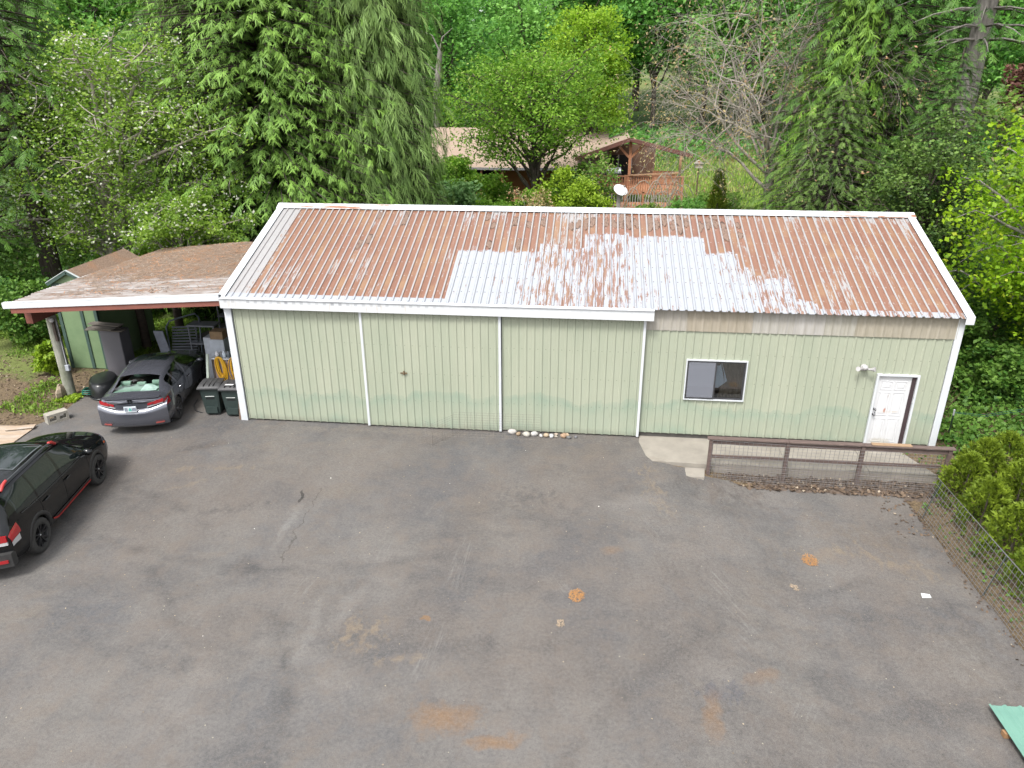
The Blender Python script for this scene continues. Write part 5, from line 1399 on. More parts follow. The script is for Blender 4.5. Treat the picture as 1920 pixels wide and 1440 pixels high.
class Car:
    def __init__(s, root, K, xr, xf, wheel_x, wheel_r, warp_f, warp_r):
        s.root = root; s.f = {k: pchip(v) for k, v in K.items()}
        s.xr, s.xf, s.wx, s.wr_ = xr, xf, wheel_x, wheel_r
        s.wf, s.wrr = warp_f, warp_r
        s.na, s.nb, s.nc = 18, 12, 14
    def warp(s, V):
        V = np.array(V, float).reshape(-1, 3)
        w = .9
        yy = np.clip(np.abs(V[:, 1])/w, 0, 1.1)
        sf = smooth01((V[:, 0]-.9)/(s.xf-.9))**1.5; sr = smooth01((-V[:, 0]-.9)/(-s.xr-.9))**1.5
        V[:, 0] += -sf*s.wf*yy**2.6+sr*s.wrr*yy**2.6
        return V
    def profile(s, x):
        """half profile (right side gets mirrored): rows of (y, z), index 0 = sill, na = belt, na+nb = roof edge, last = centre"""
        f = s.f; w, ws, wr, zs, ze, zr, zb = [float(f[k](x)) for k in ('w', 'ws', 'wr', 'zs', 'ze', 'zr', 'zb')]
        ctl = np.array([(w*.90, zb), (w*.965, zb+.10), (w, zb+.42*(zs-zb)), (w*.995, zb+.74*(zs-zb)), (ws, zs)])
        t = np.linspace(0, 4, s.na+1); a = np.stack([pchip(list(enumerate(ctl[:, 0])))(t), pchip(list(enumerate(ctl[:, 1])))(t)], 1)
        u = np.linspace(0, 1, s.nb+1)[1:, None]
        b = np.array([ws, zs])+(np.array([wr, ze])-np.array([ws, zs]))*u
        b[:, 0] += .035*np.sin(np.pi*u[:, 0])*min(1, (ze-zs)/.4)
        v = np.linspace(0, 1, s.nc+1)[1:]
        c = np.stack([wr*(1-v), ze+(zr-ze)*np.sin(v*np.pi/2)**.8], 1)
        return np.concatenate([a, b, c])
    def side_pt(s, x, row):
        P = s.profile(x); i = int(row); t = row-i; i2 = min(i+1, len(P)-1)
        return P[i]*(1-t)+P[i2]*t
    def body(s, mats, masks, dx=.028):
        """masks(x, row, z, y, h, v, part) -> list name of the part the face belongs to"""
        n = int((s.xf-s.xr)/dx); X = np.linspace(s.xr, s.xf, n+1)
        prof = np.array([s.profile(x) for x in X])                     # (n+1, m, 2)
        m = prof.shape[1]
        XX = np.repeat(X[:, None], m, 1).copy(); ZZ = prof[..., 1].copy(); YY = prof[..., 0]
        # wheel arch: pull the grid onto the circle
        for wx in s.wx:
            ra = s.wr_+.055
            dxx = XX-wx; dzz = ZZ-s.wr_; r = np.hypot(dxx, dzz); rows = np.arange(m)[None, :] <= s.na
            sel = rows & (np.abs(r-ra) < dx*.75) & (dzz > -s.wr_)
            XX[sel] = wx+dxx[sel]/r[sel]*ra; ZZ[sel] = s.wr_+dzz[sel]/r[sel]*ra
        parts = {}
        for side in (1, -1):
            V = s.warp(np.stack([XX, YY*side, ZZ], -1).reshape(-1, 3)).reshape(n+1, m, 3)
            s_cap = V
            for i in range(n):
                for j in range(m-1):
                    xc = (XX[i, j]+XX[i+1, j]+XX[i, j+1]+XX[i+1, j+1])/4; zc = (ZZ[i, j]+ZZ[i+1, j]+ZZ[i, j+1]+ZZ[i+1, j+1])/4; yc = (YY[i, j]+YY[i+1, j+1])/2
                    if j < s.na and any(math.hypot(xc-wx, zc-s.wr_) < s.wr_+.055 for wx in s.wx): continue
                    nm = masks(xc, j, zc, yc, prof[i], side)
                    parts.setdefault(nm, {})
                    d = parts[nm]; d.setdefault('v', {}); d.setdefault('f', [])
                    f = []
                    for a, b in ((i, j), (i+1, j), (i+1, j+1), (i, j+1)):
                        key = (side, a, b) if b < m-1 else (0, a, b)
                        if key not in d['v']: d['v'][key] = (len(d['v']), V[a, b])
                        f.append(d['v'][key][0])
                    d['f'].append(f if side < 0 else f[::-1])
            # end caps
        out = {}
        for nm, d in parts.items():
            b = MB(); vs = [None]*len(d['v'])
            for k, (i, p) in d['v'].items(): vs[i] = p
            b.add(vs, d['f'], True)
            out[nm] = b
        for e, x in ((0, s.xr), (n, s.xf)):
            P = prof[e]; nrow = 13
            ring = []
            zs_ = np.linspace(P[0, 1], P[-1, 1], nrow)
            rows_ = []
            half = np.array([np.interp(z, P[:, 1], P[:, 0]) for z in zs_])
            for z, hw in zip(zs_, half):
                hw = max(hw, .0)
                rows_.append(s.warp([(x, hw*t, z) for t in np.linspace(-1, 1, 17)]))
            out['body'].grid([list(map(tuple, r)) for r in rows_])
        return out
    def shell(s, x0, x1, r0, r1, side, off=.004, nx=12, nr=6):
        """patch of the body surface, lifted by off: for seams, lights, cladding"""
        rows = []
        for x in np.linspace(x0, x1, nx+1):
            row = []
            for r in np.linspace(r0, r1, nr+1):
                p = s.side_pt(x, r); row.append((x, (p[0]+off)*side, p[1]+(off*.3 if r > s.na else 0)))
            rows.append([tuple(q) for q in s.warp(row)])
        if side > 0: rows = rows[::-1]
        return rows
    def rear_box(s, b, y0, y1, z0, z1, x0, x1, n=10, zf=None):
        """block across an end, bent with the body's plan; zf(y) lifts it"""
        zf = zf or (lambda y: 0)
        rows = []
        for y in np.linspace(y0, y1, n+1):
            dz = zf(y)
            rows.append([tuple(q) for q in s.warp([(x0, y, z0+dz), (x1, y, z0+dz), (x1, y, z1+dz), (x0, y, z1+dz), (x0, y, z0+dz)])])
        b.grid(rows, False)
        for r in (rows[0], rows[-1]): b.add(r[:4], [(0, 1, 2, 3)])
        return b

def make_wheel(root, pos, r, w, side, tyre, rim, spokes=5, hubc=None, dbl=True):
    b = MB()
    x, y, z = pos
    prof = [(r*.60, -w/2*.8), (r*.70, -w/2), (r*.90, -w/2), (r*.975, -w/2*.86), (r, -w/2*.55), (r, w/2*.55), (r*.975, w/2*.86), (r*.90, w/2), (r*.70, w/2), (r*.60, w/2*.8)]
    b.lathe(prof, 36, (x, y, z), 'Y')
    wh = b.build('wheel', tyre, root, local=True)
    b = MB(); o = side*w/2
    b.lathe([(r*.68, o*.95), (r*.655, o*1.01), (r*.62, o*.85), (r*.6, o*.3), (r*.58, o*.05), (0, o*.0)], 32, (x, y, z), 'Y')
    rm = b.build('rim', rim[1], wh, local=True)
    b = MB()
    for k in range(spokes):
        a = 2*math.pi*k/spokes+.3
        for dd in ((-.17, .17) if dbl else (0,)):
            a1 = a+dd*.55; a2 = a+dd*1.35
            p0 = Vector((x+math.cos(a1)*r*.10, y+o*.62, z+math.sin(a1)*r*.10)); p1 = Vector((x+math.cos(a2)*r*.64, y+o*.88, z+math.sin(a2)*r*.64))
            b.beam(p0, p1, r*.085, .03, (0, side, 0))
    b.lathe([(0, o*.80), (r*.14, o*.78), (r*.17, o*.66), (r*.17, o*.3)], 14, (x, y, z), 'Y')
    b.build('spokes', rim[0], wh, local=True)
    b = MB(); b.lathe([(0, o*.84), (r*.065, o*.83), (r*.07, o*.76)], 12, (x, y, z), 'Y'); b.build('hub_cap', rim[2], wh, local=True)
    return wh

RUBBER = simple('tyre_rubber', rgb(.028, .027, .026), rgb(.05, .048, .045), .85, 12)
BLACKPL = simple('black_plastic', rgb(.022, .022, .023), rgb(.035, .034, .033), .6, 10)
DARKGL = NT('dark_car_glass'); DARKGL = DARKGL.finish(DARKGL.bsdf(rgb(.012, .018, .017), .03, 0, None, .6))
CHROME = simple('chrome', rgb(.62, .63, .65), None, .15, metal=1.0)
REDLENS = NT('red_lens'); REDLENS = REDLENS.finish(REDLENS.bsdf(rgb(.28, .006, .010), .12, 0, None, .5, Coat_Weight=1.0))
WHITELENS = NT('clear_lens'); WHITELENS = WHITELENS.finish(WHITELENS.bsdf(rgb(.40, .40, .40), .12, 0, None, .5, Coat_Weight=1.0))
ORANGEL = NT('amber_lens'); ORANGEL = ORANGEL.finish(ORANGEL.bsdf(rgb(.55, .12, .03), .12, 0, None, .5))
REDTRIM = simple('red_trim', rgb(.50, .035, .03), rgb(.42, .03, .03), .4)
GUNRIM = simple('gunmetal_rim', rgb(.06, .06, .065), None, .35, metal=.7)
DARKRIM = simple('rim_barrel', rgb(.02, .02, .02), None, .6)

def car_masks(s, side_glass, ws, bs, roofx=None):
    """side_glass: list of (x0, x1); ws: (x_base, x_top) windscreen; bs: (x_base, x_top) rear glass; roofx: sunroof (x0, x1, half width)"""
    def f(x, j, z, y, P, side):
        na, nb = s.na, s.nb
        if na <= j < na+nb:
            h = P[na+nb, 1]-P[na, 1]; v = (j+.5-na)/nb
            if h*(1-v) > .055 and h*v > .022:
                for q_, (a, c) in enumerate(side_glass):
                    if a < x < c: return 'side_window%d%d' % (q_, side)
        if j >= na+nb:
            wr = P[na+nb, 0]
            if ws[1]+.02 < x < ws[0]-.03 and abs(y) < wr-.03: return 'windscreen'
            if bs[0]+.04 < x < bs[1]-.03 and abs(y) < wr-.05: return 'rear_window'
            if roofx and roofx[0] < x < roofx[1] and abs(y) < roofx[2]: return 'sunroof'
        return 'body'
    return f

# ---- the black SUV
suv = thing('parked_suv', 'glossy black SUV with red trim strips and black wheels at the photo edge', 'car', (-2.45, -5.195, 0.0), R(100.7))
K = dict(
    zr=[(2.29, .84), (2.22, .93), (2.0, 1.0), (1.6, 1.055), (1.15, 1.10), (.75, 1.36), (.35, 1.62), (-.3, 1.70), (-1.2, 1.70), (-1.75, 1.665), (-2.0, 1.62), (-2.24, 1.08), (-2.30, .98)],
    ze=[(2.29, .80), (2.22, .90), (2.0, .965), (1.6, 1.015), (1.15, 1.06), (.75, 1.30), (.35, 1.555), (-.3, 1.635), (-1.2, 1.635), (-1.75, 1.60), (-2.0, 1.55), (-2.24, 1.04), (-2.30, .95)],
    zs=[(2.29, .77), (2.2, .86), (1.8, .95), (1.15, 1.00), (0, 1.02), (-1.2, 1.06), (-1.9, 1.10), (-2.2, 1.0), (-2.30, .92)],
    ws=[(2.29, .74), (2.1, .82), (1.5, .86), (0, .865), (-1.5, .86), (-2.1, .83), (-2.30, .80)],
    wr=[(2.29, .66), (2.0, .73), (1.2, .77), (.35, .66), (-.3, .665), (-1.2, .66), (-1.95, .64), (-2.24, .72), (-2.30, .73)],
    w=[(2.29, .80), (2.1, .87), (1.7, .90), (0, .90), (-1.5, .905), (-2.1, .885), (-2.30, .85)],
    zb=[(2.29, .36), (2.0, .26), (1.3, .26), (-1.3, .26), (-2.0, .30), (-2.30, .42)])
c = Car(suv, K, -2.30, 2.29, (1.335, -1.335), .36, .26, .16)
BLACKP = car_paint('black_car_paint', rgb(.004, .0045, .005), 0, .4, .9, 0.0)
parts = c.body(BLACKP, car_masks(c, ((.36-.02, 1.2), (-.62, .26), (-1.72, -.72)) if False else ((-.10, 1.05), (-1.02, -.19), (-1.86, -1.10)), (1.15, .35), (-2.24, -2.0), (-.95, .12, .46)))
PANEL = {'body': BLACKP, 'side_window': DARKGL, 'windscreen': DARKGL, 'rear_window': DARKGL, 'sunroof': DARKGL}
order = ['body', 'windscreen', 'side_window', 'rear_window', 'sunroof']
bodyo = parts['body'].build('body', BLACKP, suv, local=True)
for nm in sorted(parts):
    if nm != 'body': parts[nm].build('side_window' if nm.startswith('side') else nm, DARKGL, bodyo, local=True)
def underbody(c, root, hw):
    b = MB(); b.box(c.xr+.25, c.xf-.25, -hw, hw, .20, .50)
    for wx in c.wx: b.box(wx-.45, wx+.45, -hw+.02, hw-.02, .5, .78)
    b.box(c.xr+.5, c.xf-1.1, -hw-.1, hw+.1, .45, .88)
    b.build('underbody', simple('underbody_black', rgb(.008, .008, .008), None, .95), root, local=True)
underbody(c, suv, .60)
for wx in c.wx:
    for sd in (1, -1):
        make_wheel(suv, (wx, sd*.785, .36), .36, .235, sd, RUBBER, (GUNRIM, DARKRIM, CHROME))
def arch(c, wx, sd, ra, wdt, m, name, root, off=.012, a0=-12, a1=192, n=26):
    """trim ring that follows the wheel opening"""
    rows = []
    for k in range(n+1):
        a = R(a0+(a1-a0)*k/n); row = []
        for rr, oo in ((ra-.004, -.05), (ra-.004, off), (ra+wdt*.8, off*.9), (ra+wdt, 0.0)):
            x, z = wx+rr*math.cos(a), c.wr_+rr*math.sin(a)
            P = c.profile(x); z2 = max(z, P[0, 1]); y = float(np.interp(z2, P[:c.na+1, 1], P[:c.na+1, 0]))
            row.append((x, (y+oo)*sd, z))
        rows.append([tuple(q) for q in c.warp(row)])
    if sd < 0: rows = rows[::-1]
    MB().grid(rows).build(name, m, root, local=True)
for wx in c.wx:
    for sd in (1, -1): arch(c, wx, sd, .415, .075, BLACKPL, 'arch_trim', suv)
for sd in (1, -1):
    MB().grid(c.shell(-.90, .90, 0, 6.2, sd, .014, 20, 6)).build('sill_trim', BLACKPL, suv, local=True)
    # red accent strip, kicked up at the rear end
    b = MB(); rows = []
    for x in np.linspace(-.86, .86, 24):
        kick = .10*max(0, (-x-.62)/.24)**1.2
        row = []
        for dz, off in ((-.018, .022), (-.018, .034), (.018, .034), (.018, .022)):
            P = c.profile(x); z = P[0, 1]+.085+kick+dz; y = float(np.interp(z, P[:c.na, 1], P[:c.na, 0])); row.append((x, (y+off)*sd, z))
        rows.append([tuple(q) for q in c.warp(row)])
    MB().grid(rows if sd < 0 else rows[::-1], False).build('accent_strip', REDTRIM, suv, local=True)
    # door seams and handles
    b = MB()
    for x in (.93, -.145, -1.06):
        b.grid(c.shell(x-.005, x+.005, 3, c.na, sd, .003, 1, 12), False)
    o_ = b.build('door_seam', simple('seam_black', rgb(.002, .002, .002), None, .9), suv, local=True); o_['kind'] = 'stuff'
    for x in (.02, -.98+.12):
        P = c.side_pt(x, c.na-2.6)
        MB().bevbox(x-.11, x+.11, sd*P[0]-.012+sd*.028, sd*P[0]+.012+sd*.028, P[1]-.018, P[1]+.012, .008).build('door_handle', BLACKP, suv, local=True)
    # bright line under the windows
    MB().grid(c.shell(-1.75, 1.0, c.na-.15, c.na+.3, sd, .010, 40, 1), False).build('belt_line', simple('belt_trim', rgb(.08, .085, .09), None, .3, metal=.6), suv, local=True)
    # mirror
    P = c.side_pt(.78, c.na+.6)
    b = MB(); b.blob((.80, sd*(P[0]+.15), P[1]+.07), (.07, .11, .075), 12, 8, .05, 3); b.tube([(.80, sd*(P[0]-.01), P[1]+.0), (.80, sd*(P[0]+.1), P[1]+.04)], .025, 6)
    b.build('wing_mirror', BLACKP, suv, local=True)
    # roof rail with red ends
    pts = []
    for x in np.linspace(-1.62, .22, 14):
        P = c.profile(x); pts.append((x, sd*(P[c.na+c.nb, 0]-.01), P[c.na+c.nb, 1]+.075))
    MB().tube(pts, .02, 8).build('roof_rail', simple('rail_grey', rgb(.05, .055, .06), None, .35), suv, local=True)
    for x0_, x1_ in ((-1.72, -1.50), (.10, .32)):
        P0, P1 = c.profile(x0_), c.profile(x1_); i = c.na+c.nb
        b = MB(); up0, up1 = (.0, .09) if x0_ < -1 else (.09, .0)
        b.tube([(x0_, sd*(P0[i, 0]-.01), P0[i, 1]+up0+.01), ((x0_+x1_)/2, sd*(P0[i, 0]-.01), (P0[i, 1]+P1[i, 1])/2+.075), (x1_, sd*(P1[i, 0]-.01), P1[i, 1]+up1+.01)], [.028, .034, .028], 8)
        b.build('rail_end', REDTRIM, suv, local=True)
    # front lamp, amber corner
    MB().grid(c.shell(2.0, 2.26, c.na-4.5, c.na-.6, sd, .008, 8, 4)).build('headlight', WHITELENS if False else simple('smoked_lamp', rgb(.05, .05, .055), rgb(.12, .12, .13), .1), suv, local=True)
    MB().grid(c.shell(2.02, 2.12, c.na-3.2, c.na-2.0, sd, .012, 6, 3)).build('side_marker', ORANGEL, suv, local=True)
    # tail lamps: red wrap with a clear lower wedge
    b = MB(); b.grid(c.shell(-2.30, -2.02, c.na-5.2, c.na-.8, sd, .010, 8, 4)); b.build('tail_light', REDLENS, suv, local=True)
    b = MB(); b.grid(c.shell(-2.30, -2.08, c.na-7.6, c.na-5.3, sd, .011, 8, 3)); b.build('reversing_lamp', WHITELENS, suv, local=True)
    b = MB(); c.rear_box(b, sd*.52, sd*.80, .80, .93, -2.33, -2.28, 6); b.build('tail_light', REDLENS, suv, local=True)
    b = MB(); c.rear_box(b, sd*.52, sd*.80, .73, .795, -2.325, -2.28, 6); b.build('reversing_lamp', WHITELENS, suv, local=True)
    b = MB(); c.rear_box(b, sd*.55, sd*.78, .40, .46, -2.42, -2.36, 6); b.build('reflector', REDLENS, suv, local=True)
b = MB(); c.rear_box(b, -.84, .84, .30, .58, -2.40, -2.25, 20); b.build('rear_bumper', BLACKPL, suv, local=True)
b = MB(); c.rear_box(b, -.55, .55, .29, .33, -2.425, -2.38, 14); b.build('bumper_strip', REDTRIM, suv, local=True)
b = MB(); c.rear_box(b, -.70, .70, .28, .56, 2.20, 2.325, 20); b.build('front_bumper', BLACKPL, suv, local=True)
b = MB(); c.rear_box(b, -.42, .42, .60, .80, 2.27, 2.31, 14); b.build('grille', BLACKPL, suv, local=True)
b = MB(); c.rear_box(b, .30, .62, .665, .70, -2.322, -2.29, 6); b.build('badge', CHROME, suv, local=True)
# frame round the sunroof
b = MB()
for (x0_, x1_, y0_, y1_) in ((.12, .155, -.49, .49), (-.985, -.95, -.49, .49), (-.95, .12, .46, .49), (-.95, .12, -.49, -.46)):
    zt = lambda x, y: float(np.interp(abs(y), c.profile(x)[::-1][:c.nc+1, 0], c.profile(x)[::-1][:c.nc+1, 1]))+.006
    P = [[(x, y, zt(x, y)) for y in np.linspace(y0_, y1_, 9)] for x in np.linspace(x0_, x1_, 7)]
    b.grid(P)
b.build('sunroof_frame', simple('sunroof_trim', rgb(.10, .11, .115), None, .3), suv, local=True)

# ---- the grey sedan
sed = thing('parked_sedan', 'dark grey sedan backed halfway out from under the carport', 'car', (-2.94, .91, .004), R(103.0))
K = dict(
    zr=[(2.25, .66), (2.18, .75), (1.9, .85), (1.4, .93), (1.15, .97), (.75, 1.18), (.30, 1.375), (-.25, 1.435), (-.8, 1.42), (-1.25, 1.36), (-1.6, 1.20), (-1.90, 1.075), (-2.1, 1.07), (-2.22, 1.055), (-2.27, .99)],
    ze=[(2.25, .62), (2.18, .72), (1.9, .82), (1.4, .895), (1.15, .93), (.75, 1.13), (.30, 1.31), (-.25, 1.37), (-.8, 1.355), (-1.25, 1.29), (-1.6, 1.14), (-1.90, 1.03), (-2.1, 1.03), (-2.22, 1.01), (-2.27, .95)],
    zs=[(2.25, .58), (2.1, .71), (1.7, .80), (1.15, .86), (0, .89), (-1.2, .945), (-1.8, .975), (-2.2, .96), (-2.27, .90)],
    ws=[(2.25, .70), (2.1, .77), (1.5, .83), (0, .84), (-1.5, .835), (-2.1, .80), (-2.27, .77)],
    wr=[(2.25, .60), (2.0, .68), (1.15, .71), (.30, .545), (-.25, .555), (-.8, .55), (-1.25, .55), (-1.9, .66), (-2.1, .71), (-2.27, .70)],
    w=[(2.25, .77), (2.1, .83), (1.7, .865), (0, .875), (-1.5, .875), (-2.1, .855), (-2.27, .82)],
    zb=[(2.25, .26), (2.0, .20), (1.3, .20), (-1.3, .20), (-2.0, .22), (-2.27, .30)])
c = Car(sed, K, -2.27, 2.25, (1.335, -1.335), .32, .28, .17)
GREYP = car_paint('grey_metallic_paint', rgb(.098, .103, .124), .55, .24, 1.0)
CLEARG = glass_mat('clear_car_glass', (.72, .86, .80), .25)
TINTG = glass_mat('tinted_side_glass', (.42, .55, .52), .35)
parts = c.body(GREYP, car_masks(c, ((-.22, 1.0), (-1.02, -.30), (-1.42, -1.08)), (1.15, .30), (-1.90, -1.25), (-.42, .16, .42)))
bodyo = parts['body'].build('body', GREYP, sed, local=True)
for nm in sorted(parts):
    if nm != 'body': parts[nm].build('side_window' if nm.startswith('side') else nm, {'rear_window': CLEARG, 'sunroof': DARKGL}.get(nm, TINTG), bodyo, local=True)
underbody(c, sed, .58)
# cabin: pale seats and headrests, parcel shelf with a white cloth
PALE = simple('pale_upholstery', rgb(.38, .44, .40), rgb(.31, .37, .33), .8, 8)
b = MB(); rows = [[tuple(q) for q in [(x, y, z) for y in np.linspace(-.60, .60, 9)]] for x, z in ((-1.86, 1.035), (-1.55, 1.02), (-1.30, 1.0))]
b.grid(rows); b.build('parcel_shelf', PALE, sed, local=True)
b = MB(); b.box(-1.3, -1.12, -.62, .62, .5, 1.0); b.build('rear_seat', PALE, sed, local=True)
for y in (-.42, 0.0, .40):
    b = MB(); w_ = .13 if y else .11
    b.grid([[(-1.26+dx_, y+w_*t*(1 if zz > 1.05 else .8), zz) for t in (-1, -.8, 0, .8, 1)] for dx_, zz in ((-.02, .99), (-.07, 1.03), (-.07, 1.13 if y else 1.10), (-.03, 1.155 if y else 1.12), (.03, 1.15 if y else 1.11), (.05, 1.0))])
    b.build('headrest', PALE, sed, local=True)
for y in (-.38, .38):
    b = MB(); b.blob((-.15, y, .85), (.13, .24, .42), 14, 10, .04, 2); b.blob((-.2, y, 1.25), (.06, .13, .09), 12, 8, .03, 3); b.build('front_seat', simple('seat_cloth', rgb(.20, .25, .22), None, .85), sed, local=True)
b = MB(); b.add([(-1.80, -.52, 1.065), (-1.82, -.12, 1.065), (-1.45, -.16, 1.12), (-1.50, -.40, 1.10), (-1.62, -.54, 1.07)], [(0, 1, 2, 3, 4)]); b.blob((-1.63, -.30, 1.05), (.17, .19, .05), 10, 6, .2, 4)
b.build('white_cloth', simple('white_cloth', rgb(.78, .80, .82), None, .8), sed, local=True)
for wx in c.wx:
    for sd in (1, -1):
        make_wheel(sed, (wx, sd*.765, .32), .32, .21, sd, RUBBER, (simple('silver_rim', rgb(.2, .2, .21), None, .35, metal=.8), DARKRIM, CHROME), 7, None, False)
        arch(c, wx, sd, .375, .03, GREYP, 'arch_lip', sed, .004)
for sd in (1, -1):
    b = MB()
    for x in (.95, -.26, -1.08): b.grid(c.shell(x-.004, x+.004, 2, c.na, sd, .003, 1, 12), False)
    o_ = b.build('door_seam', simple('seam_black2', rgb(.004, .004, .004), None, .9), sed, local=True); o_['kind'] = 'stuff'
    for x in (-.08, -.92):
        P = c.side_pt(x, c.na-2.4)
        MB().bevbox(x-.10, x+.10, sd*P[0]-.012+sd*.026, sd*P[0]+.012+sd*.026, P[1]-.014, P[1]+.012, .007).build('door_handle', CHROME, sed, local=True)
    P = c.side_pt(.75, c.na+.6)
    b = MB(); b.blob((.76, sd*(P[0]+.13), P[1]+.06), (.065, .10, .065), 12, 8, .05, 3); b.tube([(.76, sd*(P[0]-.01), P[1]), (.76, sd*(P[0]+.1), P[1]+.03)], .02, 6); b.build('wing_mirror', GREYP, sed, local=True)
    MB().grid(c.shell(2.0, 2.22, c.na-4, c.na-.6, sd, .008, 8, 4)).build('headlight', WHITELENS, sed, local=True)
    # tail lamp: outer corner on the wing and inner piece on the boot lid, clear wedge below
    zf = lambda y: .10*max(0, (abs(y)-.34)/.5)
    b = MB(); b.grid(c.shell(-2.27, -1.98, c.na-5.0, c.na-1.0, sd, .008, 8, 4)); c.rear_box(b, sd*.56, sd*.80, .845, .925, -2.30, -2.25, 8, lambda y: .05*(abs(y)-.56)/.24); b.build('tail_light', REDLENS, sed, local=True)
    b = MB(); c.rear_box(b, sd*.42, sd*.55, .805, .865, -2.295, -2.25, 6, lambda y: .06*(abs(y)-.34)/.2); b.build('tail_light', REDLENS, sed, local=True)
    b = MB(); c.rear_box(b, sd*.40, sd*.78, .772, .790, -2.293, -2.25, 8, lambda y: .09*(abs(y)-.34)/.46); b.build('reversing_lamp', WHITELENS, sed, local=True)
    b = MB(); c.rear_box(b, sd*.56, sd*.76, .33, .355, -2.375, -2.33, 6); b.build('reflector', simple('dull_red_lens', rgb(.30, .06, .05), None, .3), sed, local=True)
# rear bumper bulges out below the boot lid
rows = []
for y in np.linspace(-.87, .87, 30):
    k = max(0, (abs(y)-.30)/.57); up = .14*k**1.2
    row = [(-2.12, y, .76+up), (-2.27, y, .735+up), (-2.345, y, .665+up*.9), (-2.355, y, .60+up*.7), (-2.345, y, .46+up*.3), (-2.34, y, .30), (-2.28, y, .235), (-2.05, y, .22)]
    rows.append([tuple(q) for q in c.warp(row)])
MB().grid(rows).build('rear_bumper', GREYP, sed, local=True)
b = MB(); c.rear_box(b, -.58, .58, .915, .94, -2.29, -2.25, 18, lambda y: .0); b.build('chrome_strip', CHROME, sed, local=True)
b = MB(); c.rear_box(b, -.72, .72, 1.035, 1.06, -2.30, -2.18, 18); b.build('boot_lip', GREYP, sed, local=True)
# number plate: pale plate, a green shape in the middle, dark characters either side
b = MB(); c.rear_box(b, -.155, .155, .705, .86, -2.365, -2.345, 6); plate = b.build('number_plate', simple('plate_white', rgb(.62, .66, .68), rgb(.5, .56, .6), .5), sed, local=True)
b = MB(); b.add([(-2.368, -.04, .735), (-2.368, .04, .735), (-2.368, .03, .80), (-2.368, 0, .835), (-2.368, -.03, .80)], [(0, 1, 2, 3, 4)]); b.build('plate_emblem', simple('plate_green', rgb(.12, .42, .36), None, .5), plate, local=True)
b = MB()
for y0_ in (.115, .078, -.06, -.095, -.13):
    for (dy, z0_, z1_, w_) in ((0, .735, .825, .007), (.018, .735, .825, .007)): b.box(-2.3685, -2.3665, y0_+dy-w_/2-.01, y0_+dy+w_/2-.01, z0_, z1_)
    for z_ in (.738, .78, .822): b.box(-2.3687, -2.3667, y0_-.01, y0_+.008, z_-.004, z_+.004)
o_ = b.build('plate_characters', simple('plate_ink', rgb(.05, .07, .16), None, .6), plate, local=True); o_['kind'] = 'stuff'
# maker's emblem on the boot lid: a rounded square ring round an H
b = MB(); ez = .985
for (y0_, y1_, z0_, z1_) in ((-.055, .055, ez+.032, ez+.040), (-.042, .042, ez-.040, ez-.032), (-.055, -.046, ez-.034, ez+.034), (.046, .055, ez-.034, ez+.034), (-.028, -.018, ez-.026, ez+.026), (.018, .028, ez-.026, ez+.026), (-.018, .018, ez-.005, ez+.005)):
    b.box(-2.298, -2.268, y0_, y1_, z0_, z1_)
b.build('emblem', CHROME, sed, local=True)
# ------------------------------------------------------------------ the brown house behind
# coordinates: long side runs along x, its right gable end carries a covered deck
HOUSE = thing('brown_house', 'low brown house with tan shingle roof and orange timber porch', 'house', (5.5, 37, .4))
SHG = simple('tan_shingles', rgb(.33, .245, .185), rgb(.27, .20, .155), .9, 9, stretch=(.6, 3, 3), dirt=rgb(.38, .30, .24), dirt_amt=.4)
BRW = simple('brown_siding', rgb(.12, .062, .034), rgb(.085, .045, .028), .8, 4, stretch=(1, 1, 6))
OCH = simple('ochre_siding', rgb(.20, .115, .045), rgb(.16, .09, .04), .8, 4, stretch=(1, 1, 6))
ORW = simple('orange_timber', rgb(.42, .195, .10), rgb(.33, .15, .08), .7, 5, stretch=(2, 2, 2))
PLW = simple('pale_timber', rgb(.42, .26, .15), rgb(.34, .2, .11), .7, 5)
REDR = simple('red_brown_fascia', rgb(.15, .06, .042), rgb(.11, .045, .035), .7, 5)
DKI = simple('dark_interior', rgb(.012, .011, .010), None, .9)
z0 = .35
# main block x -3..10.2, y 34.5..42; ridge along x at y 38.4
HX0, HX1, HY0, HY1, HZE, HZR, HYR = -3.0, 9.8, 34.6, 42.0, 3.35, 5.15, 38.6
b = MB(); b.box(HX0, HX1, HY0, HY1, z0, HZE); b.build('wall', OCH, HOUSE)
b = MB(); b.add([(HX0-.4, HY0-1.5, HZE-.42), (HX1+.6, HY0-1.5, HZE-.42), (HX1+.6, HYR, HZR), (HX0-.4, HYR, HZR)], [(0, 1, 2, 3)]); b.add([(HX0-.4, HYR, HZR), (HX1+.6, HYR, HZR), (HX1+.6, HY1+.5, HZE-.2), (HX0-.4, HY1+.5, HZE-.2)], [(0, 1, 2, 3)])
rf = b.build('roof', SHG, HOUSE)
b = MB(); b.beam((HX0-.4, HY0-1.52, HZE-.46), (HX1-.4, HY0-1.52, HZE-.46), .05, .16); b.build('eave_board', simple('grey_gutter', rgb(.25, .24, .25), None, .6), rf)
for i in range(5):
    x = HX0+.5+i*1.45
    b = MB(); b.beam((x, HY0-1.35, z0-.2), (x, HY0-1.35, HZE-.5), .13, .13); b.build('porch_post', ORW, HOUSE)
b = MB(); b.box(HX0, HX1-3, HY0-1.5, HY0, .75, .85); b.build('porch_floor', ORW, HOUSE)
rail_n = 0
for k in range(42):
    x = HX0+.3+k*.145
    b = MB(); b.box(x-.03, x+.03, HY0-1.42, HY0-1.38, .85, 1.65); b.build('baluster', ORW, HOUSE)
b = MB(); b.box(HX0, HX0+6.2, HY0-1.46, HY0-1.34, 1.65, 1.72); b.build('hand_rail', ORW, HOUSE)
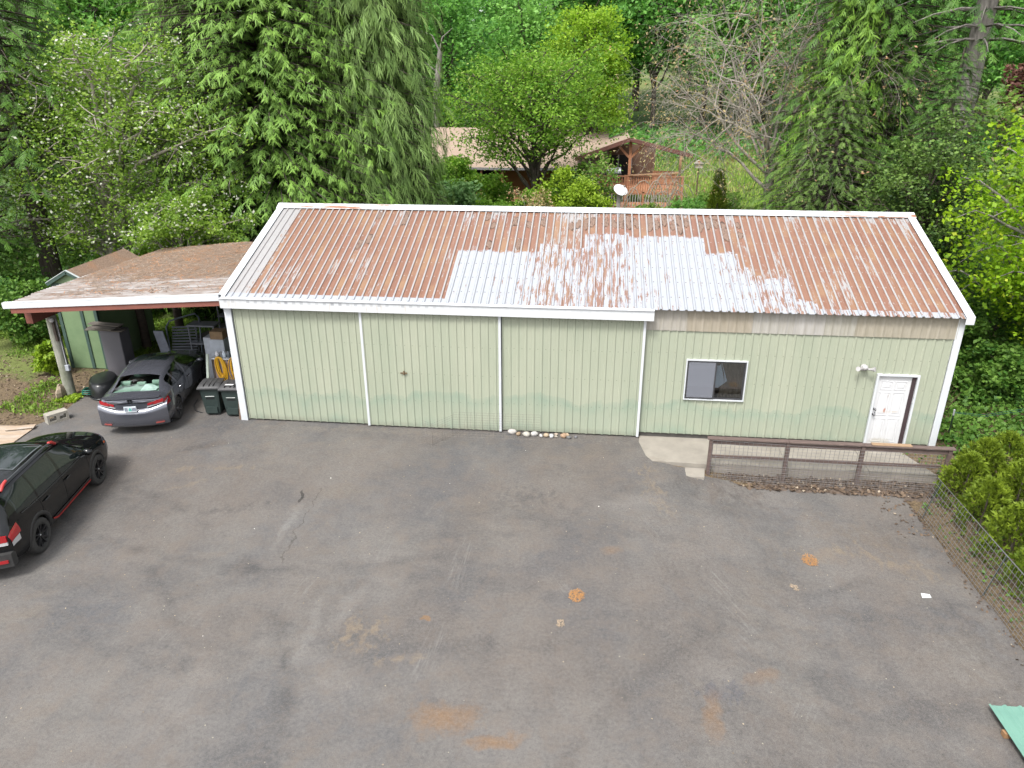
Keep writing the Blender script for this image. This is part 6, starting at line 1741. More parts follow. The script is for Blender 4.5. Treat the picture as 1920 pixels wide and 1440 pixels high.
for i, (xa, xb, za, zb, dark) in enumerate(((-1.8, -.8, .9, 2.8, 1), (.4, 2.6, 1.5, 2.7, 1), (7.2, 8.0, 1.3, 2.3, 1), (8.3, 9.2, .5, 2.6, 1))):
    b = MB(); b.box(xa, xb, HY0-.03, HY0-.005, za, zb); w = b.build('window', DKI, HOUSE)
    b = MB()
    for q in ((xa-.06, xb+.06, zb, zb+.06), (xa-.06, xb+.06, za-.06, za), (xa-.06, xa, za, zb), (xb, xb+.06, za, zb)): b.box(q[0], q[1], HY0-.05, HY0-.002, q[2], q[3])
    b.build('window_frame', ORW, w)
# deck wing: gable facing the camera, ridge along y; front at y 31.5
DX0, DX1, DY0, DY1 = 9.6, 15.2, 32.6, 38.4; DR = (11.7, 4.95); DE = 4.05; DZ = 1.95
DL = 4.0
b = MB(); b.add([(DR[0], DY0-.5, DR[1]), (DR[0], DY0+1.2, DR[1]-.25), (DX1+.5, DY0+1.2, DE-.33), (DX1+.5, DY0-.5, DE-.08)], [(0, 1, 2, 3)]); b.add([(DR[0], DY0-.5, DR[1]-.09), (DX1+.5, DY0-.5, DE-.17), (DX1+.5, DY0+1.2, DE-.42), (DR[0], DY0+1.2, DR[1]-.34)], [(0, 1, 2, 3)])
b.build('deck_roof', REDR, HOUSE)
b = MB(); b.add([(DR[0], DY0-.5, DR[1]), (8.2, DY0-.5, DE-.35), (8.2, DY1, DE-.35), (DR[0], DY1, DR[1])], [(0, 1, 2, 3)]); b.build('deck_roof', SHG, HOUSE)
b = MB(); b.beam((DR[0], DY0-.52, DR[1]-.05), (DX1+.5, DY0-.52, DE-.13), .06, .24); b.build('barge_board', REDR, HOUSE)
b = MB(); b.beam((DR[0], DY0-.52, DR[1]-.05), (8.2, DY0-.52, DE-.40), .06, .24); b.build('barge_board', REDR, HOUSE)
b = MB(); b.box(9.7, 13.6, 35.6, 35.8, DZ-.3, 4.3); b.build('wall', BRW, HOUSE)
b = MB(); b.box(10.2, 12.0, 35.55, 35.59, DZ, 3.6); pd = b.build('patio_door', DKI, HOUSE)
for x in (10.2, 11.1, 12.0): MB().box(x-.04, x+.04, 35.52, 35.548, DZ, 3.62).build('door_frame', simple('grey_frame', rgb(.3, .3, .32), None, .5) if x < 10.5 else bpy.data.materials['grey_frame'], pd)
b = MB(); b.beam((11.75, DY0, .3), (11.75, DY0, 4.85), .18, .18); b.build('gable_post', ORW, HOUSE)
for s_ in (-1, 1):
    b = MB(); b.beam((11.75+s_*.06, DY0, 3.75), (11.75+s_*.85, DY0, 4.55), .12, .14); b.build('brace', ORW, HOUSE)
b = MB(); b.beam((DX1, DY0+1.8, .3), (DX1, DY0+1.8, 4.0), .17, .17); b.build('corner_post', PLW, HOUSE)
# deck floor and rails (front rail at y = 29.5)
FY = 29.6
b = MB(); b.box(9.6, 15.0, FY, 35.6, DZ-.12, DZ); b.build('deck_floor', ORW, HOUSE)
for k in range(36):
    x = 9.75+k*.145
    b = MB(); b.box(x-.03, x+.03, FY-.02, FY+.03, DZ, DZ+.95); b.build('baluster', ORW, HOUSE)
b = MB(); b.box(9.6, 15.0, FY-.06, FY+.08, DZ+.95, DZ+1.02); b.build('hand_rail', ORW, HOUSE)
for x in (9.7, 11.4, 13.2, 14.9):
    b = MB(); b.beam((x, FY, .2), (x, FY, DZ+1.05), .13, .13); b.build('deck_post', ORW, HOUSE)
b = MB(); b.beam((11.6, FY-.12, DZ+1.07), (14.6, FY-.05, DZ+1.22), .10, .07); b.build('loose_timber', PLW, HOUSE)
b = MB(); b.beam((13.3, 33.2, DZ+.5), (14.9, 33.2, DZ+.45), .05, .85); b.build('side_panel', ORW, HOUSE)
# lower stairs landing in front with grey balusters
STG = simple('grey_baluster', rgb(.40, .38, .35), None, .7)
b = MB(); b.box(10.0, 14.2, 27.4, 29.2, 1.35, 1.45); b.build('landing', ORW, HOUSE)
for k in range(27):
    x = 10.1+k*.155
    b = MB(); b.box(x-.02, x+.02, 27.4, 27.44, 1.45, 2.25); b.build('landing_baluster', STG, HOUSE)
for x in (10.0, 11.4, 12.4, 14.1):
    b = MB(); b.beam((x, 27.42, 0), (x, 27.42, 2.35), .12, .12); b.build('landing_post', ORW, HOUSE)
b = MB(); b.box(10.0, 14.2, 27.36, 27.48, 2.25, 2.32); b.build('landing_rail', ORW, HOUSE)
b = MB(); b.box(10.0, 14.2, 27.37, 27.40, 1.15, 1.42); b.build('landing_skirt', ORW, HOUSE)

grill = thing('barbecue_grill', 'silver lidded barbecue grill on the brown house deck', 'grill', (10.7, 31.2, DZ))
b = MB(); b.lathe([(.30, -.45), (.34, 0), (.34, .45)], 12, (10.7, 31.2, DZ+1.0), 'X', True, 0, math.pi); b.build('lid', simple('grill_steel', rgb(.35, .36, .37), None, .4, metal=.5), grill)
MB().bevbox(10.2, 11.2, 30.9, 31.5, DZ+.72, DZ+.98, .02).build('firebox', simple('grill_black', rgb(.03, .03, .03), None, .5), grill)
for x in (10.3, 11.1): MB().box(x-.03, x+.03, 30.95, 31.45, DZ, DZ+.72).build('leg', bpy.data.materials['grill_black'], grill)

dish = thing('satellite_dish', 'white satellite dish on a grey post behind the barn ridge', 'dish', (10.72, 20.0, 0))
MB().beam((10.72, 20, -.1), (10.72, 20, 3.25), .2, .2, (0, 1, 0)).build('post', simple('grey_post', rgb(.30, .27, .25), None, .7), dish)
M_ = Matrix.Translation((10.76, 19.85, 3.45)) @ Matrix.Rotation(R(-60), 4, 'Z') @ Matrix.Rotation(R(40), 4, 'Y')
b = MB(); b.lathe([(0, 0), (.15, .015), (.3, .06), (.38, .10), (.385, .085), (.3, .045), (0, -.015)], 24); b.xform(Matrix.Scale(.95, 4)); b.xform(M_); b.build('reflector', simple('dish_white', rgb(.75, .77, .78), None, .4), dish)
b = MB(); b.tube([(.36, 0, .06), (.40, 0, .35), (.1, 0, .45)], .02, 6); b.blob((.1, 0, .46), .05, 8, 6, 0); b.xform(M_); b.build('feed_arm', bpy.data.materials['grey_post'], dish)

feeder = thing('bird_feeder', 'bird feeder on a thin post in the meadow beside the brown house', 'feeder', (17.0, 38.6, float(h_ground(17.0, 38.6))))
MB().tube([(17.0, 38.6, .3), (17.0, 38.6, 2.55)], .05, 6).build('post', BRW, feeder)
b = MB(); b.box(16.75, 17.25, 38.4, 38.8, 2.45, 2.75); b.prism([(16.65, 2.75), (17.35, 2.75), (17.0, 3.0)], (38.3, 38.9), 'Y'); b.build('house', simple('feeder_pale', rgb(.42, .38, .32), None, .7), feeder)

snag = thing('dead_tree', 'grey dead tree trunk with bare forked top left of the cherry tree', 'tree', (-2.20, 40.00, 0.50))
b = MB(); b.tube([(-2.90, 40.00, 0.40), (-2.60, 40.00, 4.40), (-2.35, 40.00, 7.90), (-2.00, 40.00, 10.30)], [.36, .30, .24, .18], 9); b.tube([(-2.00, 40.00, 10.20), (-2.50, 39.80, 11.30), (-3.40, 39.70, 11.70)], [.09, .06, .02], 5); b.tube([(-2.05, 40.00, 10.20), (-1.80, 40.00, 11.20), (-1.00, 39.90, 11.80)], [.08, .05, .02], 5); b.tube([(-2.30, 40.00, 8.90), (-3.40, 39.60, 9.80), (-4.00, 39.50, 9.60)], [.07, .05, .02], 5)
b.build('trunk', BARK_G, snag)
stump = thing('topped_trunk', 'sawn off tree trunk with pale cut top beside the weeping cedar', 'trunk', (-1.35, 30, .2))
MB().tube([(-1.1, 30, 0), (-1.2, 30, 5), (-1.32, 30, 8.55)], [.42, .34, .30], 12, caps=False).build('trunk', BARK_G, stump)
MB().lathe([(0, 8.56), (.30, 8.56), (.30, 8.5)], 12, (-1.32, 30, 0)).build('cut_top', simple('cut_wood', rgb(.5, .46, .38), None, .8), stump)
# ------------------------------------------------------------------ concrete pad, ramp fence, wire
PADC = simple('pad_concrete', rgb(.29, .265, .225), rgb(.22, .20, .17), .9, 2.2, bump=.25, bscale=60, dirt=rgb(.17, .145, .115), dirt_amt=.36)
def slab(name, poly, z0_, z1_, m, lb):
    o = MB().prism(poly, (z0_, z1_), 'Z').build(name, m); struct(o); o['label'] = lb; return o
slab('concrete_pad', [(10.90, -.004), (10.86, -.35), (11.0, -1.1), (11.15, -1.36), (12.42, -1.40), (14.4, -1.40), (14.4, -.004)], -.45, .004, PADC, 'pale concrete landing slab along the barn wall')
slab('concrete_pad', [(14.412, -.004), (14.412, -1.40), (16.3, -1.40), (16.3, -.004)], -.45, 0.0, PADC, 'pale concrete landing slab below the entry door side')
slab('concrete_pad', [(16.312, -.004), (16.312, -1.40), (17.85, -1.40), (17.45, -.30), (17.6, -.004)], -.45, .002, PADC, 'pale concrete landing slab end before the fence corner')
o = MB().prism([(11.6, -1.42), (11.7, -1.7), (12.0, -1.86), (12.35, -1.88), (12.42, -1.42)], (-.40, -.10), 'Z').build('broken_slab', PADC); struct(o); o['label'] = 'broken concrete wedge at the landing edge'

RAILW = simple('dark_brown_rail', rgb(.085, .058, .052), rgb(.14, .10, .085), .75, 6, stretch=(1, 5, 5))
PALEW = simple('new_board', rgb(.33, .22, .13), None, .8)
YF = -1.55
fence = thing('ramp_fence', 'dark brown timber rail fence with wire mesh along the concrete landing', 'fence', (15.2, YF, -.3))
FX = (12.48, 14.27, 15.98, 17.92)
for i, x in enumerate(FX):
    MB().bevbox(x-.045, x+.045, YF-.045, YF+.045, -.42, .79, .006).build('post', RAILW, fence)
for i in range(3):
    MB().bevbox(FX[i]-(.10 if i == 0 else 0)+.002, FX[i+1]+(.10 if i == 2 else 0)-.002, YF-.075, YF+.065, .79, .828, .005).build('cap_rail', RAILW, fence)
    MB().bevbox(FX[i]+.047, FX[i+1]-.047, YF-.02, YF+.02, .655, .745, .005).build('top_rail', RAILW, fence)
    MB().bevbox(FX[i]+.047, FX[i+1]-.047, YF-.02, YF+.02, .28, .36, .005).build('middle_rail', RAILW, fence)
MB().bevbox(16.15, 17.05, YF-.06, YF+.07, .831, .85, .004).build('patch_board', PALEW, fence)
WIRE = simple('galvanised_wire', rgb(.22, .22, .23), rgb(.15, .145, .145), .5, 20, metal=.5)
WIRER = simple('rusty_wire', rgb(.16, .13, .11), rgb(.22, .20, .19), .6, 12, metal=.3)
def wire_panel(b, P0, U, Vv, nu, nv, r=.0022, wob=.0, seed=0, us=None, vs=None):
    """welded wire grid: nu x nv wires over the parallelogram P0 + u U + v V"""
    g = np.random.default_rng(seed); P0, U, Vv = Vector(P0), Vector(U), Vector(Vv); nrm = U.cross(Vv).normalized()
    us = us if us is not None else [i/nu for i in range(nu+1)]; vs = vs if vs is not None else [i/nv for i in range(nv+1)]
    def wv(u, v): return nrm*(wob*math.sin(u*7+seed)*math.sin(v*3+seed*.7))
    for u in us: b.tube([P0+U*u+Vv*v+wv(u, v) for v in (0, .33, .66, 1)], r, 3, caps=False, smooth=False)
    for v in vs: b.tube([P0+U*(k/8)+Vv*v+wv(k/8, v)+nrm*.004 for k in range(9)], r, 3, caps=False, smooth=False)
    return b
def as_stuff(o): o['kind'] = 'stuff'; return o
b = MB(); wire_panel(b, (12.50, YF-.075, -.40), (5.25, .02, -.12), (0, 0, 1.18), 50, 14, .0042, .015, 1)
as_stuff(b.build('wire_mesh', WIRE, fence))
b = MB(); wire_panel(b, (12.62, YF-.12, -.42), (5.0, -.05, -.14), (0, .03, .62), 64, 12, .0042, .02, 4)
as_stuff(b.build('wire_mesh', WIRER, fence))
# strip of soil and leaves between pad and asphalt
def strip_z(x, y): return -.36+.10*smooth01((y+1.75)/.35)+.05*vnoise(x*5, y*5, 4)+.03*vnoise(x*14, y*14, 6)
xs = np.arange(12.25, 17.9, .05); ys = np.arange(-2.02, -1.37, .05)
X, Y = np.meshgrid(xs, ys); Z = strip_z(X, Y)-.06*smooth01((-Y-1.8)/.2); nn_ = len(xs)
jj, ii = np.meshgrid(np.arange(len(ys)-1), np.arange(nn_-1), indexing='ij')
F = np.stack([jj*nn_+ii, jj*nn_+ii+1, (jj+1)*nn_+ii+1, (jj+1)*nn_+ii], -1).reshape(-1, 4)
o = link_mesh('soil_strip', fast_mesh('soil_strip', np.stack([X, Y, Z], -1).reshape(-1, 3), F, smooth=True), None, simple('dark_leaf_soil', rgb(.055, .045, .04), rgb(.12, .085, .06), .95, 9, bump=.7, bscale=40)); struct(o); o['label'] = 'dark soil strip with dead leaves below the ramp fence'
DEADL = leaf_material('dead_leaves', rgb(.055, .038, .028), rgb(.16, .115, .08), rgb(.30, .25, .19), .93, trans=.1, rough=.8)
g = np.random.default_rng(61)
def litter(name, n, xr, yr, zf, size, lb, seed=0):
    g = np.random.default_rng(seed); x = g.uniform(*xr, n); y = g.uniform(*yr, n)
    C = np.stack([x, y, zf(x, y)+.012], 1); V, F, rr = leaf_quads(C, size, g, .85, 0, .4, .5)
    o = link_mesh(name, fast_mesh(name, V, F, {'rnd': rr}), None, DEADL); tag(o, lb, 'leaves', None, 'stuff'); return o
litter('leaf_litter', 700, (12.3, 17.7), (-1.95, -1.42), lambda x, y: strip_z(x, y)+.005, .085, 'brown dead leaves caught along the ramp fence', 3)
litter('leaf_litter', 70, (16.2, 17.0), (-3.6, -1.8), h_yard, .07, 'scattered dead leaves in the asphalt corner', 4)
litter('leaf_litter', 70, (16.9, 17.1), (-7.5, -2.5), h_yard, .06, 'dead leaves along the foot of the wire fence', 5)

# long low wire fence in front of the arborvitae
wf = thing('wire_fence', 'long galvanised wire panel fence in front of the arborvitae shrubs', 'fence', (17.1, -5, -.35))
b = MB(); vs = [0, .07, .14, .22, .30, .40, .50, .61, .73, .86, 1.0]
P0 = (17.02, -2.60, -.36); U = (.20, -8.2, 0); Vv = (.22, -.02, .98)
wire_panel(b, P0, U, Vv, 78, 10, .0046, .012, 2, None, vs); as_stuff(b.build('wire_mesh', WIRE, wf))
b = MB(); P = Vector(P0)+Vector(Vv); b.tube([P+Vector(U)*(k/10) for k in range(11)], .007, 5); b.build('top_wire', WIRE, wf)
for k in range(4):
    q = Vector(P0)+Vector(U)*(k/3.05+.01)+Vector((.06, 0, 0)); b = MB(); b.tube([q-Vector((0, 0, .1)), q+Vector(Vv)*.95], .014, 5); b.build('stake', simple('dark_stake', rgb(.04, .06, .05), None, .6) if k == 0 else bpy.data.materials['dark_stake'], wf)

tp = thing('fence_stake', 'dark green metal stake with white tip right of the barn', 'stake', (18.85, .5, 0))
MB().beam((18.86, .52, -.1), (18.58, -.02, .98), .035, .012).build('shaft', simple('stake_green', rgb(.02, .045, .03), None, .6), tp)
MB().beam((18.58, -.02, .98), (18.53, -.11, 1.17), .037, .014).build('white_tip', WHITE, tp)
b = MB(); 
for k in range(2): b.tube([(18.56, -.05, 1.08-.02*k), (19.4, .2, .92-.05*k), (20.6, .8, .85-.06*k), (22.5, 1.8, .9)], .006, 4)
o = b.build('green_wire', simple('green_wire', rgb(.02, .10, .075), None, .5), tp); 

# bent garden wire by the sliding doors
gw = thing('garden_wire', 'bent thin wire mesh border standing against the sliding doors', 'wire', (7.0, -.5, 0))
b = MB()
wire_panel(b, (5.98, -.55, .0), (2.30, .05, 0), (0, .20, .62), 15, 10, .0021, .004, 3)
wire_panel(b, (5.55, -1.12, .0), (.43, .57, 0), (-.02, .10, .58), 4, 10, .0021, .003, 5)
wire_panel(b, (5.25, -.92, .0), (.30, -.20, 0), (.0, .12, .56), 4, 10, .0021, .003, 6)
as_stuff(b.build('wire_mesh', WIRER, gw))
# river stones along the door foot
STC = [(.50, .48, .45), (.30, .22, .14), (.46, .44, .38), (.52, .51, .49), (.5, .49, .47), (.36, .28, .19), (.48, .48, .48), (.38, .34, .28), (.33, .22, .14), (.42, .32, .22), (.13, .13, .13), (.16, .16, .17), (.40, .33, .26), (.35, .33, .3)]
spt = [(7.52, -.22, .10), (7.70, -.30, .07), (7.92, -.34, .10), (8.12, -.28, .09), (8.30, -.33, .055), (8.44, -.31, .075), (8.58, -.33, .07), (8.70, -.32, .04), (8.90, -.30, .09), (8.98, -.24, .07), (9.04, -.36, .06), (9.22, -.30, .045), (8.70, -.20, .045)]
lbls = ['large white river stone, first of the row at the door foot', 'small brown stone second in the row by the doors', 'cream river stone third in the row by the doors', 'round white river stone fourth in the row by the doors', 'small white pebble in the middle of the stone row', 'tan upright stone in the middle of the stone row', 'white stone right of the tan upright stone', 'tiny grey pebble right of the white stones', 'brown stone near the end of the stone row', 'pale tan stone resting behind the brown stone', 'dark slate stone at the end of the stone row', 'small dark pebble last in the stone row', 'small tan stone tucked against the sliding door']
for i, ((x, y, r_), cc_) in enumerate(zip(spt, STC)):
    o = MB().blob((0, 0, r_*.62), (r_*1.15, r_*.9, r_*.72), 12, 8, .09, i).build('river_stone', simple('stone_%d' % i, rgb(*cc_), tuple([k*.75 for k in cc_]+[1]), .75, 14, bump=.2))
    o.location = (x, y, 0); o.rotation_euler = (0, 0, i*1.3); tag(o, lbls[i], 'stone', 'river stones along the sliding doors')

# green steel sheets at the bottom corner
GS = simple('green_roof_steel', rgb(.15, .30, .235), rgb(.12, .25, .20), .45, 3, dirt=rgb(.2, .28, .24), dirt_amt=.3)
gs = thing('green_metal_sheet', 'green ribbed metal roofing sheet lying at the lower right corner', 'metal sheet', (16.5, -9.3, -.2))
b = MB(); P = []
prof = []; 
for k in range(5):
    x = k*.23; prof += [(x, .028), (x+.03, .028), (x+.05, 0), (x+.10, .004), (x+.11, 0), (x+.20, 0)]
prof.append((1.15, .028))
M_ = Matrix.Translation((15.88, -8.30, -.25)) @ Matrix.Rotation(R(2), 4, 'Z')
rows = [[tuple(M_ @ Vector((x, y, h))) for x, h in prof] for y in (0, -1.2, -2.4, -3.4)]
b.grid(rows[::-1], False); rows2 = [[tuple(M_ @ Vector((x, y, h-.006))) for x, h in prof] for y in (0, -3.4)]
b.grid(rows2, False); b.build('sheet', GS, gs)
for y in (-.5,):
    o = MB().beam(M_ @ Vector((-.03, y, -.05)), M_ @ Vector((1.2, y, -.05)), .09, .085).build('support_block', simple('support_wood', rgb(.30, .17, .08), None, .8) if y > -1 else bpy.data.materials['support_wood'])
    tag(o, 'wooden block under the edge of the green metal sheet', 'block')

# scraps: paper, twigs, needle tufts
o = MB().add([(0, 0, .004), (.17, .01, .012), (.18, .12, .006), (.02, .13, .016), (.09, .07, .012)], [(0, 1, 4), (1, 2, 4), (2, 3, 4), (3, 0, 4)]).build('paper_scrap', simple('paper_white', rgb(.72, .73, .74), None, .7)); o.location = (15.95, -5.62, -.345); tag(o, 'white paper scrap lying on the asphalt near the wire fence', 'paper')
TUFT = simple('orange_needles', rgb(.42, .22, .08), rgb(.30, .15, .06), .9, 40)
for i, (x, y, s_, lb) in enumerate(((14.14, -4.63, .17, 'round orange needle tuft on the asphalt at right'), (9.40, -6.66, .16, 'round orange needle tuft near the middle of the asphalt'), (13.6, -5.58, .08, 'small tan twig tuft below the right needle tuft'), (9.14, -7.43, .08, 'small tan twig tuft below the middle needle tuft'))):
    g = np.random.default_rng(80+i); b = MB()
    for k in range(150 if s_ > .1 else 26):
        rr = s_*math.sqrt(g.uniform()); a = g.uniform(0, 6.28); p = Vector((rr*math.cos(a)*.85, rr*math.sin(a)*1.15, g.uniform(.004, .022))); an = g.uniform(0, 3.14); l = g.uniform(.02, .05)
        d = Vector((math.cos(an), math.sin(an), g.uniform(-.1, .2)))*l; n_ = Vector((-math.sin(an), math.cos(an), 0))*.004
        b.add([p-d+n_, p-d-n_, p+d-n_, p+d+n_], [(0, 1, 2, 3)])
    o = b.build('needle_tuft', TUFT if s_ > .1 else simple('twig_tan%d' % i, rgb(.42, .32, .22), None, .9)); o.location = (x, y, float(h_yard(x, y))+.002); tag(o, lb, 'needles', None, 'stuff')

# grit, bark crumbs and leaf bits lying about the yard: far too many and small to count
g = np.random.default_rng(91); n = 420
x = g.uniform(-3, 17, n); y = -12.5+12.2*g.uniform(0, 1, n)**.85
C = np.stack([x, y, h_yard(x, y)+.006], 1)
V, F, rr = leaf_quads(C, .024, g, .9, 0, .4, .6)
o = link_mesh('yard_grit', fast_mesh('yard_grit', V, F, {'rnd': rr}), None, leaf_material('grit', rgb(.10, .08, .06), rgb(.34, .28, .21), rgb(.5, .48, .44), .93, trans=0.0, rough=.9)); tag(o, 'scattered grit and leaf crumbs on the asphalt', 'debris', None, 'stuff')
# ------------------------------------------------------------------ arborvitae hedge
def thuja(x, y, z, h, r, seed, lb, group='arborvitae shrubs behind the wire fence'):
    g = np.random.default_rng(seed); root = thing('arborvitae_shrub', lb, 'shrub', (x, y, z), 0, group)
    MB().tube([(x, y, z-.1), (x, y, z+h*.85)], [.04, .01], 6).build('trunk', BARK_D, root)
    n = int(1500*h*r); P = []; D = []; S = []; rn = []
    # flat upright fans in lobes
    lob = [(g.uniform(0, 6.28), g.uniform(.15, .9), g.uniform(.12, .3)) for _ in range(16)]
    for k in range(n):
        t = g.uniform(0, 1)**.85; a = g.uniform(0, 6.28)
        rr = r*(1-t**2.4)**.7*(.86+.14*math.sin(3*a+seed)+.10*math.sin(5*a+9*t))
        bump_ = max([0]+[w*math.exp(-(((a-la+3.14) % 6.28-3.14)**2)/.12-((t-lt)**2)/.012) for la, lt, w in lob])
        q = rr*(1+bump_*.7)*g.uniform(.80, 1.02)
        P.append((x+q*math.cos(a), y+q*math.sin(a), z+.03+t*h)); D.append((math.cos(a)*.65, math.sin(a)*.65, .8+.4*t)); S.append(g.uniform(.09, .17)); rn.append(np.clip(.22+.35*g.uniform()+.6*bump_*2+.20*t, 0, 1))
    P, D, S, rn = map(np.array, (P, D, S, rn)); D = D+g.normal(size=D.shape)*.3
    T = spray_template(2, .6, .1, .10, 34, .11)
    U = g.normal(size=P.shape); V = place_sprays(T, P, D, U, S)
    link_mesh('crown', fast_mesh('crown', V-np.array((x, y, z)), np.arange(len(V)).reshape(-1, 4), {'rnd': np.clip(np.repeat(rn, len(T))+g.uniform(-.1, .1, len(P)*len(T)), 0, 1)}), root, L_THUJA)
tl = [(18.15, -2.1, 1.25, .55, 'small golden arborvitae next to the ramp fence corner'), (18.75, -1.5, 1.35, .6, 'golden arborvitae closest to the barn corner trim'), (19.5, -1.0, 1.3, .6, 'arborvitae at the back of the golden shrub group'), (18.05, -3.2, 1.25, .55, 'golden arborvitae second along the wire fence'), (18.95, -2.7, 1.45, .62, 'arborvitae behind the second golden shrub'),
      (19.75, -2.1, 1.4, .6, 'arborvitae in the second row at the photo edge'), (18.1, -4.3, 1.3, .58, 'golden arborvitae third along the wire fence'), (19.0, -3.9, 1.45, .6, 'arborvitae behind the third golden shrub'), (18.1, -5.4, 1.3, .58, 'golden arborvitae fourth along the wire fence')]
for i, (x, y, h, r_, lb) in enumerate(tl): thuja(x, y, -.38, h, r_, 200+i, lb)
thuja(15.5, 19.6, .1, 4.0, .85, 240, 'slim pointed arborvitae standing behind the barn ridge', None) if False else None
rt = thing('pointed_conifer', 'slim pointed golden conifer just behind the barn ridge', 'tree', (15.55, 20.0, .1))
def slim(root, x, y, z, h, r, seed):
    g = np.random.default_rng(seed); MB().tube([(x, y, z-.1), (x, y, z+h*.9)], [.06, .015], 6).build('trunk', BARK_D, root)
    n = 2600; t = g.uniform(0, 1, n); a = g.uniform(0, 6.28, n); rr = r*(1-t)**.8*g.uniform(.6, 1.05, n)+.04
    P = np.stack([x+rr*np.cos(a), y+rr*np.sin(a), z+t*h], 1); D = np.stack([np.cos(a)*.5, np.sin(a)*.5, np.full(n, .9)], 1)+g.normal(size=(n, 3))*.2
    T = spray_template(2, .6, .1, .09, 34, .1); V = place_sprays(T, P, D, g.normal(size=(n, 3)), g.uniform(.16, .26, n))
    link_mesh('crown', fast_mesh('crown', V-np.array((x, y, z)), np.arange(len(V)).reshape(-1, 4), {'rnd': np.clip(np.repeat(.25+.4*g.uniform(size=n), len(T)), 0, 1)}), root, L_THUJA)
slim(rt, 15.55, 20.0, .1, 4.3, .75, 9)

# ------------------------------------------------------------------ shrubs
def shrub(name, lb, x, y, h, r, m, leaf, seed, stems=9, lv=90, group=None, cat='shrub', bk=BARK_D, sub=6):
    z = float(h_ground(x, y))-.05
    return broadleaf(name, lb, (x, y, z), h, (x, y, z+h*.55), (r, r*.85, h*.5), m, bk, limbs=stems, sub=sub, leaves=lv, leaf=leaf, trunk_r=.05, seed=seed, fork=.08, cat=cat, up=.5, spread=1.0, group=group)
L_FERN = leaf_material('pale_shrub_leaves', rgb(.10, .22, .07), rgb(.24, .38, .15), trans=.4)
shrub('leafy_shrub', 'pale green leafy shrub beside the weeping cedar', 1.6, 24, 3.4, 1.6, L_FERN, .2, 301, 14, 60)
shrub('leafy_shrub', 'low green shrub below the cherry tree', 4.6, 21, 2.8, 1.7, L_CHERRY, .16, 303, 14, 60)
shrub('leafy_shrub', 'rounded yellow green shrub in front of the brown house', 8.5, 21.5, 4.0, 1.9, L_YSHRUB, .15, 304, 18, 80)
shrub('leafy_shrub', 'thin twiggy tan shrub left of the round yellow shrub', 6.4, 20.3, 3.2, 1.6, L_BUD, .13, 305, 16, 22, None, 'shrub', TWIG)
shrub('leafy_shrub', 'tall sparse tan leaved shrub beside the satellite dish', 9.6, 23.5, 5.0, 1.5, L_SHRUB, .17, 306, 16, 22, None, 'shrub', TWIG)
shrub('leafy_shrub', 'broad green shrub right of the deck landing', 14.4, 22.0, 2.9, 1.6, L_WOOD2, .16, 307, 16, 60)
shrub('leafy_shrub', 'green bramble shrub near the slim pointed conifer', 16.3, 23.6, 2.9, 2.0, L_SHRUB, .15, 308, 16, 60)
shrub('leafy_shrub', 'tangled pale shrub hiding the deck landing corner', 12.4, 23.4, 2.2, 1.3, L_SHRUB, .14, 312, 14, 46)
shrub('leafy_shrub', 'green shrub right below the cherry trunk', 6.6, 23.5, 2.8, 1.5, L_CHERRY, .17, 313, 14, 56)
shrub('leafy_shrub', 'tall airy shrub screening the left part of the porch', 1.2, 27.5, 4.4, 1.5, L_CHERRY, .18, 314, 16, 40)
shrub('leafy_shrub', 'light green shrub before the middle of the house wall', 8.4, 28.5, 3.4, 1.4, L_SHRUB, .18, 315, 14, 44)
shrub('leafy_shrub', 'dark green shrub under the left porch rail', 2.8, 30.2, 2.6, 1.7, L_CHERRY, .2, 309, 14, 60)
shrub('leafy_shrub', 'leafy green shrub beside the porch steps', 7.8, 31.5, 2.4, 1.6, L_WOOD2, .2, 310, 12, 60)
shrub('leafy_shrub', 'vine green shrub climbing the porch corner', -.2, 31.8, 3.6, 1.4, L_CHERRY, .2, 311, 14, 60)
# arching bare canes by the deck
g = np.random.default_rng(5)
cane = thing('bramble_canes', 'arching bare bramble canes in front of the deck', 'shrub', (12.2, 24.5, .3))
b = MB()
for k in range(12):
    x0_ = 11.2+g.uniform(-.6, 2.6); x1_ = x0_+g.uniform(.8, 2.2); h = g.uniform(2.2, 3.6); yy = 24.5+g.uniform(-.6, .6)
    b.tube([(x0_+(x1_-x0_)*t, yy, .3+h*math.sin(math.pi*(t*.78))) for t in np.linspace(0, 1, 10)], [.028]*5+[.02]*5, 4, caps=False)
b.build('trunk', TWIG, cane)
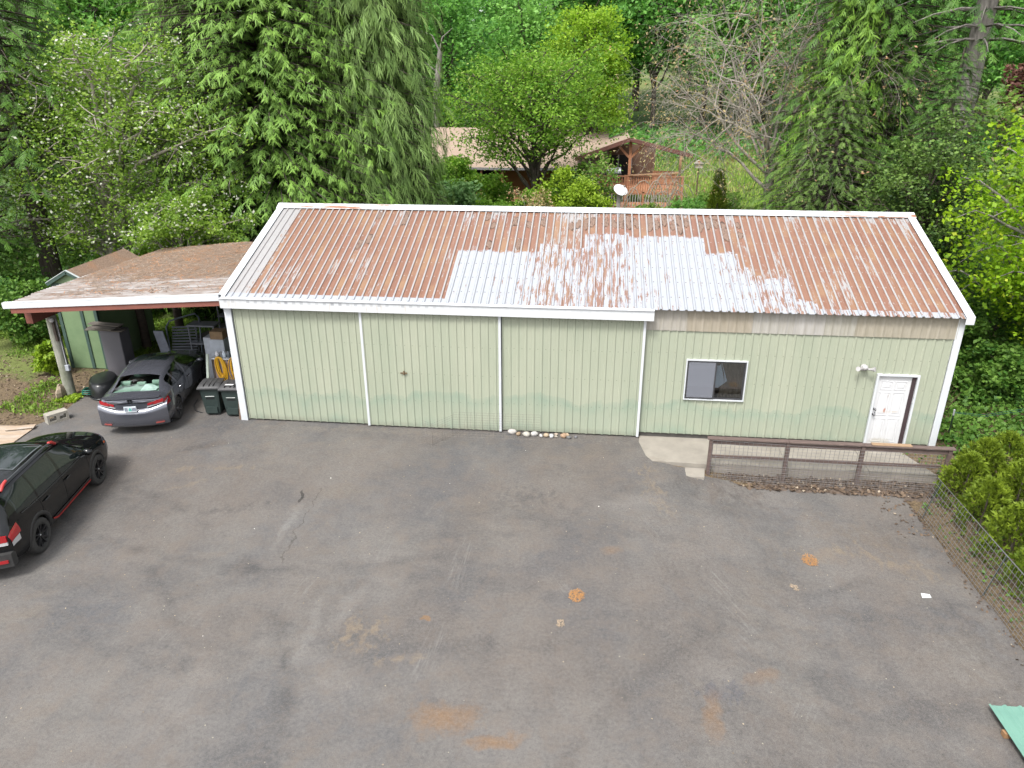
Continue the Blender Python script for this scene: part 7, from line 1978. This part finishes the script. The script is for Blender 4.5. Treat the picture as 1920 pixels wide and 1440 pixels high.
# undergrowth to the left and right, bushes behind the carport
for i, (x, y, h, r_, m, lb) in enumerate(((-8.6, 8.2, 2.4, 1.5, L_IVY, 'dark leafy bush behind the small green shed'), (-10.4, 5.2, 2.4, 1.6, L_IVY, 'leafy green bush left of the small shed'), (-9.2, 12.6, 3.0, 1.8, L_YSHRUB, 'yellow green bush glowing under the apple tree'),
        (-4.3, 9.6, 2.6, 1.6, L_IVY, 'dark bush just beyond the back of the carport'), (-3.0, 8.9, 2.6, 1.6, L_FIR, 'very dark bush filling the back opening of the carport'), (-5.6, 8.6, 2.6, 1.3, L_FIR, 'dark bush behind the rear carport post'), (-7.6, 2.5, 1.1, .4, L_YSHRUB, 'small bright bush just left of the carport post'), (-13.5, 7.5, 3.2, 2.0, L_IVY, 'dense dark bush under the left fir tree'),
        (21.4, 3.6, 1.6, 1.2, L_IVY, 'leafy undergrowth bush below the yellow green maple'), (19.9, 5.6, 2.4, 1.4, L_IVY, 'tall leafy bush beside the barn right end wall'), (22.6, 6.6, 3.0, 1.8, L_IVY, 'dense green bush behind the yellow green maple'), (25.5, 8.5, 3.4, 2.2, L_SHRUB, 'leafy bush in the shade at the far right'))):
    shrub('leafy_bush', lb, x, y, h, r_, m, .13, 330+i, 14, 62)
# dead brown thicket by the barn corner
b = thing('dead_shrub', 'small brown dead shrub by the barn right corner', 'shrub', (18.9, 1.6, 0)); tb = MB(); g = np.random.default_rng(12)
for k in range(26):
    a = g.uniform(0, 6.28); tb.tube([(18.9, 1.6, 0), (18.9+.25*math.cos(a), 1.6+.25*math.sin(a), .45), (18.9+.5*math.cos(a), 1.6+.5*math.sin(a), g.uniform(.6, 1.1))], [.012, .008, .003], 4, caps=False)
tb.build('trunk', simple('dead_brown', rgb(.14, .075, .05), None, .9), b)

# ------------------------------------------------------------------ ground cover: uncountable leaves and blades
def cover(name, n, fx, fy, mask, hgt, leaf, m, lb, seed, up=.55, wid=.36, cat='plants'):
    g = np.random.default_rng(seed); x = g.uniform(*fx, n); y = g.uniform(*fy, n); k = mask(x, y) > g.uniform(0, 1, n); x, y = x[k], y[k]
    z = h_ground(x, y)-.03+hgt*(.35+.65*vnoise(x*1.5, y*1.5, seed))*g.uniform(.1, 1, len(x))
    V, F, rr = leaf_quads(np.stack([x, y, z], 1), leaf, g, up, .0, wid, .4, np.clip(g.uniform(0, 1, len(x))*.7+.45*(vnoise(x*.9, y*.9, seed+3)-.35), 0, .92))
    o = link_mesh(name, fast_mesh(name, V, F, {'rnd': rr}), None, m); tag(o, lb, cat, None, 'stuff'); return o
def blades(name, n, fx, fy, mask, hgt, m, lb, seed, w=.012):
    g = np.random.default_rng(seed); x = g.uniform(*fx, n); y = g.uniform(*fy, n); k = mask(x, y) > g.uniform(0, 1, n); x, y = x[k], y[k]; n = len(x)
    z = h_ground(x, y)-.04; h = hgt*g.uniform(.5, 1.2, n); a = g.uniform(0, 6.28, n); ln = g.uniform(.15, .6, n)*h
    s = np.stack([np.cos(a), np.sin(a), 0*a], 1)*w; d = np.stack([-np.sin(a)*ln, np.cos(a)*ln, h], 1); p = np.stack([x, y, z], 1)
    V = np.stack([p-s, p+s, p+d*.6+s*.8+np.array([0, 0, .02]), p+d], 1).reshape(-1, 3)
    o = link_mesh(name, fast_mesh(name, V, np.arange(4*n).reshape(n, 4), {'rnd': np.clip(g.uniform(0, 1, n)*.7+.5*(vnoise(x*.5, y*.5, seed)-.3), 0, .92)}), None, m); tag(o, lb, 'grass', None, 'stuff'); return o
outp = lambda x, y: (~inside(AS, x, y)).astype(float)
right_m = lambda x, y: (x > 18.45+.1*np.sin(y*3)).astype(float)*(1-smooth01((x-27)/3))
cover('ground_cover', 34000, (18.4, 29), (-1.0, 11), lambda x, y: right_m(x, y)*smooth01((y+.6)/.8), .42, .13, L_IVY, 'dense green ground cover right of the barn', 401)
cover('ground_cover', 9000, (17.25, 22), (-10, -.2), lambda x, y: np.full(x.shape, .35), .10, .07, L_IVY, 'green weeds between the arborvitae shrubs', 402)
L_GRASS = leaf_material('grass_blades', rgb(.09, .17, .025), rgb(.24, .34, .05), rgb(.34, .33, .14), .93, trans=.4)
lm = lambda x, y: outp(x, y)*(x < -5.6)*smooth01((vnoise(x*.7, y*.7, 9)-.34-.42*smooth01((3.2-y)/3.0))/.22)
cover('ground_cover', 30000, (-15, -5.4), (-1.5, 9), lm, .16, .09, L_GRASS, 'bright green weeds and grass left of the carport', 403)
blades('grass', 30000, (-15, -5.4), (-2.2, 9), lm, .16, L_GRASS, 'short grass growing left of the carport', 404)
litter('leaf_litter', 1800, (-12, -5.5), (-2.0, 4), lambda x, y: h_ground(x, y)-.03, .07, 'dead leaves and twigs on the soil left of the carport', 7)
# weeds at the post foot
cover('ground_cover', 500, (-6.15, -5.45), (.45, 1.0), lambda x, y: np.ones(x.shape), .14, .09, L_YSHRUB, 'tuft of bright weeds at the foot of the carport post', 405)
# meadow behind the barn
L_MEAD = leaf_material('meadow_blades', rgb(.17, .30, .035), rgb(.36, .46, .09), rgb(.58, .50, .20), .8, trans=.4)
blades('grass', 30000, (-4, 30), (14, 60), lambda x, y: ((y > 16) & ~((x > 9.4) & (x < 15) & (y > 27) & (y < 36)) & ~((x < 10) & (y > 33) & (y < 42))).astype(float), .35, L_MEAD, 'rough meadow grass around the brown house', 406, .03)
cover('undergrowth', 22000, (-45, 60), (56, 72), lambda x, y: np.ones(x.shape), 1.6, .38, L_WOOD, 'green undergrowth below the woods behind the house', 408)
cover('undergrowth', 18000, (-24, -6.2), (8.5, 30), lambda x, y: np.ones(x.shape), 1.2, .2, L_IVY, 'dark green undergrowth below the apple tree and firs', 409)
cover('undergrowth', 16000, (17, 34), (10, 24), lambda x, y: np.ones(x.shape), 1.0, .2, L_IVY, 'shaded undergrowth below the conifers behind the barn', 410)
